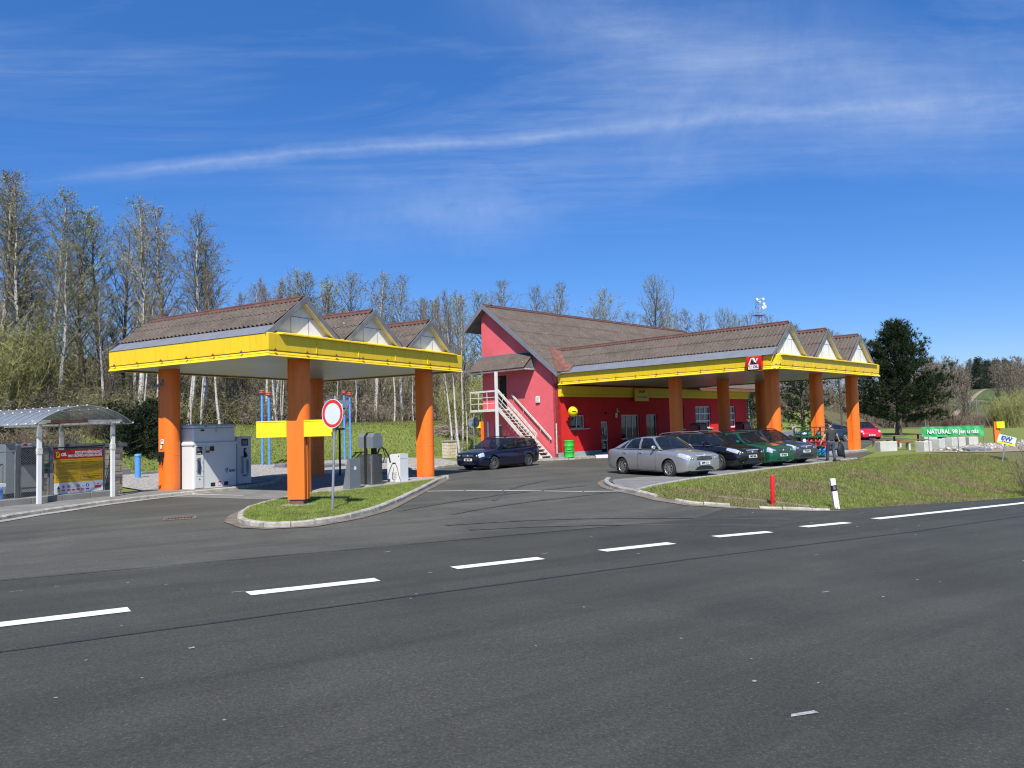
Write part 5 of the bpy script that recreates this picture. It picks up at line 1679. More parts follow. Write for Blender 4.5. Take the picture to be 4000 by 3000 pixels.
    def fbox(m, y0, y1, z0, z1, mat, d0=-.02, d1=.008, tp=0):
        """follows the slightly rounded nose"""
        nn = 8; vs = []
        for i in range(nn + 1):
            y = y0 + (y1 - y0) * i / nn
            xx = xf + d1 - .07 * (abs(y) / hw) ** 3.5
            sh = tp * (1 - abs(2 * i / nn - 1))
            vs += [(xx, y, z0 - sh * 0), (xx - .008, y, z1), (xx - .05, y, z1), (xx - .05, y, z0)]
        fs_ = []
        for i in range(nn):
            a = 4 * i
            for q in range(4): fs_.append((a + q, a + 4 + q, a + 4 + (q + 1) % 4, a + (q + 1) % 4))
        fs_ += [(0, 1, 2, 3), (4 * nn, 4 * nn + 3, 4 * nn + 2, 4 * nn + 1)]
        m.add(vs, fs_, mat, False)
    if fz.get('grille'):
        y, z0, z1 = fz['grille']; m = MB(); fbox(m, -y, y, z0, z1, MT['grille'])
        if fz.get('chrome'): fbox(m, -y - .015, y + .015, z1, z1 + .025, MT['lens'], d1=.012)
        for k in range(1, 5): fbox(m, -y + .02, y - .02, z0 + (z1 - z0) * k / 5, z0 + (z1 - z0) * k / 5 + .006, MT['board'], d1=.013)
        go = m.build('grille', t)
        m = MB(); m.lathe([(.001, .012), (.035, .012), (.045, .004), (.045, -.01)], MT['lens'], 16, frame((xf + .012, 0, (z0 + z1) / 2 + fz.get('bz', 0)), (0, 1, 0), (0, 0, 1))); m.build('badge', go)
    for (y0, y1, z0, z1) in fz['intake']:
        m = MB(); fbox(m, y0, y1, z0, z1, MT['grille']); m.build('air_intake', t)
    for side in (1, -1):
        m = MB()
        for (t0, t1, k0, k1, s0, s1) in fz['lamp']: patch(m, t0, t1, k0, k1, MT['lens'], side, .008, 8, 6, s0, s1)
        if fz.get('hl'):
            ya, yb_, za, zb2 = fz['hl']; fbox(m, min(side * ya, side * yb_), max(side * ya, side * yb_), za, zb2, MT['lens'], d1=.006)
            for q in (.35, .7):
                yy = side * (ya + (yb_ - ya) * q); m.ball((xf - .02 - .05 * abs(yy / hw) ** 3, yy, (za + zb2) / 2), .055, MT['alloy'], 10)
        m.build('headlight', t)
        if fz.get('fog'):
            y, z = fz['fog']; m = MB(); fbox(m, side * y - .09, side * y + .09, z - .04, z + .04, MT['lens'], d1=.012); m.build('fog_light', t)
    pz = fz['plate']
    m = MB(); fbox(m, -.26, .26, pz - .057, pz + .057, MT['plate'], d1=.02); fbox(m, -.263, -.215, pz - .056, pz + .056, MT['blue'], d1=.022) if True else None
    po = m.build('number_plate', t)
    X = frame((xf + .024, .02, pz), (0, 1, 0), (0, 0, 1))
    text_mesh('lettering', S['reg'], .115, MT['ink'], po, X @ Matrix.Translation((0, 0, -.0)), .002, 'CENTER', .003, .78)
    # greenhouse
    tb0, tb1 = G_['base']; tr0, tr1 = G_['roof']; H_ = G_['h']
    def zb_(tt): return interp(top, tt) - .004
    def wb_(tt): return interp(wid, tt) * hw * .885
    tum = G_.get('tumble', .76)
    def roofz(tt):
        f = (tt - tr0) / (tr1 - tr0); return H_ - .05 - .035 * (2 * f - .75) ** 2 - G_.get('drop', .03) * max(0, f - .5) * 2
    def wr_(tt):
        f = (tt - tr0) / (tr1 - tr0); return hw * tum * (1 - .06 * (2 * f - 1) ** 2)
    def X_(tt): return xf - tt * L
    nx = 12; ny = 8
    # side glass, one sheet per window
    pil = G_['pillars']      # list of (base t, roof t)
    def side_pt(bt, rt_, f, side, off=0):
        """bulging side between base and roof rail"""
        P = Vector((X_(bt), wb_(bt), zb_(bt))); Q = Vector((X_(rt_), wr_(rt_), roofz(rt_)))
        p = P.lerp(Q, f); p.y += .035 * math.sin(PI * f) + off
        return Vector((p.x, p.y * side, p.z))
    for side in (1, -1):
        for (b0, r0), (b1, r1) in zip(pil, pil[1:]):
            m = MB(); vs = []
            for i in range(7):
                for j in range(6):
                    u = i / 6; vs.append(side_pt(b0 + (b1 - b0) * u, r0 + (r1 - r0) * u, j / 5, side, -.004))
            m.add(vs, [(i * 6 + j, (i + 1) * 6 + j, (i + 1) * 6 + j + 1, i * 6 + j + 1) for i in range(6) for j in range(5)], MT['carglass'], True)
            m.build('side_window', t)
    def bow(b, r, f, v, off=0):
        """windscreen surface: b base t, r roof t, f up 0..1, v across -1..1"""
        yb, yr = wb_(b) * v, wr_(r) * v
        sg = 1 if b < r else -1
        xb = X_(b) + sg * .16 * (1 - v * v) - sg * 0; xr_ = X_(r) + sg * .07 * (1 - v * v)
        zz = zb_(b) + .04 * (1 - v * v); zr_ = roofz(r) + .035 * (1 - v * v)
        p = Vector((xb, yb, zz)).lerp(Vector((xr_, yr, zr_)), f); p.z += (.02 + off) * math.sin(PI * f) + off * .5; p.x += sg * off
        return p
    for nm, b, r in (('windscreen', tb0, tr0), ('rear_window', tb1, tr1)):
        m = MB(); vs = [bow(b, r, i / 6, -1 + 2 * j / 10) for i in range(7) for j in range(11)]
        m.add(vs, [(i * 11 + j, (i + 1) * 11 + j, (i + 1) * 11 + j + 1, i * 11 + j + 1) for i in range(6) for j in range(10)], MT['carglass'], True)
        o = m.build(nm, t)
        if nm == 'windscreen':
            k = MB(); k.tube([bow(b, r, .03, -.1, .02), bow(b, r, .1, .75, .02)], .008, MT['black'], 5); k.tube([bow(b, r, .03, -.8, .02), bow(b, r, .1, .05, .02)], .008, MT['black'], 5); k.build('wiper', o)
    cab = MB()
    def pillar(b, r, wbot, wtop, side, front=False):
        vs = []
        for j in range(6):
            f = j / 5; w = wbot + (wtop - wbot) * f
            p = side_pt(b, r, f, side, .008)
            vs += [(p.x + w / 2, p.y, p.z), (p.x - w / 2, p.y, p.z), (p.x - w / 2, p.y - side * .05, p.z), (p.x + w / 2, p.y - side * .05, p.z)]
        fs_ = []
        for j in range(5):
            for q in range(4): fs_.append((4 * j + q, 4 * j + 4 + q, 4 * j + 4 + (q + 1) % 4, 4 * j + (q + 1) % 4))
        cab.add(vs, fs_, paint if not (G_.get('blackb') and 0 < idx < len(pil) - 1) else MT['black'], False)
    for side in (1, -1):
        for idx, ((b, r), (w0, w1)) in enumerate(zip(pil, G_['pw'])): pillar(b, r, w0, w1, side)
    # roof shell with rolled rails
    vs = []; n2 = 14; nr = 16
    for i in range(nr + 1):
        f = i / nr; tt = tr0 + (tr1 - tr0) * f
        for j in range(n2 + 1):
            v = -1 + 2 * j / n2; y = wr_(tt) * v * 1.02
            bowx = .07 * (1 - v * v) * (1 - 2 * f) if f < .001 or f > .999 else .07 * (1 - v * v) * (1 - 2 * f)
            z = roofz(tt) + .05 * (1 - abs(v) ** 2.4) - (.03 if abs(v) > .99 else 0)
            vs.append((X_(tt) + bowx, y, z + .006))
    cab.add(vs, [(i * (n2 + 1) + j, (i + 1) * (n2 + 1) + j, (i + 1) * (n2 + 1) + j + 1, i * (n2 + 1) + j + 1) for i in range(nr) for j in range(n2)], paint, True)
    cab.build('roof', t)
    if S.get('rails'):
        for side in (1, -1):
            m = MB(); pts = []
            for i in range(13):
                f = i / 12; tt = tr0 + .015 + (tr1 - tr0 - .03) * f
                pts.append((X_(tt), side * wr_(tt) * .93, roofz(tt) + .03 + .055 * min(1, math.sin(PI * f) * 4)))
            m.tube(pts, .02, S['rails'], 8); m.build('roof_rail', t)
    # mirrors
    for side in (1, -1):
        b, r = pil[0]; p = side_pt(b + .045, r + .05, .16, side); m = MB()
        m.ball((p.x + .02, p.y + side * .12, p.z + .02), .1, paint, 14, .65, 1.05, .72); m.tube([(p.x, p.y, p.z - .03), (p.x + .02, p.y + side * .1, p.z - .01)], .02, MT['black'], 6)
        m.build('door_mirror', t)
    if S.get('antenna'):
        m = MB(); m.tube([(X_(tr0 + .02), 0, H_ + .0), (X_(tr0 + .1), 0, H_ + .3)], .004, MT['black'], 4); m.build('aerial', t)
    # wheels
    wd = .2
    wm = MB(); wm.lathe([(wr * .66, -wd / 2), (wr * .93, -wd / 2), (wr * .985, -wd / 2 + .02), (wr, -wd / 2 + .05), (wr, wd / 2 - .05), (wr * .985, wd / 2 - .02), (wr * .93, wd / 2), (wr * .66, wd / 2), (wr * .64, wd / 2 - .01), (wr * .64, -wd / 2 + .01), (wr * .66, -wd / 2)], MT['tyre'], 36)
    rm = MB(); rmat = S['rim']
    rm.lathe([(wr * .665, wd / 2 - .005), (wr * .665, wd / 2 + .004), (wr * .62, wd / 2 + .002), (wr * .6, wd / 2 - .03), (wr * .6, 0)], rmat, 32)
    rm.lathe([(wr * .62, .0), (.001, .0)], MT['dark'], 24)
    rm.lathe([(wr * .17, .02), (wr * .17, wd / 2 - .012), (wr * .1, wd / 2 - .002), (.001, wd / 2)], rmat, 16)
    ns = S['spokes']
    for k in range(ns):
        a = 2 * PI * k / ns; X = Matrix.Rotation(a, 4, 'Z'); sw = S.get('sw', wr * 2.2 / ns)
        rm.prism([(wr * .12, -sw * .5), (wr * .62, -sw * .42), (wr * .62, sw * .42), (wr * .12, sw * .5)], wd / 2 - .035, wd / 2 - .008, rmat, 'z', X)
    tyre0 = wm.build('tyre'); rim0 = rm.build('rim')
    first = True
    for (wx, sg) in wheels:
        w = bpy.data.objects.new('wheel', None); COL.objects.link(w); w.parent = t; w.location = (wx, sg * (hw - wd / 2 - .02), wr)
        st = S.get('steer', 0) if wx > 0 else 0
        w.rotation_euler = (R(-90) * sg, 0, R(st)) if False else (R(-90 * sg), 0, 0)
        if st: w.rotation_euler = (Matrix.Rotation(R(st), 4, 'Z') @ Matrix.Rotation(R(-90 * sg), 4, 'X')).to_euler()
        for src, nm in ((tyre0, 'tyre'), (rim0, 'rim')):
            c = src if first else src.copy()
            if not first: COL.objects.link(c)
            c.parent = w
        first = False
    # sills, arches trim and a plain cabin behind the tinted glass
    for side in (1, -1):
        m = MB(); patch(m, .27, .73, 1.0, 2.3, MT['black'], side, .006, 10, 2); patch(m, .005, .06, 1.0, 2.2, MT['black'], side, .006, 5, 2); patch(m, .93, .995, 1.0, 2.4, MT['black'], side, .006, 5, 2); m.build('sill_trim', t)
        m = MB(); pts = []
        for i in range(9):
            f = i / 8; tt = pil[0][0] + (pil[-1][0] - pil[0][0]) * f
            pts.append((X_(tt), side * (wb_(tt) + .012), zb_(tt) + .012))
        m.tube(pts, .009, MT['black'] if not fz.get('chrome') else MT['steel'], 5); m.build('window_trim', t)
    m = MB(); zs = interp(top, .45)
    for sx, tt in ((1, .5), (-1, .5), (1, .72), (-1, .72)):
        m.bbox(X_(tt) - .08, X_(tt) + .06, sx * hw * .42 - .22, sx * hw * .42 + .22, .5, zs + .12, MT['seat'], .04); m.bbox(X_(tt) - .07, X_(tt) + .02, sx * hw * .42 - .12, sx * hw * .42 + .12, zs + .14, zs + .3, MT['seat'], .03)
    m.build('seat', t)
    m = MB(); m.bbox(X_(tb0 + .1), X_(tb0 + .04), -hw * .7, hw * .7, zs - .1, zs + .03, MT['black'], .02)
    cx = X_(tb0 + .135); m.tube([(cx + .06 * math.sin(a), hw * .42 + .18 * math.cos(a), zs + .03 + .17 * math.sin(a)) for a in [2 * PI * k / 16 for k in range(17)]], .014, MT['black'], 6); m.build('dashboard', t)
    # rear lamps and plate
    for side in (1, -1):
        m = MB(); patch(m, .955, .999, 6.2, 9.2, MT['signred'], side, .006, 5, 4); m.build('tail_light', t)
    u = MB(); u.box(xr + .5, xf - .5, -hw * .75, hw * .75, .13, .3, MT['dark']); u.build('underbody', t)
    return t

WID = [(0, .76), (.004, .83), (.012, .875), (.025, .91), (.06, .955), (.14, .985), (.3, 1), (.7, 1), (.88, .97), (.96, .9), (.99, .82), (1, .74)]
SED = dict(kind='saloon_car', L=4.57, W=1.78, wb=2.58, fo=.9, wr=.315, rim=MT['alloy'], spokes=9, sw=.05,
           top=[(0, .76), (.012, .8), (.03, .835), (.1, .89), (.22, .945), (.3, .975), (.5, .985), (.75, .99), (.84, 1.0), (.93, .99), (.985, .93), (1, .8)], wid=WID,
           doors=[.345, .56, .755], front=dict(grille=(.37, .62, .76), chrome=1, hl=(.45, .72, .6, .735), intake=[(-.46, .46, .28, .42), (.52, .74, .32, .4), (-.74, -.52, .32, .4)], lamp=[(.002, .1, 6.1, 8.7, .7, .1)], plate=.51, bz=.09),
           gh=dict(base=(.285, .87), roof=(.42, .72), h=1.46, tumble=.7, drop=.05, pillars=[(.295, .425), (.545, .55), (.74, .685), (.845, .725)], pw=[(.12, .08), (.1, .08), (.08, .06), (.32, .16)]), reg='5M9 6114')
def variant(base, **kw):
    d = dict(base); d.update(kw); return d
silver = variant(SED, paint=M_paint('silver_paint', (.52, .52, .51), .7, .33))
BLK = variant(SED, kind='estate_car', L=4.83, W=1.88, wb=2.85, fo=.93, wr=.34, spokes=20, sw=.028, paint=M_paint('black_paint', (.005, .005, .007), .1, .18), rails=MT['alloy'], antenna=1,
              top=[(0, .78), (.012, .82), (.03, .86), (.1, .915), (.2, .96), (.27, .985), (.5, .99), (.8, 1.04), (.95, 1.06), (.99, 1.0), (1, .9)], doors=[.33, .53, .72],
              front=dict(grille=(.34, .66, .79), chrome=1, hl=(.46, .76, .65, .76), intake=[(-.5, .5, .27, .46)], lamp=[(.002, .11, 6.3, 8.6, .8, .1)], plate=.55, fog=(.62, .36)),
              gh=dict(base=(.265, .985), roof=(.4, .93), h=1.51, tumble=.71, drop=.04, pillars=[(.275, .405), (.52, .53), (.72, .71), (.93, .9)], pw=[(.12, .08), (.1, .08), (.1, .1), (.25, .2)], blackb=1), reg='8M3 5636')
GRN = variant(SED, kind='saloon_car', L=4.37, W=1.73, wb=2.51, fo=.87, wr=.31, rim=MT['steelrim'], spokes=8, paint=M_paint('green_metallic', (.018, .16, .085), .55, .3), doors=[.34, .56, .75], strip=None,
              front=dict(grille=(.33, .64, .76), hl=(.4, .68, .63, .76), intake=[(-.5, -.12, .3, .38), (.12, .5, .3, .38)], lamp=[(.002, .045, 6.0, 8.8, .1, 0)], plate=.5), reg='6P7 0603',
              gh=dict(base=(.29, .87), roof=(.42, .72), h=1.44, tumble=.71, drop=.05, pillars=[(.3, .425), (.55, .55), (.74, .69), (.845, .725)], pw=[(.12, .09), (.1, .08), (.08, .06), (.3, .16)]))
GRY = variant(BLK, L=4.8, W=1.81, wb=2.75, wr=.33, rails=MT['black'], antenna=0, paint=M_paint('grey_paint', (.09, .1, .11), .6, .3), spokes=7, sw=.06,
              front=dict(grille=(.34, .68, .77), chrome=1, hl=(.42, .72, .63, .76), intake=[(-.44, .44, .32, .45)], lamp=[(.002, .08, 6.0, 8.7, .5, .1)], plate=.56, fog=(.62, .42)), reg='7T8 3477',
              gh=dict(base=(.27, .985), roof=(.4, .93), h=1.5, tumble=.71, drop=.03, pillars=[(.28, .405), (.52, .53), (.72, .71), (.93, .9)], pw=[(.12, .08), (.1, .08), (.1, .1), (.25, .2)]))
NVY = variant(BLK, L=4.4, W=1.73, wb=2.51, fo=.88, wr=.31, rim=MT['steelrim'], spokes=10, sw=.04, rails=MT['black'], antenna=0, paint=M_paint('navy_paint', (.005, .008, .03), .2, .2), steer=-22,
              front=dict(grille=(.36, .62, .74), hl=(.42, .7, .6, .73), intake=[(-.42, .42, .28, .4), (.5, .7, .3, .38), (-.7, -.5, .3, .38)], lamp=[(.002, .055, 6.0, 8.7, .2, 0)], plate=.5), reg='5J8 7793',
              top=[(0, .74), (.012, .78), (.03, .81), (.1, .87), (.2, .92), (.28, .95), (.5, .96), (.8, 1.0), (.95, 1.02), (.99, .98), (1, .88)],
              gh=dict(base=(.28, .985), roof=(.42, .93), h=1.46, tumble=.72, drop=.02, pillars=[(.29, .425), (.54, .545), (.75, .74), (.93, .91)], pw=[(.12, .08), (.1, .09), (.1, .1), (.2, .16)]))
BTL = variant(SED, kind='compact_car', L=4.08, W=1.72, wb=2.51, fo=.8, wr=.32, rim=MT['alloy'], spokes=6, paint=M_paint('red_paint', (.62, .008, .025), .1, .2),
              top=[(0, .52), (.012, .6), (.03, .68), (.1, .84), (.2, .93), (.28, .96), (.5, .96), (.75, .95), (.86, .88), (.95, .74), (1, .56)], doors=[.36, .64],
              front=dict(grille=None, intake=[(-.36, .36, .26, .34)], lamp=[(.02, .085, 8.0, 10.0, 0, 0)], plate=.42), reg='3P4 1120',
              gh=dict(base=(.29, .92), roof=(.42, .66), h=1.5, tumble=.68, drop=.1, pillars=[(.3, .425), (.6, .56), (.8, .66)], pw=[(.12, .08), (.1, .08), (.3, .16)]))
DKB = variant(SED, kind='liftback_car', L=4.67, W=1.83, wb=2.68, fo=.9, paint=M_paint('slate_blue_paint', (.03, .055, .08), .5, .25), wr=.33, reg='4P2 8301',
              gh=dict(base=(.285, .95), roof=(.42, .7), h=1.47, tumble=.71, drop=.05, pillars=[(.295, .425), (.545, .55), (.74, .7), (.86, .78)], pw=[(.12, .08), (.1, .08), (.08, .06), (.3, .16)]))
cars = 'cars parked side by side at the grass bank'
def place(S, label, fx, fy, ang, grp=None, side=-1, z=0, end=1):
    """put the car so that its near front wheel touches (fx, fy)"""
    a = R(ang); h = Vector((math.cos(a), math.sin(a))); l = Vector((-math.sin(a), math.cos(a)))
    c = Vector((fx, fy)) - h * S['wb'] / 2 * end - l * side * (S['W'] / 2 - .1)
    return car(S, label, (c.x, c.y, z), a, grp)
place(silver, 'silver saloon car parked first in the row by the entry kerb', 5.56, 26.5, -59, cars, z=.0)
place(BLK, 'black estate car with silver roof rails and many-spoked wheels', 8.1, 29.3, -56, cars)
place(GRN, 'dark green saloon car parked between black and grey estates', 9.95, 30.8, -57, cars)
place(GRY, 'dark grey estate car with black roof rails at the row end', 11.45, 32.4, -59, cars)
place(NVY, 'navy blue estate car with lit headlamps driving below the white stairs', -.95, 33.95, -130, None, 1)
place(BTL, 'bright red rounded compact car facing the camera near the pine', 28.6, 61.4, -97, None, -1)
place(DKB, 'slate blue liftback car half hidden behind the walking man', 26.4, 58.9, 186, None, 1, 0, -1)

# ------------------------------------------------------------------ right side of the yard
t = thing('marker_post', 'plain red plastic post standing in the kerbed grass corner', 'post', (7.05, 20.42, zt(7.05, 20.42)), 0, rx=0, ry=R(2))
m = MB(); m.lathe([(.05, 0), (.056, .02), (.056, .8), (.05, .815), (.001, .82)], MT['postred'], 20); m.build('post', t)
t = thing('delineator_post', 'white road delineator with black band leaning over at the bank foot', 'post', (8.9, 20.63, zt(8.9, 20.63)), R(10), ry=R(-6.5))
m = MB(); m.prism([(-.075, -.02), (.075, -.02), (.07, .04), (.02, .08), (-.02, .08), (-.07, .04)], -.1, .84, MT['letter']); m.build('post', t)
m = MB(); m.prism([(-.077, -.022), (.077, -.022), (.072, .042), (.021, .082), (-.021, .082), (-.072, .042)], .5, .66, MT['black']); b = m.build('black_band', t)
m = MB(); m.box(-.035, .035, -.028, -.022, .54, .63, MT['greybox']); m.build('reflector', b)

def skin_mesh(name, verts, edges, radii, mat, parent, sub=2, root=0):
    me = bpy.data.meshes.new(name); me.from_pydata([tuple(v) for v in verts], edges, []); me.update()
    o = bpy.data.objects.new(name, me); COL.objects.link(o)
    mod = o.modifiers.new('skin', 'SKIN'); mod.use_smooth_shade = True
    if not me.skin_vertices:
        me.attributes.new  # touched below
    sl = me.skin_vertices[0] if me.skin_vertices else None
    if sl is None:
        bm = bmesh.new(); bm.from_mesh(me); bm.verts.layers.skin.verify(); bm.to_mesh(me); bm.free(); sl = me.skin_vertices[0]
    for i, r in enumerate(radii):
        sl.data[i].radius = (r, r) if not hasattr(r, '__len__') else r
        sl.data[i].use_root = (i == root)
    s = o.modifiers.new('sub', 'SUBSURF'); s.levels = sub; s.render_levels = sub
    dg = bpy.context.evaluated_depsgraph_get(); dg.update()
    m2 = bpy.data.meshes.new_from_object(o.evaluated_get(dg)); m2.name = name
    bpy.data.objects.remove(o)
    m2.materials.clear(); m2.materials.append(mat)
    for p in m2.polygons: p.use_smooth = True; p.material_index = 0
    ob = bpy.data.objects.new(name, m2); COL.objects.link(ob); ob.parent = parent
    return ob

def person(label, loc, rz, J, mats, H=1.8, fem=False, group=None):
    """J: joint dictionary at 1.8 m height, +y is the walking direction"""
    t = thing('person', label, 'person', loc, rz, group)
    s = H / 1.8
    V, E, Rr = [], [], []
    def add(p, r, par=None):
        V.append(Vector(p) * s); Rr.append((r[0] * s, r[1] * s) if hasattr(r, '__len__') else r * s)
        if par is not None: E.append((par, len(V) - 1))
        return len(V) - 1
    pel = add((0, 0, .95), (.15, .11)); sp = add((0, .0, 1.12), (.135, .1), pel); ch = add((0, .0, 1.33), (.165, .11), sp); nk0 = add((0, .0, 1.47), (.09, .075), ch)
    nk = add((0, .015, 1.54), .055, nk0); h0 = add((0, .03, 1.61), (.07, .085), nk); h1 = add((0, .03, 1.69), (.078, .098), h0); h2 = add((0, .025, 1.755), (.06, .075), h1)
    nose = add((0, .13, 1.66), .014, h1)
    for sx in (-1, 1):
        e = add((sx * .083, .02, 1.665), .015, h1)
        sh = add((sx * .17, 0, 1.42), .062, ch); el = add(J['el'][0 if sx < 0 else 1], .043, sh); wr_ = add(J['wr'][0 if sx < 0 else 1], .028, el)
        d = (V[wr_] - V[el]).normalized() / s
        pm = add(V[wr_] / s + Vector(d * s) * .055, (.036, .016), wr_)
        side = Vector((sx, 0, 0)); side = (side - d * s * side.dot(d * s)).normalized(); fwd = (d * s).cross(side).normalized()
        pw = V[pm] / s
        for k, (off, ln) in enumerate(((-.027, .07), (-.009, .08), (.009, .075), (.027, .06))):
            spread = fwd * off; a = add(pw + d * s * .035 + spread, .009, pm)
            b = add(pw + d * s * (.035 + ln * .55) + spread * 1.25 + side * -sx * .0, .0085, a); c = add(pw + d * s * (.035 + ln) + spread * 1.35 - side * .018, .007, b)
        th = add(pw - d * s * .01 + fwd * .045, .0105, pm); add(pw + d * s * .03 + fwd * .07, .0085, th)
        hp = add((sx * .095, 0, .9), .085, pel); kn = add(J['kn'][0 if sx < 0 else 1], .055, hp); an = add(J['an'][0 if sx < 0 else 1], .038, kn)
        f = Vector(J['an'][0 if sx < 0 else 1]); tz = J.get('toe', (0, 0))[0 if sx < 0 else 1]
        add(f + Vector((0, .06, -.045 + tz * .5)), .035, an)
    skin_mesh('body', V, E, Rr, mats['skin'], t)
    # hair cap
    m = MB(); m.ball((0, .012 * s, 1.712 * s), .098 * s, mats['hair'], 16, .86, 1.05, .86)
    if fem: m.ball((0, -.04 * s, 1.62 * s), .08 * s, mats['hair'], 12, .9, .8, 1.6)
    m.build('hair', t)
    # shirt
    V2, E2, R2 = [], [], []
    def a2(p, r, par=None):
        V2.append(Vector(p) * s); R2.append((r[0] * s, r[1] * s) if hasattr(r, '__len__') else r * s)
        if par is not None: E2.append((par, len(V2) - 1))
        return len(V2) - 1
    b0 = a2((0, 0, 1.14), (.18, .135)); lo = a2((0, 0, .93), (.19, .14), b0); b1 = a2((0, 0, 1.33), (.195, .135), b0); b2 = a2((0, 0, 1.49), (.115, .095), b1)
    for sx in (-1, 1):
        e = Vector(J['el'][0 if sx < 0 else 1]); sh = Vector((sx * .17, 0, 1.42))
        q = a2(sh, .1, b1); q2 = a2(sh.lerp(e, .78 if not fem else .9), .068, q)
    skin_mesh('shirt', V2, E2, R2, mats['top'], t)
    V2.clear(); E2.clear(); R2.clear()
    p0 = a2((0, 0, .97), (.175, .13)); p1 = a2((0, 0, .9), (.17, .13), p0)
    for sx in (-1, 1):
        i = 0 if sx < 0 else 1
        hp = a2((sx * .1, 0, .8), .1, p1); kn = a2(J['kn'][i], .078, hp); an = a2(Vector(J['an'][i]) + Vector((0, 0, -.03)), .068, kn)
    skin_mesh('trousers', V2, E2, R2, mats['bottom'], t)
    for i in (0, 1):
        f = Vector(J['an'][i]) * s; tl = J.get('toe', (0, 0))[i]
        m = MB(); X = Matrix.Translation(f + Vector((0, 0, -.055 * s))) @ Matrix.Rotation(J.get('pitch', (0, 0))[i], 4, 'X')
        m.ball((0, .06, .0), .115, mats['shoe'], 14, .5, 1.35, .6, X); m.box(-.045, .045, -.05, .18, -.05, -.03, MT['black'], X)
        m.build('shoe', t)
    return t
PJ = dict(el=[(-.3, -.02, 1.16), (.28, -.03, 1.17)], wr=[(-.42, .02, .93), (.4, .04, .95)], kn=[(-.1, .14, .5), (.11, .02, .48)], an=[(-.09, .2, .1), (.1, -.1, .13)], pitch=(0, R(-18)))
man = person('man seen from behind in dark grey T-shirt and jeans carrying a black jacket', (14.2, 33.2, .0), R(6), PJ, dict(skin=MT['skin'], hair=MT['hair'], top=MT['shirt'], bottom=MT['jeans'], shoe=MT['black']), 1.8)
XM = Matrix.Translation((14.2, 33.2, 0)) @ Matrix.Rotation(R(6), 4, 'Z')
t = thing('jacket', 'black jacket hanging from the walking man right hand', 'jacket', XM @ Vector((.45, .06, .42)), R(6))
rr = random.Random(8); m = MB(); rings = []
for i in range(9):
    f = i / 8; z = .46 - .64 * f; wx = .04 + .13 * min(1, f * 2.2) * (1 - .3 * max(0, f - .7)); wy = .03 + .05 * min(1, f * 2)
    rings.append([(wx * math.cos(a) * (1 + .16 * math.sin(3 * a + f * 5)) + .05 * f + .02 * math.sin(7 * f), wy * math.sin(a) * (1 + .2 * math.sin(4 * a + f * 3)), z + .03 * math.sin(2 * a + 1) * f) for a in [2 * PI * k / 14 for k in range(14)]])
m.add([p for r in rings for p in r], [(i * 14 + k, i * 14 + (k + 1) % 14, (i + 1) * 14 + (k + 1) % 14, (i + 1) * 14 + k) for i in range(8) for k in range(14)] + [tuple(range(14)), tuple(range(8 * 14, 9 * 14))], MT['black'], True)
m.build('cloth', t)
m = MB(); m.tube([(.1, 0, .2), (.16, .02, -.05), (.2, 0, -.28)], [.05, .055, .04], MT['black'], 8); m.build('sleeve', t)
PG = dict(el=[(-.24, .03, 1.17), (.26, .06, 1.2)], wr=[(-.34, .14, .98), (.2, .22, 1.05)], kn=[(-.09, .05, .5), (.1, .0, .5)], an=[(-.09, 0, .1), (.1, .05, .1)])
person('person in white patterned top and grey trousers standing beyond the forecourt', (24.65, 65.0, 0), R(200), PG, dict(skin=MT['skin'], hair=MT['rust'], top=MT['floral'], bottom=MT['greycloth'], shoe=MT['black']), 1.5, True)

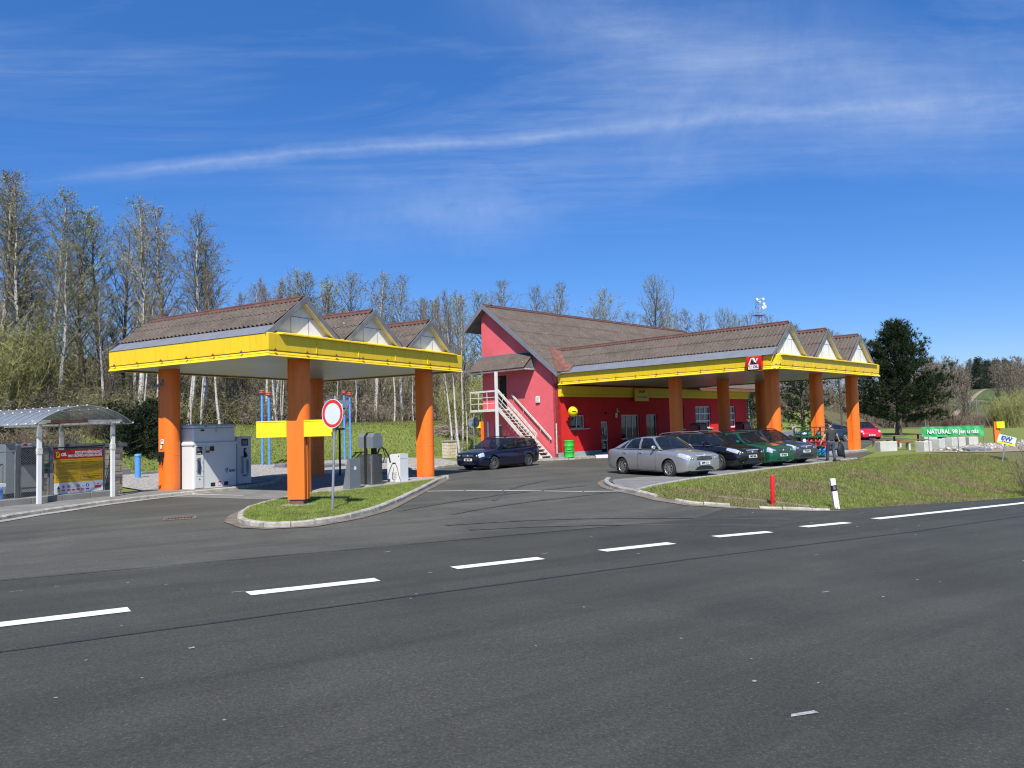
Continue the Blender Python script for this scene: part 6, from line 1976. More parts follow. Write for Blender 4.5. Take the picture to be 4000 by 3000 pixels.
# gas bottle cage
def cage():
    t = thing('bottle_cage', 'dark green open steel cage stacked with gas bottles beside the walking man', 'cage', (14.28, 36.75, 0), R(12))
    W_, D_, H_ = 1.45, .62, 1.5
    f = MB()
    for x in (0, W_):
        for y in (0, D_): f.box(x - .025, x + .025, y - .025, y + .025, 0, H_, MT['cage'])
    for z in (.12, .58, 1.04, H_):
        for y in (0, D_): f.box(0, W_, y - .02, y + .02, z - .025, z + .025, MT['cage'])
        for x in (0, W_): f.box(x - .02, x + .02, 0, D_, z - .022, z + .022, MT['cage'])
    for z in (.35, .81, 1.27): f.box(0, W_, -.012, .012, z - .015, z + .015, MT['cage'])
    for x in (.36, .73, 1.09): f.box(x - .012, x + .012, -.014, .014, .1, H_, MT['cage'])
    f.build('frame', t)
    for z in (.1, .56, 1.02):
        s_ = MB(); s_.box(.03, W_ - .03, .03, D_ - .03, z, z + .02, MT['cage']); s_.build('shelf', t)
    s_ = MB(); s_.box(.06, .2, -.03, -.02, .62, .95, MT['letter']); s_.build('notice', t)
    X = Matrix.Translation((14.28, 36.75, 0)) @ Matrix.Rotation(R(12), 4, 'Z')
    protos = {}
    def bottle(x, y, z, col, lab, gname, h=.38, r=.112):
        key = (col, h)
        if key not in protos:
            b = thing('gas_bottle', lab, 'gas bottle', X @ Vector((x, y, z)), 0, gname)
            m = MB(); m.lathe([(.001, 0), (r * .85, 0), (r, .04), (r, h * .68), (r * .8, h * .84), (r * .3, h * .92), (.001, h * .93)], MT[col], 18); m.build('shell', b)
            m = MB(); m.lathe([(r * .55, h * .84), (r * .6, h * 1.08), (r * .56, h * 1.08), (r * .5, h * .86)], MT[col], 14); m.build('collar', b)
            m = MB(); m.tube([(0, 0, h * .92), (0, 0, h * 1.02)], .02, MT['steel'], 6); m.build('valve', b)
            protos[key] = b; return
        b = copy_tree(protos[key]); b.location = X @ Vector((x, y, z)); b['label'] = lab; b['group'] = gname; b.rotation_euler.z = x * 7
    for k in range(6):
        for r_ in range(2): bottle(.13 + k * .238, .16 + r_ * .28, .58, 'bottle_red', 'red gas bottle on the middle shelf of the green cage', 'red gas bottles on the middle shelf')
    for k, c in enumerate(('bottle_green', 'bottle_red', 'bottle_green', 'bottle_green', 'bottle_blue', 'bottle_blue')):
        nm = dict(bottle_green='green', bottle_red='red', bottle_blue='bright blue')[c]
        bottle(.13 + k * .238, .17, .12, c, nm + ' gas bottle on the lowest shelf of the green cage', nm + ' gas bottles on the lowest shelf')
    bottle(.55, .2, 1.04, 'bottle_green', 'small green gas bottle alone on the top shelf of the cage', None or 'bottle on the top shelf', .3, .1)
    bottle(1.1, .2, 1.04, 'greybox', 'small grey gas bottle on the top shelf of the cage', 'bottle on the upper shelf', .3, .1)
cage()

# pumps under the larger canopy
def big_pump(x, y, label, led):
    t = thing('fuel_dispenser', label, 'fuel pump', LB(x, y, .14), RZB)
    m = MB(); m.bbox(-.5, .5, -.28, .28, .0, 1.15, MT['greybox'], .03); m.build('body', t)
    m = MB(); m.bbox(-.5, .5, -.24, .24, 1.15, 1.72, MT['black'], .04); m.build('head', t)
    for sx in (-1, 1):
        m = MB(); m.box(sx * .505 - .004, sx * .505 + .004, -.2, .2, 1.2, 1.6, MT[led]); m.build('display', t)
    m = MB(); m.box(-.35, .35, -.29, -.28, 1.25, 1.6, MT[led]); m.build('price_panel', t)
    for k in range(4):
        m = MB(); m.tube([(.55, -.2 + k * .13, 1.45), (.62, -.2 + k * .13, 1.2), (.6, -.2 + k * .13, .7), (.56, -.2 + k * .13, .5)], .02, MT['black'], 6); m.tube([(.55, -.2 + k * .13, 1.3), (.6, -.2 + k * .13, 1.12)], .035, MT['black'], 6); m.build('nozzle', t)
big_pump(4.3, 6.6, 'grey fuel pump with red panel seen above the black estate car', 'redled')
big_pump(9.2, 6.6, 'black fuel pump with row of nozzles near the rear dark column', 'redled')
for y0, nm in ((1.3, 'front'), (6.6, 'rear')):
    m = MB(); m.bbox(1.0, 12.4, y0 - .55, y0 + .55, 0, .14, MT['conc'], .03); o = m.build('pump_island', None, LB(0, 0)); o.rotation_euler.z = RZB; kind(o, 'structure')
for (x, y, lab) in [(5.9, 6.5, 'low grey rounded box left of the second shaded column'), (8.0, 6.5, 'low grey rounded box right of the second shaded column')]:
    t = thing('service_box', lab, 'box', LB(x, y, .14), RZB); m = MB(); m.bbox(-.2, .2, -.16, .16, 0, .85, MT['greybox'], .06); m.build('housing', t); m = MB(); m.box(-.12, .12, -.17, -.16, .5, .7, MT['black']); m.build('slot', t)

# concrete blocks, benches and tables
BL = [(20.88, 41.65, 1.07, .5, .5, 12, 'long pale concrete block nearest to the last orange column'), (21.95, 39.75, .62, .55, .52, 25, 'square concrete block just left of the first banner post'),
      (24.5, 42.95, .62, .62, .53, 34, 'cube concrete block between the banner posts with its side in view'), (26.5, 45.1, .6, .6, .5, 34, 'pale concrete block under the letters NATURAL at the rubble edge'),
      (27.55, 45.95, .6, .5, .5, 8, 'concrete block left of the middle banner post at the rubble edge'), (28.2, 45.75, .62, .5, .5, 5, 'concrete block furthest right at the rubble edge under the banner'),
      (29.4, 52.3, 1.25, .5, .5, 5, 'long concrete block far behind the picnic tables')]
for (x, y, w, d, h, a, lab) in BL:
    m = MB(); m.bbox(-w / 2, w / 2, -d / 2, d / 2, 0, h + .06, MT['cblock'], .02)
    o = m.build('concrete_block', None, (x, y, zt(x, y) - .02)); o.rotation_euler.z = R(a); tag(o, lab, 'concrete block', 'concrete blocks round the picnic place')
def table(x, y, a, lab):
    t = thing('picnic_table', lab, 'table', (x, y, 0), R(a), 'picnic tables')
    m = MB(); m.lathe([(.001, .0), (.6, .0), (.62, .03), (.6, .06), (.001, .06)], MT['wood'], 8, Matrix.Translation((0, 0, .72))); m.build('table_top', t)
    m = MB(); m.tube([(0, 0, 0), (0, 0, .72)], .06, MT['black'], 8); m.box(-.3, .3, -.05, .05, 0, .04, MT['conc']); m.build('pedestal', t)
table(23.1, 45.0, 5, 'round brown picnic table behind the long concrete block'); table(26.4, 48.4, 20, 'reddish picnic table standing left of the green banner')
def bench(x, y, a, w, lab):
    t = thing('bench', lab, 'bench', (x, y, 0), R(a), 'benches at the picnic tables')
    m = MB(); m.box(-w / 2, w / 2, -.2, .2, .42, .48, MT['wood']); m.build('seat', t)
    for sx in (-1, 1):
        m = MB(); m.bbox(sx * (w / 2 - .25) - .06, sx * (w / 2 - .25) + .06, -.16, .16, 0, .42, MT['cblock'], .02); m.build('leg', t)
bench(22.15, 42.4, 4, 1.3, 'low wooden bench between the long block and the square block'); bench(24.6, 45.9, -6, 1.9, 'wooden bench with pale legs behind the banner left end'); bench(23.4, 47.2, 12, 1.5, 'wooden bench in the gap between both picnic tables')
t = thing('litter_bin', 'dark square litter bin standing behind the banner lettering', 'bin', (28.6, 49.5, 0)); m = MB(); m.bbox(-.22, .22, -.2, .2, 0, .95, MT['black'], .04); m.build('housing', t); m = MB(); m.box(-.15, .15, -.21, -.2, .7, .82, MT['board']); m.build('slot', t)

def banner():
    a = Vector((20.62, 36.85)); c = Vector((22.68, 35.75)); b = Vector((22.2, 37.3))
    d = (c - a); L = d.length + .28; ang = math.atan2(d.y, d.x); u = d.normalized()
    o = a - u * .28
    t = thing('banner_stand', 'long green cloth banner with white lettering on three thin posts', 'banner', (o.x, o.y, 0), ang)
    m = MB(); n = 60; vs = []
    zt0, zb0 = 1.37, .89
    for i in range(n + 1):
        x = L * i / n
        for j in range(7):
            f = j / 6; z = zb0 + (zt0 - zb0) * f + (-.008 * math.sin(x * 2.2) - (.012 * math.sin(PI * x / L)) * (1 - f))
            vs.append((x, -.045 + .02 * math.sin(x * 7 + f * 3) * (1 - abs(2 * f - 1) * .5) + .012 * math.sin(x * 17 + f * 5), z))
    m.add(vs, [(i * 7 + j, (i + 1) * 7 + j, (i + 1) * 7 + j + 1, i * 7 + j + 1) for i in range(n) for j in range(6)], MT['banner'], True)
    cl = m.build('cloth', t)
    X = frame((L / 2, -.085, 1.12), (1, 0, 0), (0, 0, 1))
    text_mesh('lettering', 'NATURAL 98 jen u nás', .29, MT['letter'], cl, X, .002, 'CENTER', .009, .78)
    for (x, yy, h) in ((.28, 0, 1.4), (L - .02, 0, 1.42), (1.55, .35, 1.4)):
        m = MB(); m.tube([(x, yy, -.3), (x, yy, h)], .02, MT['steel'], 8); m.build('post', t)
    m = MB(); m.tube([(.02, -.01, 1.38), (L, -.01, 1.4)], .012, MT['board'], 5); m.build('rail', t)
banner()

def ew():
    t = thing('company_sign', 'small tilted white sign with blue letters on a leaning post at the bank top', 'sign', (22.13, 33.7, zt(22.13, 33.7)), R(-12), ry=R(12))
    m = MB(); m.tube([(0, 0, -.1), (0, 0, .95)], .028, MT['steel'], 8); m.build('post', t)
    X = frame((.02, -.035, .98), (1, 0, -.08), (0.08, 0, 1))
    m = MB(); m.prism([(-.35, -.2), (.35, -.2), (.37, -.18), (.37, .18), (.35, .2), (-.35, .2), (-.37, .18), (-.37, -.18)], -.01, .01, MT['signwhite'], 'z', X); p = m.build('panel', t)
    m = MB(); m.box(-.36, .36, -.195, -.1, .011, .014, MT['yellow2'], X); m.build('yellow_band', p)
    text_mesh('lettering', 'EW', .25, MT['blue'], p, X @ Matrix.Translation((-.02, .045, .012)), .003, 'CENTER', .012, 1.15)
    text_mesh('lettering', 'EUROWAG', .085, MT['navyink'], p, X @ Matrix.Translation((.03, -.1, .016)), .002, 'CENTER', .003)
    m = MB()
    for k in range(3): m.lathe([(.001, .013), (.022, .013)], MT['hose'], 10, X @ Matrix.Translation((.0 + k * .08, .155, 0)))
    m.build('blue_dots', p)
ew()
t = thing('totem_pillar', 'orange pillar with a yellow box head on the grass behind the tilted sign', 'sign', (30.15, 46.3, 0), R(-20))
m = MB(); m.box(-.13, .13, -.16, .16, 0, 1.42, MT['orange']); m.box(.13, .2, -.1, .12, 0, 1.1, MT['orange']); m.build('body', t)
m = MB(); m.bbox(-.02, .42, -.24, .16, 1.02, 1.42, MT['yellow2'], .02); m.build('head', t)
t = thing('round_manhole', 'flat dark round lid on the rubble near the orange pillar', 'manhole', (28.6, 43.6, .03)); m = MB(); m.lathe([(.001, .1), (.42, .1), (.45, .06), (.45, 0)], MT['slab'], 20); m.build('cover', t)
# rubble bed
rb = [(21.7, 39.3), (22.6, 37.8), (24.1, 37.1), (25.5, 37.3), (33, 43.5), (38, 47.5), (37, 49.5), (31, 45.6), (28.9, 44.8), (27.2, 45.0), (26.2, 44.4), (24.6, 42.3)]
drape('rubble_bed', [rb], .03, MT['soil'])
rr = random.Random(3)
def rocks(name, polyf, n, smin, smax, mat, k='stuff', zf=zt):
    m = MB()
    for i in range(n):
        x, y = polyf(); s = smin * (smax / smin) ** (rr.random() ** 2.2); vs = []
        for (a, b, c) in ((1, 0, 0), (-1, 0, 0), (0, 1, 0), (0, -1, 0), (0, 0, 1), (.6, .6, .6), (-.6, .6, .5), (.6, -.6, .6), (-.6, -.6, .55)):
            q = s * rr.uniform(.7, 1.15); vs.append((x + a * q, y + b * q, zf(x, y) + .02 + max(0, c) * q * rr.uniform(.5, .8)))
        m.add(vs, [(4, 5, 6), (4, 6, 8), (4, 8, 7), (4, 7, 5), (0, 2, 5), (2, 1, 6), (1, 3, 8), (3, 0, 7), (5, 2, 6), (6, 1, 8), (8, 3, 7), (7, 0, 5)], mat)
    return kind(m.build(name), k)
def prb():
    u = rr.random(); p = Vector((22.6, 38.5)).lerp(Vector((36, 47.5)), u ** .8); q = rr.uniform(-1.1, 1.9); d = Vector((-.6, .8)); return (p.x + d.x * q, p.y + d.y * q)
rocks('rubble', prb, 420, .05, .4, MT['gravel'])
t = thing('stone_slab', 'grey broken stone slab on the rubble under the banner', 'slab', (24.2, 38.9, .05), R(20), rx=R(6)); m = MB(); m.prism([(-.8, -.3), (.5, -.5), (.9, .0), (.4, .4), (-.6, .35)], 0, .1, MT['board']); m.build('stone', t)
# trailer and notice board in the distance
t = thing('flat_trailer', 'low pale trailer with black wheels parked beyond the forecourt', 'trailer', (22.9, 63.2, 0), R(8))
m = MB(); m.bbox(-1.1, 1.1, -.5, .5, .45, .9, MT['zinc'], .03); m.build('box', t); m = MB(); m.tube([(1.1, 0, .5), (1.9, 0, .5)], .05, MT['board'], 6); m.build('drawbar', t)
for sx in (-.45, .45):
    m = MB(); m.tube([(sx, -.6, .28), (sx, -.45, .28)], .28, MT['tyre'], 20); m.build('wheel', t)
t = thing('notice_board', 'small white board on a thin post right of the shop end', 'board', (18.95, 57.6 + 1.8, 0), R(-15))
m = MB(); m.tube([(0, 0, 0), (0, 0, 1.7)], .025, MT['steel'], 6); m.build('post', t); m = MB(); m.box(-.13, .13, -.04, -.02, 1.15, 1.75, MT['letter']); m.build('panel', t)
# radio mast behind the roofs
def mast():
    t = thing('radio_mast', 'lattice radio mast with white dishes rising behind the roofs', 'mast', (40.6, 120, zt(40.6, 120) - .2), R(20))
    h = 22.2 - zt(40.6, 120); m = MB(); s = .32
    cs = [(-s, -s), (s, -s), (s, s), (-s, s)]
    for (a, b) in cs: m.tube([(a, b, 0), (a, b, h)], .035, MT['steel'], 5)
    z = 0
    while z < h - .8:
        for i in range(4):
            a, b = cs[i], cs[(i + 1) % 4]; m.tube([(*a, z), (*b, z + .8)], .02, MT['steel'], 4); m.tube([(*a, z), (*b, z)], .018, MT['steel'], 4)
        z += .8
    m.box(-.9, .9, -.7, .7, h - 3.2, h - 3.1, MT['board']); m.build('lattice', t)
    for (x, z, r) in [(-.6, h - .6, .3), (.6, h - .5, .28), (.7, h - 1.3, .32), (-.1, h - 1.0, .2), (.55, h - 1.9, .4), (.9, h - 1.75, .35)]:
        d = MB(); r *= .72; d.tube([(x, -.6, z), (x, -.35, z)], [r, r * .8], MT['letter'], 16); d.tube([(x, -.4, z), (0, 0, z)], .03, MT['steel'], 5); d.build('dish', t)
    a = MB()
    for x in (-.3, .1, .35): a.tube([(x, 0, h), (x, 0, h + 1.2)], .025, MT['steel'], 4)
    a.build('aerial', t)
mast()
for (x, y, h, lab) in [(86.5, 138, 8.6, 'wooden power pole with crossarm on the far green meadow'), (75.5, 130, 9.0, 'dark slender power pole rising behind the green banner')]:
    t = thing('power_pole', lab, 'pole', (x, y, zt(x, y)), 0); m = MB(); m.tube([(0, 0, 0), (0, 0, h)], [.16, .1], MT['bark'] if lab[0] == 'd' else MT['slab'], 8); m.build('pole', t)
    if lab[0] == 'w': m = MB(); m.box(-1.5, 1.5, -.06, .06, h - .4, h - .25, MT['slab']); m.build('crossarm', t)

# ------------------------------------------------------------------ vegetation
class Twigs:
    """fast builder: tapered three-sided twigs and small leaf faces"""
    def __init__(s): s.v = []; s.f = []; s.m = []
    def stick(s, p, q, r0, r1, mi, n=3):
        d = q - p
        if d.length < 1e-6: return
        a = d.orthogonal().normalized(); b = d.normalized().cross(a); o = len(s.v)
        for (c, r) in ((p, r0), (q, r1)):
            for k in range(n):
                t = 2 * PI * k / n; s.v.append(c + (a * math.cos(t) + b * math.sin(t)) * r)
        for k in range(n): j = (k + 1) % n; s.f.append((o + k, o + j, o + n + j, o + n + k)); s.m.append(mi)
    def blade(s, p, q, w, mi, rr):
        d = q - p; a = d.cross(Vector((rr.uniform(-1, 1), rr.uniform(-1, 1), rr.uniform(-1, 1))))
        if a.length < 1e-6: return
        a = a.normalized() * w; o = len(s.v); s.v += [p - a, p + a, q]; s.f.append((o, o + 1, o + 2)); s.m.append(mi)
    def leaf(s, p, r, mi, rr):
        a = Vector((rr.gauss(0, 1), rr.gauss(0, 1), rr.gauss(0, 1))).normalized(); b = a.orthogonal().normalized(); o = len(s.v)
        s.v += [p + b * r, p + a.cross(b) * r * .6, p - b * r, p - a.cross(b) * r * .6]; s.f.append((o, o + 1, o + 2, o + 3)); s.m.append(mi)
    def mesh(s, name, mats):
        me = bpy.data.meshes.new(name); me.from_pydata([tuple(v) for v in s.v], [], s.f)
        for m in mats: me.materials.append(m)
        me.polygons.foreach_set('material_index', s.m); me.update(); return me

def rot_to(d, ang, az):
    a = d.orthogonal().normalized(); a = Matrix.Rotation(az, 3, d) @ a
    return (d * math.cos(ang) + a * math.sin(ang)).normalized()

def bare_tree(seed, h, kind_, leafy=0, spread=.26, start=.3, nprim=46, lean=.05, twigw=.011, twigmat='twig', dens=1.0):
    """returns (trunk mesh, crown mesh)"""
    rr = random.Random(seed); tr = Twigs(); cr = Twigs()
    n = 12; pts = []; p = Vector((0, 0, -.3)); d = Vector((rr.uniform(-lean, lean), rr.uniform(-lean, lean), 1)).normalized()
    fork = rr.random() < .3
    for i in range(n + 1):
        pts.append(p.copy()); d = (d + Vector((rr.gauss(0, .035), rr.gauss(0, .035), .06))).normalized(); p = p + d * (h + .3) / n
    r0 = .011 * h + .02
    rad = lambda f: r0 * (1 - f) ** .8 + .008
    for i in range(n): tr.stick(pts[i], pts[i + 1], rad(i / n), rad((i + 1) / n), 0, 7)
    def at(f):
        k = min(n - 1, int(f * n)); return pts[k].lerp(pts[k + 1], f * n - k)
    def twiglets(p, q, depth, L):
        dd = (q - p).normalized(); k = max(2, int(L * 7 * dens))
        for j in range(k):
            f = rr.uniform(.15, 1); b = p.lerp(q, f); e = rot_to(dd, rr.uniform(.3, .9), rr.uniform(0, 2 * PI)); l = rr.uniform(.3, .85) * min(1.2, .5 + L * .5)
            e = (e + Vector((0, 0, -.15 if kind_ == 'birch' else .25))).normalized()
            c = b + e * l
            cr.blade(b, c, twigw, 0, rr)
            if rr.random() < .8: m_ = b.lerp(c, rr.uniform(.3, .7)); cr.blade(m_, m_ + rot_to(e, .6, rr.uniform(0, 6.28)) * l * .6, twigw * .8, 0, rr)
            if leafy and rr.random() < leafy:
                for q_ in range(2): cr.leaf(b.lerp(c, rr.random()) + Vector((rr.gauss(0, .05), rr.gauss(0, .05), rr.gauss(0, .05))), rr.uniform(.03, .07), 2, rr)
    for i in range(nprim):
        f = start + (1 - start) * (i + rr.random()) / nprim; f = min(.985, f)
        b = at(f); env = math.sin(PI * min(1, max(.0, (f - start) / (1 - start)) * .78 + .2)) ** .8
        L = h * spread * env * rr.uniform(.6, 1.15); az = i * 2.4 + rr.uniform(-.5, .5); up = rr.uniform(.5, .95) if kind_ != 'birch' else rr.uniform(.4, .8)
        e = Vector((math.cos(az) * math.sin(up), math.sin(az) * math.sin(up), math.cos(up)))
        q = b; r = rad(f) * .45 + .004; segs = 4
        for s_ in range(segs):
            nx = q + e * L / segs; cr.stick(q, nx, r * (1 - s_ / segs) + .004, r * (1 - (s_ + 1) / segs) + .004, 1, 3)
            if s_ >= 0:
                for z in range(2 if s_ else 1):
                    e2 = rot_to(e, rr.uniform(.45, .95), rr.uniform(0, 2 * PI)); l2 = L * rr.uniform(.18, .4); m0 = q.lerp(nx, rr.random()); m1 = m0 + e2 * l2
                    cr.stick(m0, m1, r * .35 + .003, .004, 1, 3); twiglets(m0, m1, 0, l2)
            twiglets(q, nx, 0, L / segs)
            q = nx; e = (e + Vector((rr.gauss(0, .12), rr.gauss(0, .12), (.12 if kind_ != 'birch' else (.12 if s_ < 2 else -.1))))).normalized()
    bark = MT['birch'] if kind_ == 'birch' else MT['bark']
    return tr.mesh('trunk', [bark]), cr.mesh('crown', [MT[twigmat], MT['bark'] if kind_ != 'birch' else MT['twig'], MT['bud']])

def shrub_mesh(seed, h, w, mat, n=900, tw=.012, leafy=0):
    rr = random.Random(seed); c = Twigs()
    for i in range(n // 14):
        a = rr.uniform(0, 2 * PI); b = Vector((rr.gauss(0, w * .12), rr.gauss(0, w * .12), -.05)); e = Vector((math.cos(a) * w * .5 * rr.random(), math.sin(a) * w * .5 * rr.random(), h * rr.uniform(.6, 1))); t_ = b + e
        c.stick(b, t_, .016, .004, 0, 3)
        for k in range(13):
            f = rr.uniform(.2, 1); m0 = b.lerp(t_, f); d = Vector((rr.gauss(0, .5), rr.gauss(0, .5), rr.uniform(.2, 1))).normalized(); c.blade(m0, m0 + d * rr.uniform(.2, .6) * h * .35, tw, 0, rr)
            if leafy and rr.random() < leafy: c.leaf(m0 + d * .2, rr.uniform(.03, .07), 1, rr)
    return c.mesh('branches', [MT[mat], MT['bud']])

def needle_tree(seed, h, w, mat, nb=70, tufts=26, start=.2, tr=.2, tuft_r=.34, double=False, flat=1.0):
    rr = random.Random(seed); T_ = Twigs(); C_ = Twigs()
    tops = [((0, 0), h, 0)] if not double else [((-.45, 0), h, -.05), ((.5, .1), h * .93, .05)]
    for (ox, oy), hh, ln in tops:
        base = Vector((ox, oy, -.2)); top = Vector((ox * .4 + ln * 8 * .3, oy, hh)); n = 8
        P = [base.lerp(top, i / n) + Vector((math.sin(i * 1.7) * .08, math.cos(i * 1.3) * .08, 0)) for i in range(n + 1)]
        for i in range(n): T_.stick(P[i], P[i + 1], tr * (1 - i / n) + .03, tr * (1 - (i + 1) / n) + .03, 0, 8)
        for b in range(nb):
            f = start + (1 - start) * b / nb; p = P[min(n - 1, int(f * n))].lerp(P[min(n, int(f * n) + 1)], f * n - int(f * n))
            prof = (1 - (f - start) / (1 - start)) ** .8 * (.75 + .25 * min(1, (f - start) * 6)); L = w * prof * rr.uniform(.65, 1.12) + .35; az = b * 2.4 + rr.uniform(-.4, .4); el = rr.uniform(-.05, .45) + f * .5
            d = Vector((math.cos(az) * math.cos(el), math.sin(az) * math.cos(el), math.sin(el))); q = p + d * L; C_.stick(p, q, .045, .012, 1, 4)
            for k in range(int(tufts * (.35 + .65 * L / w))):
                g_ = rr.random() ** .6; c = p.lerp(q, .15 + .87 * g_) + Vector((rr.gauss(0, .22), rr.gauss(0, .22), rr.gauss(0, .17) * flat)) * (.5 + g_ * .7); ax = (d + Vector((rr.gauss(0, .4), rr.gauss(0, .4), .4 + rr.gauss(0, .3)))).normalized()
                for z in range(9): C_.blade(c, c + (ax + Vector((rr.gauss(0, .55), rr.gauss(0, .55), rr.gauss(0, .55)))).normalized() * tuft_r * rr.uniform(.6, 1.1), .03, 0, rr)
    return T_.mesh('trunk', [MT['bark']]), C_.mesh('crown', [MT[mat], MT['bark']])

def inst(name, label, cat, meshes, x, y, rz, sc, group=None, z=None, sz=None):
    t = thing(name, label, cat, (x, y, (zt(x, y) if z is None else z)), rz, group)
    t.scale = (sc, sc, sz or sc)
    for me, nm in zip(meshes, ('trunk', 'crown')):
        o = bpy.data.objects.new(nm, me); COL.objects.link(o); o.parent = t
    return t

B_ = [bare_tree(s, 14, 'birch', lf + .3, .215, .34, 50, .05, .009, 'twig') for s, lf in ((1, .0), (2, .35), (3, 0), (4, .1))]
D_ = [bare_tree(s, 12, 'tree', lf, .27, .22, 48, .06, .0095, tm) for s, lf, tm in ((11, .75, 'olive'), (12, .2, 'twigr'), (13, .45, 'twig'))]
TH = [bare_tree(s, 9, 'birch' if s == 22 else 'tree', lf, .16, .45 if s == 22 else .15, 34, .16, .012, tm) for s, lf, tm in ((21, 0, 'twig'), (22, .05, 'twigr'), (23, .25, 'olive'))]

def azpos(px, Yd):
    """ground point seen at photo column px (of 4000) at distance Yd, used to lay out the wood"""
    return ((px - 2000 + 0) / 2887 * Yd, Yd)
rr = random.Random(77)
# tall trees standing out against the sky: (column of the photo, top height in metres, distance, form, label)
SKY = [(-35.2, 20.1, 50, 'B0', 'tall birch cut by the left picture edge'),
       (-34.6, 20.6, 52, 'B2', 'tall bare birch above the shelter roof, leftmost full crown'),
       (-32.8, 18.8, 50, 'B0', 'tall bare birch second from the left edge'),
       (-32.6, 19.3, 52, 'B1', 'pale slim birch right of the tall left pair'),
       (-30.6, 18.2, 53, 'D0', 'broad tree with fresh green buds left of the canopy'),
       (-31.2, 18.2, 56, 'D2', 'budding tree with thin crown above the yellow fascia corner'),
       (-26.3, 18.7, 52, 'B3', 'tall birch with domed crown above the canopy roof end'),
       (-30.6, 18.3, 58, 'D1', 'reddish bare tree tucked behind the domed birch'),
       (-24.9, 18.6, 54, 'B2', 'slender birch left of the small leaning birch pair'),
       (-23.2, 17.7, 53, 'B0', 'slender bare birch above the first roof slope'),
       (-23.0, 16.7, 55, 'B3', 'last bare birch before the open sky gap'),
       (-26.6, 15.8, 74, 'D1', 'low rounded bare tree alone in the sky gap'),
       (-20.6, 15.2, 64, 'B1', 'feathery birch left of the first canopy peak'),
       (-18.9, 16.2, 65, 'B0', 'bare birch right behind the first canopy peak'),
       (-17.2, 15.6, 64, 'D2', 'thin tree just right of the first canopy peak'),
       (-16.1, 15.4, 66, 'D0', 'green budding tree above the second canopy roof'),
       (-14.2, 15.6, 66, 'D2', 'budding tree beside the domed birch over the second peak'),
       (-12.2, 15.6, 65, 'B1', 'domed birch above the second canopy peak'),
       (-9.9, 15.5, 66, 'B3', 'tall slim birch standing above the third canopy peak'),
       (-8.7, 13.7, 68, 'D1', 'low bare tree right of the third canopy peak'),
       (-7.4, 14.0, 70, 'D0', 'olive shrubby tree between canopy and pink house'),
       (-4.6, 13.8, 66, 'D0', 'bushy green budding tree left of the pink gable'),
       (-2.9, 14.2, 68, 'D0', 'bushy green tree touching the gable roof corner'),
       (0.0, 16.4, 74, 'B2', 'birch crown showing just right of the roof ridge end'),
       (3.5, 16.4, 78, 'B0', 'left half of the birch pair above the brown house roof'),
       (5.3, 16.8, 79, 'B3', 'right half of the birch pair above the brown roof'),
       (9.1, 14.5, 82, 'D1', 'small round bare tree above the middle of the ridge'),
       (10.5, 16.1, 80, 'B1', 'narrow birch above the middle of the house ridge'),
       (13.7, 14.9, 88, 'D1', 'low bare tree right of the narrow birch'),
       (15.6, 18.1, 84, 'D2', 'largest bare tree above the right end of the house ridge'),
       (18.8, 16.0, 90, 'D1', 'bare tree leaning against the largest one above the roof'),
       (21.3, 16.0, 96, 'B2', 'bare birch right of the largest roof-top tree'),
       (23.8, 16.6, 98, 'B0', 'second bare birch right of the largest roof-top tree'),
       (26.2, 15.9, 98, 'D1', 'bare crown above the canopy ridge middle'),
       (28.7, 16.9, 102, 'D2', 'spiky bare crown left of the radio mast'),
       (31.6, 16.6, 104, 'B0', 'bare crown just left of the radio mast'),
       (33.6, 16.4, 104, 'D1', 'low bare crown right in front of the radio mast'),
       (36.6, 16.6, 106, 'D1', 'bare crown just right of the radio mast'),
       (43.1, 15.6, 110, 'D2', 'thin crown seen between the first two right gables'),
       (49.7, 14.7, 112, 'D1', 'thin crown seen behind the last right gable'),
       (55.3, 13.6, 114, 'D1', 'thin bare crown between the last gable and the pine')]
MM = dict(B=B_, D=D_, T=TH); HH = dict(B=14, D=12, T=9)
for (x, top, y, f, lab) in SKY:
    zg = zt(x, y); me = MM[f[0]][int(f[1])]; sc = (top - zg) / HH[f[0]]
    sx = max(.75, min(1.15, sc))
    inst('birch_tree' if f[0] == 'B' else 'bare_tree', lab, 'tree', me, x, y, rr.uniform(0, 6.28), sx, 'trees standing out against the sky', None, sc)
for i in range(46):
    px = rr.uniform(560, 1830); 
    for _ in range(40):
        x, y = azpos(px, rr.uniform(44, 66)); w = slope_w(x, y)
        if 9.2 < w < 11.5: break
    if i % 3 == 0: continue
    sc = rr.uniform(.8, 1.3)
    inst('birch_tree', 'thin white birch trunk at the front edge of the wood', 'tree', TH[1], x, y, rr.uniform(0, 6.28), sc * rr.uniform(.38, .62), 'thin birches at the wood edge', None, sc)
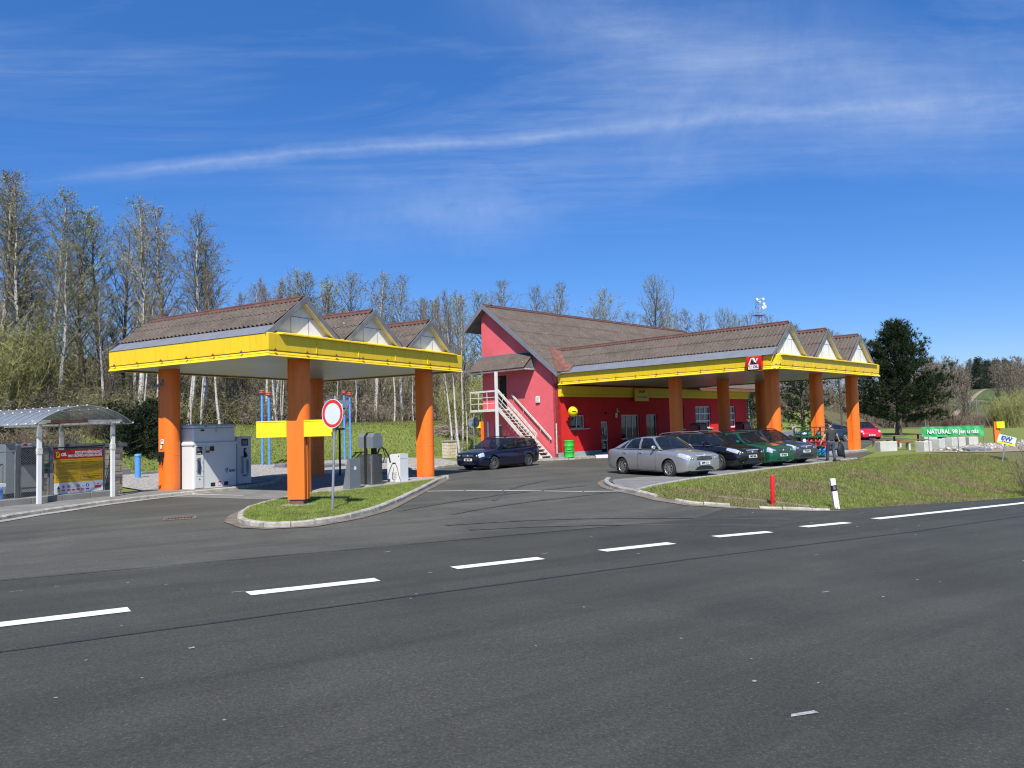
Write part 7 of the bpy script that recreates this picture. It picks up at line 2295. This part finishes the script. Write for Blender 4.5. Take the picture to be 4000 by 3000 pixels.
# the wood behind: filled between the tree line and the hill
def wood(n, pxr, dr, topf, labs, grp, kinds):
    for i in range(n):
        px = rr.uniform(*pxr); x, y = 0, 0
        for _ in range(30):
            Yd = rr.uniform(*dr); x, y = azpos(px, Yd); w = slope_w(x, y)
            if w > 10.5: break
            px = rr.uniform(*pxr)
        else: continue
        k = rr.choice(kinds); me = MM[k[0]][int(k[1])]; sc = rr.uniform(.55, .95) * topf
        inst('birch_tree' if k in ('B0', 'B1', 'B2', 'B3', 'T1') else 'bare_tree', labs[0] if k in ('B0', 'B1', 'B2', 'B3', 'T1') else labs[1], 'tree', me, x, y, rr.uniform(0, 6.28), sc, grp[0] if k in ('B0', 'B1', 'B2', 'B3', 'T1') else grp[1], None, sc * rr.uniform(.9, 1.1))
wood(56, (-150, 1000), (38, 80), .95, ['white-trunked birch in the wood behind the shelter and left canopy', 'bare brown tree in the wood behind the shelter and left canopy'], ['birches of the wood on the left', 'bare trees of the wood on the left'], ['T0', 'T1', 'T1', 'T2', 'D1', 'B0', 'T0', 'T2'])
wood(62, (880, 2000), (56, 95), .86, ['white-trunked birch in the wood between canopy and pink house', 'bare brown tree in the wood between canopy and pink house'], ['birches of the middle wood', 'bare trees of the middle wood'], ['T0', 'T1', 'T1', 'T0', 'B2', 'T1', 'D1'])
wood(54, (1900, 3550), (88, 135), .98, ['pale-trunked tree in the wood behind the larger canopy', 'bare grey tree in the wood behind the larger canopy'], ['pale trees of the wood behind the shop', 'bare trees of the wood behind the shop'], ['T0', 'D1', 'T0', 'B2', 'T1', 'D1'])
wood(34, (3440, 3760), (98, 150), .95, ['pale tree in the wood right of the pine', 'bare brown tree in the wood right of the pine'], ['pale trees right of the pine', 'bare trees right of the pine'], ['T0', 'D1', 'D1', 'T1'])

# thicket along the wood edge: nobody could count it
def thicket(name, n, pick, h, mats, tw=.014, seed=5):
    rr2 = random.Random(seed); c = Twigs()
    for i in range(n):
        x, y = pick(rr2); zg = zt(x, y); H_ = h(x, y) * rr2.uniform(.5, 1.1); b = Vector((x, y, zg)); t_ = b + Vector((rr2.gauss(0, .35), rr2.gauss(0, .35), 1)).normalized() * H_; mi = rr2.randrange(len(mats))
        c.stick(b, t_, .02 * H_ ** .5, .004, mi, 3)
        for k in range(int(5 + H_ * 4)):
            f = rr2.uniform(.1, 1) ; m0 = b.lerp(t_, f); d = Vector((rr2.gauss(0, .7), rr2.gauss(0, .7), rr2.uniform(-.1, .9))).normalized(); q = m0 + d * rr2.uniform(.3, 1.0) * (1.1 - f * .5); c.blade(m0, q, tw, mi, rr2)
            if rr2.random() < .6: m1 = m0.lerp(q, .5); c.blade(m1, m1 + Vector((rr2.gauss(0, 1), rr2.gauss(0, 1), rr2.gauss(.3, .8))).normalized() * .35, tw * .8, mi, rr2)
    me = c.mesh(name, [MT[m_] for m_ in mats]); o = bpy.data.objects.new(name, me); COL.objects.link(o); return kind(o, 'stuff')
def pick_band(pxr, w0, w1, dr):
    def f(r_):
        for _ in range(200):
            px = r_.uniform(*pxr); x, y = azpos(px, r_.uniform(*dr)); w = slope_w(x, y)
            if w0 + 1.2 * math.sin(x * .5) < w < w1: return x, y
        return x, y
    return f
thicket('undergrowth', 2300, pick_band((-120, 1050), 9.0, 24, (30, 75)), lambda x, y: 2.6, ['twig', 'twigr', 'olive', 'olive'], .016, 5)
thicket('undergrowth', 2300, pick_band((850, 2050), 9.5, 24, (52, 92)), lambda x, y: 2.4, ['twig', 'twigr', 'twig'], .018, 6)
thicket('undergrowth', 1900, pick_band((-120, 2050), 13, 34, (36, 100)), lambda x, y: 5.5, ['twig', 'twigr', 'olive'], .016, 15)
FT = Twigs(); r5 = random.Random(12)
for i in range(420):
    px = r5.uniform(3440, 4120); Yd = r5.uniform(400, 560)
    x, y = azpos(px, Yd); zz = zt(x, y); hh = r5.uniform(8.5, 13.5); q = Vector((x, y, zz)); tpp = q + Vector((r5.gauss(0, .6), 0, hh)); mi = r5.randrange(2); FT.stick(q, tpp, .3, .08, mi, 3)
    for k in range(90):
        f = r5.uniform(.15, 1); b = q.lerp(tpp, f); e = Vector((r5.gauss(0, .8), r5.gauss(0, .8), r5.uniform(.1, 1.1))).normalized(); FT.blade(b, b + e * hh * .34 * (1.15 - f * .7) * r5.uniform(.5, 1), .09, mi, r5)
me = FT.mesh('distant_wood', [MT['twig'], MT['twigr']]); o = bpy.data.objects.new('distant_wood', me); COL.objects.link(o); kind(o, 'stuff')
thicket('undergrowth', 1700, pick_band((1950, 3900), 15, 34, (80, 160)), lambda x, y: 2.6, ['twig', 'twigr'], .026, 7)
thicket('undergrowth', 700, pick_band((2850, 3620), 15, 45, (95, 160)), lambda x, y: 9.0, ['twig', 'twigr'], .03, 21)
# budding willow thicket at the left edge
SH = [shrub_mesh(31, 4.6, 4, 'olive', 1700, .016, .5), shrub_mesh(32, 2.2, 2.6, 'twigr', 1100, .012, 0), shrub_mesh(33, 2.0, 2.4, 'twig', 1100, .012, .05)]
for i, (px, Yd, s) in enumerate([(20, 44, 1.35), (100, 45, 1.15), (-40, 41, 1.3), (60, 48, 1.5), (160, 50, 1.2), (1760, 62, .9), (1860, 63, 1.2), (1930, 66, 1.3)]):
    x, y = azpos(px, Yd); t = thing('willow_shrub', ['budding olive-green willow shrub at the left picture edge', 'budding olive-green shrub beside the pink house'][px > 1000], 'shrub', (x, y, zt(x, y)), i * 1.3, ['willow shrubs on the left', 'shrubs beside the house'][px > 1000]); t.scale = (s, s, s)
    o = bpy.data.objects.new('branches', SH[0]); COL.objects.link(o); o.parent = t
for i, (px, Yd, s, k) in enumerate([(40, 36, 1, 1), (150, 37.5, 1.1, 1), (260, 39, 1.0, 2), (380, 43, 1.1, 1), (450, 44, .9, 1), (1250, 60, .9, 2), (1380, 61, .8, 1), (1480, 61, .9, 2)]):
    x, y = azpos(px, Yd); lab = ['low reddish shrub along the grass behind the sandstone wall', 'low twiggy shrub along the grass bank behind the gravel'][px > 900]
    t = thing('low_shrub', lab, 'shrub', (x, y, zt(x, y)), i * 2.1, ['low shrubs behind the wall', 'low shrubs behind the gravel'][px > 900]); t.scale = (s, s, s * .8)
    o = bpy.data.objects.new('branches', SH[k]); COL.objects.link(o); o.parent = t
# shrub at the right edge of the bank
for i, (x, y, s, lab) in enumerate([(18.6, 26.4, .62, 'bare reddish shrub cut by the right picture edge on the bank'), (20.6, 28.2, .8, 'taller bare shrub on the bank beside the tilted sign'), (17.9, 25.6, .4, 'small dry shrub at the bank foot by the edge line')]):
    t = thing('bare_shrub', lab, 'shrub', (x, y, zt(x, y)), i); t.scale = (s, s, s * 1.25)
    o = bpy.data.objects.new('branches', SH[1]); COL.objects.link(o); o.parent = t
# brushwood heap
rr3 = random.Random(9); c = Twigs(); hx, hy = azpos(1735, 60)
for i in range(900):
    a = rr3.uniform(0, 6.28); r = 2.2 * rr3.random() ** .6; b = Vector((r * math.cos(a), r * .5 * math.sin(a), max(0, (1 - r / 2.4)) * .9 * rr3.random())); d = Vector((rr3.gauss(0, 1), rr3.gauss(0, .7), rr3.gauss(0, .25))).normalized(); c.stick(b, b + d * rr3.uniform(.4, 1.2), .02, .006, 0, 3)
MT['drywood'] = M_plain('dry_branches', (.3, .25, .19), .9, var=.3)
me = c.mesh('brushwood_heap', [MT['drywood']]); o = bpy.data.objects.new('brushwood_heap', me); COL.objects.link(o); o.location = (hx, hy, zt(hx, hy) + .05); tag(o, 'heap of pale dry branches on the grass slope right of the canopy', 'brush pile')
# conifers
PN = needle_tree(41, 11.2, 6.1, 'needle', 96, 58, .12, .3, .42, True)
P2 = needle_tree(42, 9, 3.3, 'needle', 64, 28, .1, .2, .4)
JN = needle_tree(43, 2.6, 1.9, 'needle2', 46, 24, .02, .06, .24)
SP = needle_tree(44, 11, 2.8, 'conifer', 60, 20, .02, .2, .55)
inst('pine_tree', 'large dark pine with forked trunk on the grass right of the canopy', 'pine tree', PN, 39.0, 74.8, 1.0, 1.0, None, None, 1.0)
inst('pine_tree', 'smaller dark pine behind the last two columns of the canopy', 'pine tree', P2, 30.9, 79, .3, 1.05, None)
inst('pine_tree', 'low dark pine between the second and last column', 'pine tree', P2, 27.0, 84, 2.1, .8, None)
for i, (px, Yd, s) in enumerate([(500, 42, .85), (555, 43, .95), (440, 44, .7), (600, 45, .9), (10, 38, .6), (215, 41, .6)]):
    x, y = azpos(px, Yd); inst('juniper_shrub', ['dark evergreen juniper beside the left orange column', 'dark evergreen shrub behind the gas shelter'][px < 400], 'evergreen shrub', JN, x, y, i * 1.1, s, ['junipers beside the left column', 'evergreens behind the shelter'][px < 400])
# far hill: spruces on the skyline of the meadow, broad-leaved wood beside them
for i in range(46):
    x, y = azpos(3775 + rr.uniform(-10, 170), rr.uniform(345, 385)); s = rr.uniform(.85, 1.35); inst('spruce_tree', 'dark spruce of the distant clump above the green meadow', 'spruce', SP, x, y, i, s, 'spruces on the far hill')
FAR = [bare_tree(s, 12, 'tree', 0, .34, .1, 26, .05, .05, tm, .35) for s, tm in ((51, 'twig'), (52, 'twigr'))]
for i in range(96):
    px = rr.uniform(3460, 4100); Yd = rr.uniform(400, 540)
    if i % 5 in (0, 3): px = rr.uniform(3600, 3790); Yd = rr.uniform(150, 330)
    if i % 5 in (1, 4): px = rr.uniform(3890, 4090); Yd = rr.uniform(200, 400)
    x, y = azpos(px, Yd); s = rr.uniform(.8, 1.25); inst('bare_tree', 'bare tree of the distant wood on the far hill', 'tree', FAR[i % 2], x, y, i, s, 'bare trees on the far hill')
for i in range(15):
    x, y = azpos(rr.uniform(3885, 4090), rr.uniform(92, 112)); t = thing('bushy_shrub', 'dark olive bush at the right picture edge below the hill', 'shrub', (x, y, zt(x, y)), i, 'dark bushes at the right edge'); q = rr.uniform(.8, 1.15); t.scale = (q, q, q * .95)
    o = bpy.data.objects.new('branches', SH[0]); COL.objects.link(o); o.parent = t
for i in range(12):
    x, y = azpos(rr.uniform(3680, 3880), rr.uniform(98, 125)); t = thing('low_shrub', 'low brown bush at the far lawn edge behind the banner', 'shrub', (x, y, zt(x, y)), i, 'low bushes behind the banner'); q = rr.uniform(.6, 1.0); t.scale = (q * 1.3, q * 1.3, q)
    o = bpy.data.objects.new('branches', SH[1]); COL.objects.link(o); o.parent = t
m = drape('field_track', [[azpos(3700, 200), azpos(3760, 235), azpos(3850, 330), azpos(3862, 330), azpos(3785, 235), azpos(3730, 200)]], .12, MT['soil'])

# grass blades
def blades(name, n, pick, zf, h, mats, w=.006, seed=1, dry=.15):
    r_ = random.Random(seed); v = []; f = []; mi = []
    for i in range(n):
        p = pick(r_)
        if p is None: continue
        x, y = p; z = zf(x, y); hh = h * r_.uniform(.5, 1.3); a = r_.uniform(0, PI); dx, dy = math.cos(a) * w, math.sin(a) * w; lx, ly = r_.gauss(0, .45) * hh, r_.gauss(0, .45) * hh; o = len(v)
        v += [(x - dx, y - dy, z), (x + dx, y + dy, z), (x + lx, y + ly, z + hh)]; f.append((o, o + 1, o + 2)); q_ = .5 + .28 * math.sin(x * 1.1 + 2 * math.sin(y * .7)) + .28 * math.sin(y * 1.7 + x * .6 + math.sin(x * 2.3)); mi.append(0 if r_.random() > dry * 2.1 * max(0, q_) ** 1.6 else 1)
    me = bpy.data.meshes.new(name); me.from_pydata(v, [], f)
    for m_ in mats: me.materials.append(MT[m_])
    me.polygons.foreach_set('material_index', mi); me.update(); o = bpy.data.objects.new(name, me); COL.objects.link(o); return kind(o, 'stuff')
def inpoly(x, y, P):
    c = False; j = len(P) - 1
    for i in range(len(P)):
        if (P[i][1] > y) != (P[j][1] > y) and x < (P[j][0] - P[i][0]) * (y - P[i][1]) / (P[j][1] - P[i][1]) + P[i][0]: c = not c
        j = i
    return c
ISI = inset(ISL, .13)
def pk_isl(r_):
    for _ in range(20):
        x, y = r_.uniform(-7, -2.6), r_.uniform(15.6, 28.8)
        if inpoly(x, y, ISI):
            q = Vector((x, y)) - A0; lx, ly = q.dot(Ar), q.dot(Al)
            if 2.15 < lx < 8.05 and -.42 < ly < 1.2: continue
            return x, y
blades('grass', 52000, pk_isl, lambda x, y: zt(x, y) + .115, .055, ['blade', 'drybl'], .005, 1)
BK = RK[5:] + [(9.1, 20.75), (11.32, 21.95), (13.92, 23.4), (17.17, 25.4), (21.5, 29.5), (23.5, 34), (20, 37.2), (16.6, 35.0), (13.2, 31.9), (9.8, 28.8), (8.0, 26.9), (6.35, 25.5), (4.85, 23.6), (3.7, 22.2)]
def pk_bank(r_):
    for _ in range(40):
        x, y = r_.uniform(3.3, 23), r_.uniform(19.6, 37)
        if inpoly(x, y, BK): return x, y
blades('grass', 95000, pk_bank, zt, .075, ['blade', 'drybl'], .008, 2, .62)
def pk_lv(r_):
    for _ in range(40):
        x, y = r_.uniform(-20, -12.8), r_.uniform(9, 21.5)
        if inpoly(x, y, lawnL): return x, y
blades('grass', 9000, pk_lv, lambda x, y: zt(x, y) + .115, .06, ['blade', 'drybl'], .006, 3)
SLP = [(-22, 33), (-19.8, 37.8), (-14.8, 46.4), (-11.2, 50.6), (-4, 53.8), (2, 60), (0, 70), (-12, 62), (-22, 52), (-30, 36)]
def pk_slope(r_):
    for _ in range(40):
        x, y = r_.uniform(-30, 2), r_.uniform(33, 68)
        if 0.1 < slope_w(x, y) < 10.5: return x, y
blades('grass', 60000, pk_slope, zt, .12, ['blade', 'drybl'], .02, 4, .25)

# ------------------------------------------------------------------ camera, sun, sky
def camera():
    f, pt, ro, H = 2887., .056, .0272, 2.007
    fw = Vector((0, math.cos(pt), math.sin(pt))); up = Vector((0, -math.sin(pt), math.cos(pt))); rt = Vector((1, 0, 0))
    r2 = rt * math.cos(ro) - up * math.sin(ro); u2 = rt * math.sin(ro) + up * math.cos(ro)
    cd = bpy.data.cameras.new('camera'); cd.sensor_width = 36; cd.lens = 36 * f / 4000; cd.clip_end = 3000; cd.clip_start = .1
    o = bpy.data.objects.new('camera', cd); COL.objects.link(o)
    m = Matrix((r2, u2, -fw)).transposed().to_4x4(); m.translation = (0, 0, H)
    o.matrix_world = m
    scene.camera = o
camera()
SUN_EL = R(50)
sd = bpy.data.lights.new('sun', 'SUN'); sd.energy = 5; sd.angle = R(.53); sd.color = (1, .955, .88)
so = bpy.data.objects.new('sun', sd); COL.objects.link(so); so.rotation_euler = (R(90) - SUN_EL, 0, R(-1))
def sky():
    w = bpy.data.worlds.new('World'); scene.world = w; w.use_nodes = True
    nt = w.node_tree
    for n in list(nt.nodes): nt.nodes.remove(n)
    out = nt.nodes.new('ShaderNodeOutputWorld'); bg = nt.nodes.new('ShaderNodeBackground')
    nt.links.new(bg.outputs[0], out.inputs[0])
    s = nt.nodes.new('ShaderNodeTexSky'); s.sky_type = 'NISHITA'; s.sun_disc = False
    s.sun_elevation = SUN_EL; s.sun_rotation = R(180); s.altitude = 600; s.air_density = 1.0; s.dust_density = .2; s.ozone_density = 3.0
    bg.inputs['Strength'].default_value = .1
    tc = nt.nodes.new('ShaderNodeTexCoord')
    sx = nt.nodes.new('ShaderNodeSeparateXYZ'); nt.links.new(tc.outputs['Generated'], sx.inputs[0])
    def math_(op, a, b=None, c=None):
        n = nt.nodes.new('ShaderNodeMath'); n.operation = op
        for i, q in enumerate((a, b, c)):
            if q is None: continue
            if isinstance(q, (int, float)): n.inputs[i].default_value = q
            else: nt.links.new(q, n.inputs[i])
        return n.outputs[0]
    # cirrus: project the direction onto a high plane
    zz = math_('MAXIMUM', sx.outputs[2], .03)
    px = math_('DIVIDE', sx.outputs[0], zz); py = math_('DIVIDE', sx.outputs[1], zz)
    cb = nt.nodes.new('ShaderNodeCombineXYZ'); nt.links.new(px, cb.inputs[0]); nt.links.new(py, cb.inputs[1])
    mp = nt.nodes.new('ShaderNodeMapping'); nt.links.new(cb.outputs[0], mp.inputs[0])
    mp.inputs['Rotation'].default_value = (0, 0, R(28)); mp.inputs['Scale'].default_value = (.42, 1.15, 1)
    f1 = noise(nt, mp.outputs[0], 1.1, 9, .62, .7)
    mp2 = nt.nodes.new('ShaderNodeMapping'); nt.links.new(cb.outputs[0], mp2.inputs[0])
    mp2.inputs['Rotation'].default_value = (0, 0, R(35)); mp2.inputs['Scale'].default_value = (1.2, 5, 1); mp2.inputs['Location'].default_value = (3.1, 1.7, 0)
    f2 = noise(nt, mp2.outputs[0], 2.2, 8, .65, .5)
    a1 = ramp(nt, f1, [(.44, g(0)), (.75, g(1))]); a2 = ramp(nt, f2, [(.3, g(.1)), (.75, g(1))])
    cl = mixc(nt, 1, mixc(nt, 1, a1, a2, 'MULTIPLY'), ramp(nt, sx.outputs[2], [(.2, g(0)), (.42, g(1))]), 'MULTIPLY')
    # one old condensation trail: a band round a great circle
    def band(n, d0, wd, amp, sc, px_lo, px_hi):
        # signed distance to a plane through the viewer, wobbled by noise
        dot = math_('ADD', math_('ADD', math_('MULTIPLY', sx.outputs[0], n[0]), math_('MULTIPLY', sx.outputs[1], n[1])), math_('MULTIPLY', sx.outputs[2], n[2]))
        nz = noise(nt, tc.outputs['Generated'], sc, 7, .68, .3)
        dd = math_('ABSOLUTE', math_('ADD', dot, math_('MULTIPLY', math_('SUBTRACT', nz, .5), amp)))
        fall = ramp(nt, math_('DIVIDE', dd, wd), [(0, g(1)), (.35, g(.55)), (1, g(0))])
        nz2 = noise(nt, tc.outputs['Generated'], sc * 2.7, 8, .72, .6)
        tex = ramp(nt, nz2, [(.28, g(.25)), (.7, g(1))])
        msk = ramp(nt, sx.outputs[0], [(0, g(0)), (1, g(0))])
        mr = nt.nodes.new('ShaderNodeMapRange'); mr.interpolation_type = 'SMOOTHSTEP'
        nt.links.new(sx.outputs[0], mr.inputs['Value']); mr.inputs['From Min'].default_value = px_lo - .12; mr.inputs['From Max'].default_value = px_lo + .1
        mr2 = nt.nodes.new('ShaderNodeMapRange'); mr2.interpolation_type = 'SMOOTHSTEP'
        nt.links.new(sx.outputs[0], mr2.inputs['Value']); mr2.inputs['From Min'].default_value = px_hi + .06; mr2.inputs['From Max'].default_value = px_hi - .12
        return math_('MULTIPLY', math_('MULTIPLY', mixc(nt, 1, fall, tex, 'MULTIPLY'), mr.outputs[0]), mr2.outputs[0])
    BANDS = [((.055, .366, -.929), .012, .05, 2.2, -.46, .16, .85), ((.06, .366, -.929), .012, .05, 5, .1, .5, .5), ((.015, .287, -.958), .06, .16, 2.4, -.2, .06, .75), ((.055, .372, -.927), .09, .16, 2.6, .12, .6, .6), ((-.188, .486, -.853), .08, .16, 2.0, .0, .5, .5)]
    tot = cl
    for (n, wd, amp, sc, lo, hi, k) in BANDS:
        b = band(n, 0, wd, amp, sc, lo, hi)
        tot = mixc(nt, 1, tot, mixc(nt, 1, b, g(k), 'MULTIPLY'), 'ADD')
    fac = math_('MINIMUM', math_('MULTIPLY', tot, .5), .6)
    # deepen the blue of the clear sky a little
    hs = nt.nodes.new('ShaderNodeHueSaturation'); hs.inputs['Saturation'].default_value = 1.3; hs.inputs['Value'].default_value = 1.0
    nt.links.new(s.outputs[0], hs.inputs['Color'])
    tint = mixc(nt, 1, hs.outputs[0], (.9, .97, 1.24), 'MULTIPLY')
    tint = mixc(nt, .3, tint, (.8, 2.4, 6.4))
    col = mixc(nt, fac, tint, (5.0, 6.0, 8.0))
    nt.links.new(col, bg.inputs[0])
sky()
scene.view_settings.view_transform = 'Standard'
scene.view_settings.look = 'None'
scene.view_settings.exposure = .25
scene.view_settings.gamma = 1
scene.render.engine = 'CYCLES'
scene.cycles.use_denoising = True
scene.cycles.max_bounces = 6
scene.cycles.diffuse_bounces = 1
scene.cycles.transparent_max_bounces = 6
scene.cycles.filter_width = 1.15
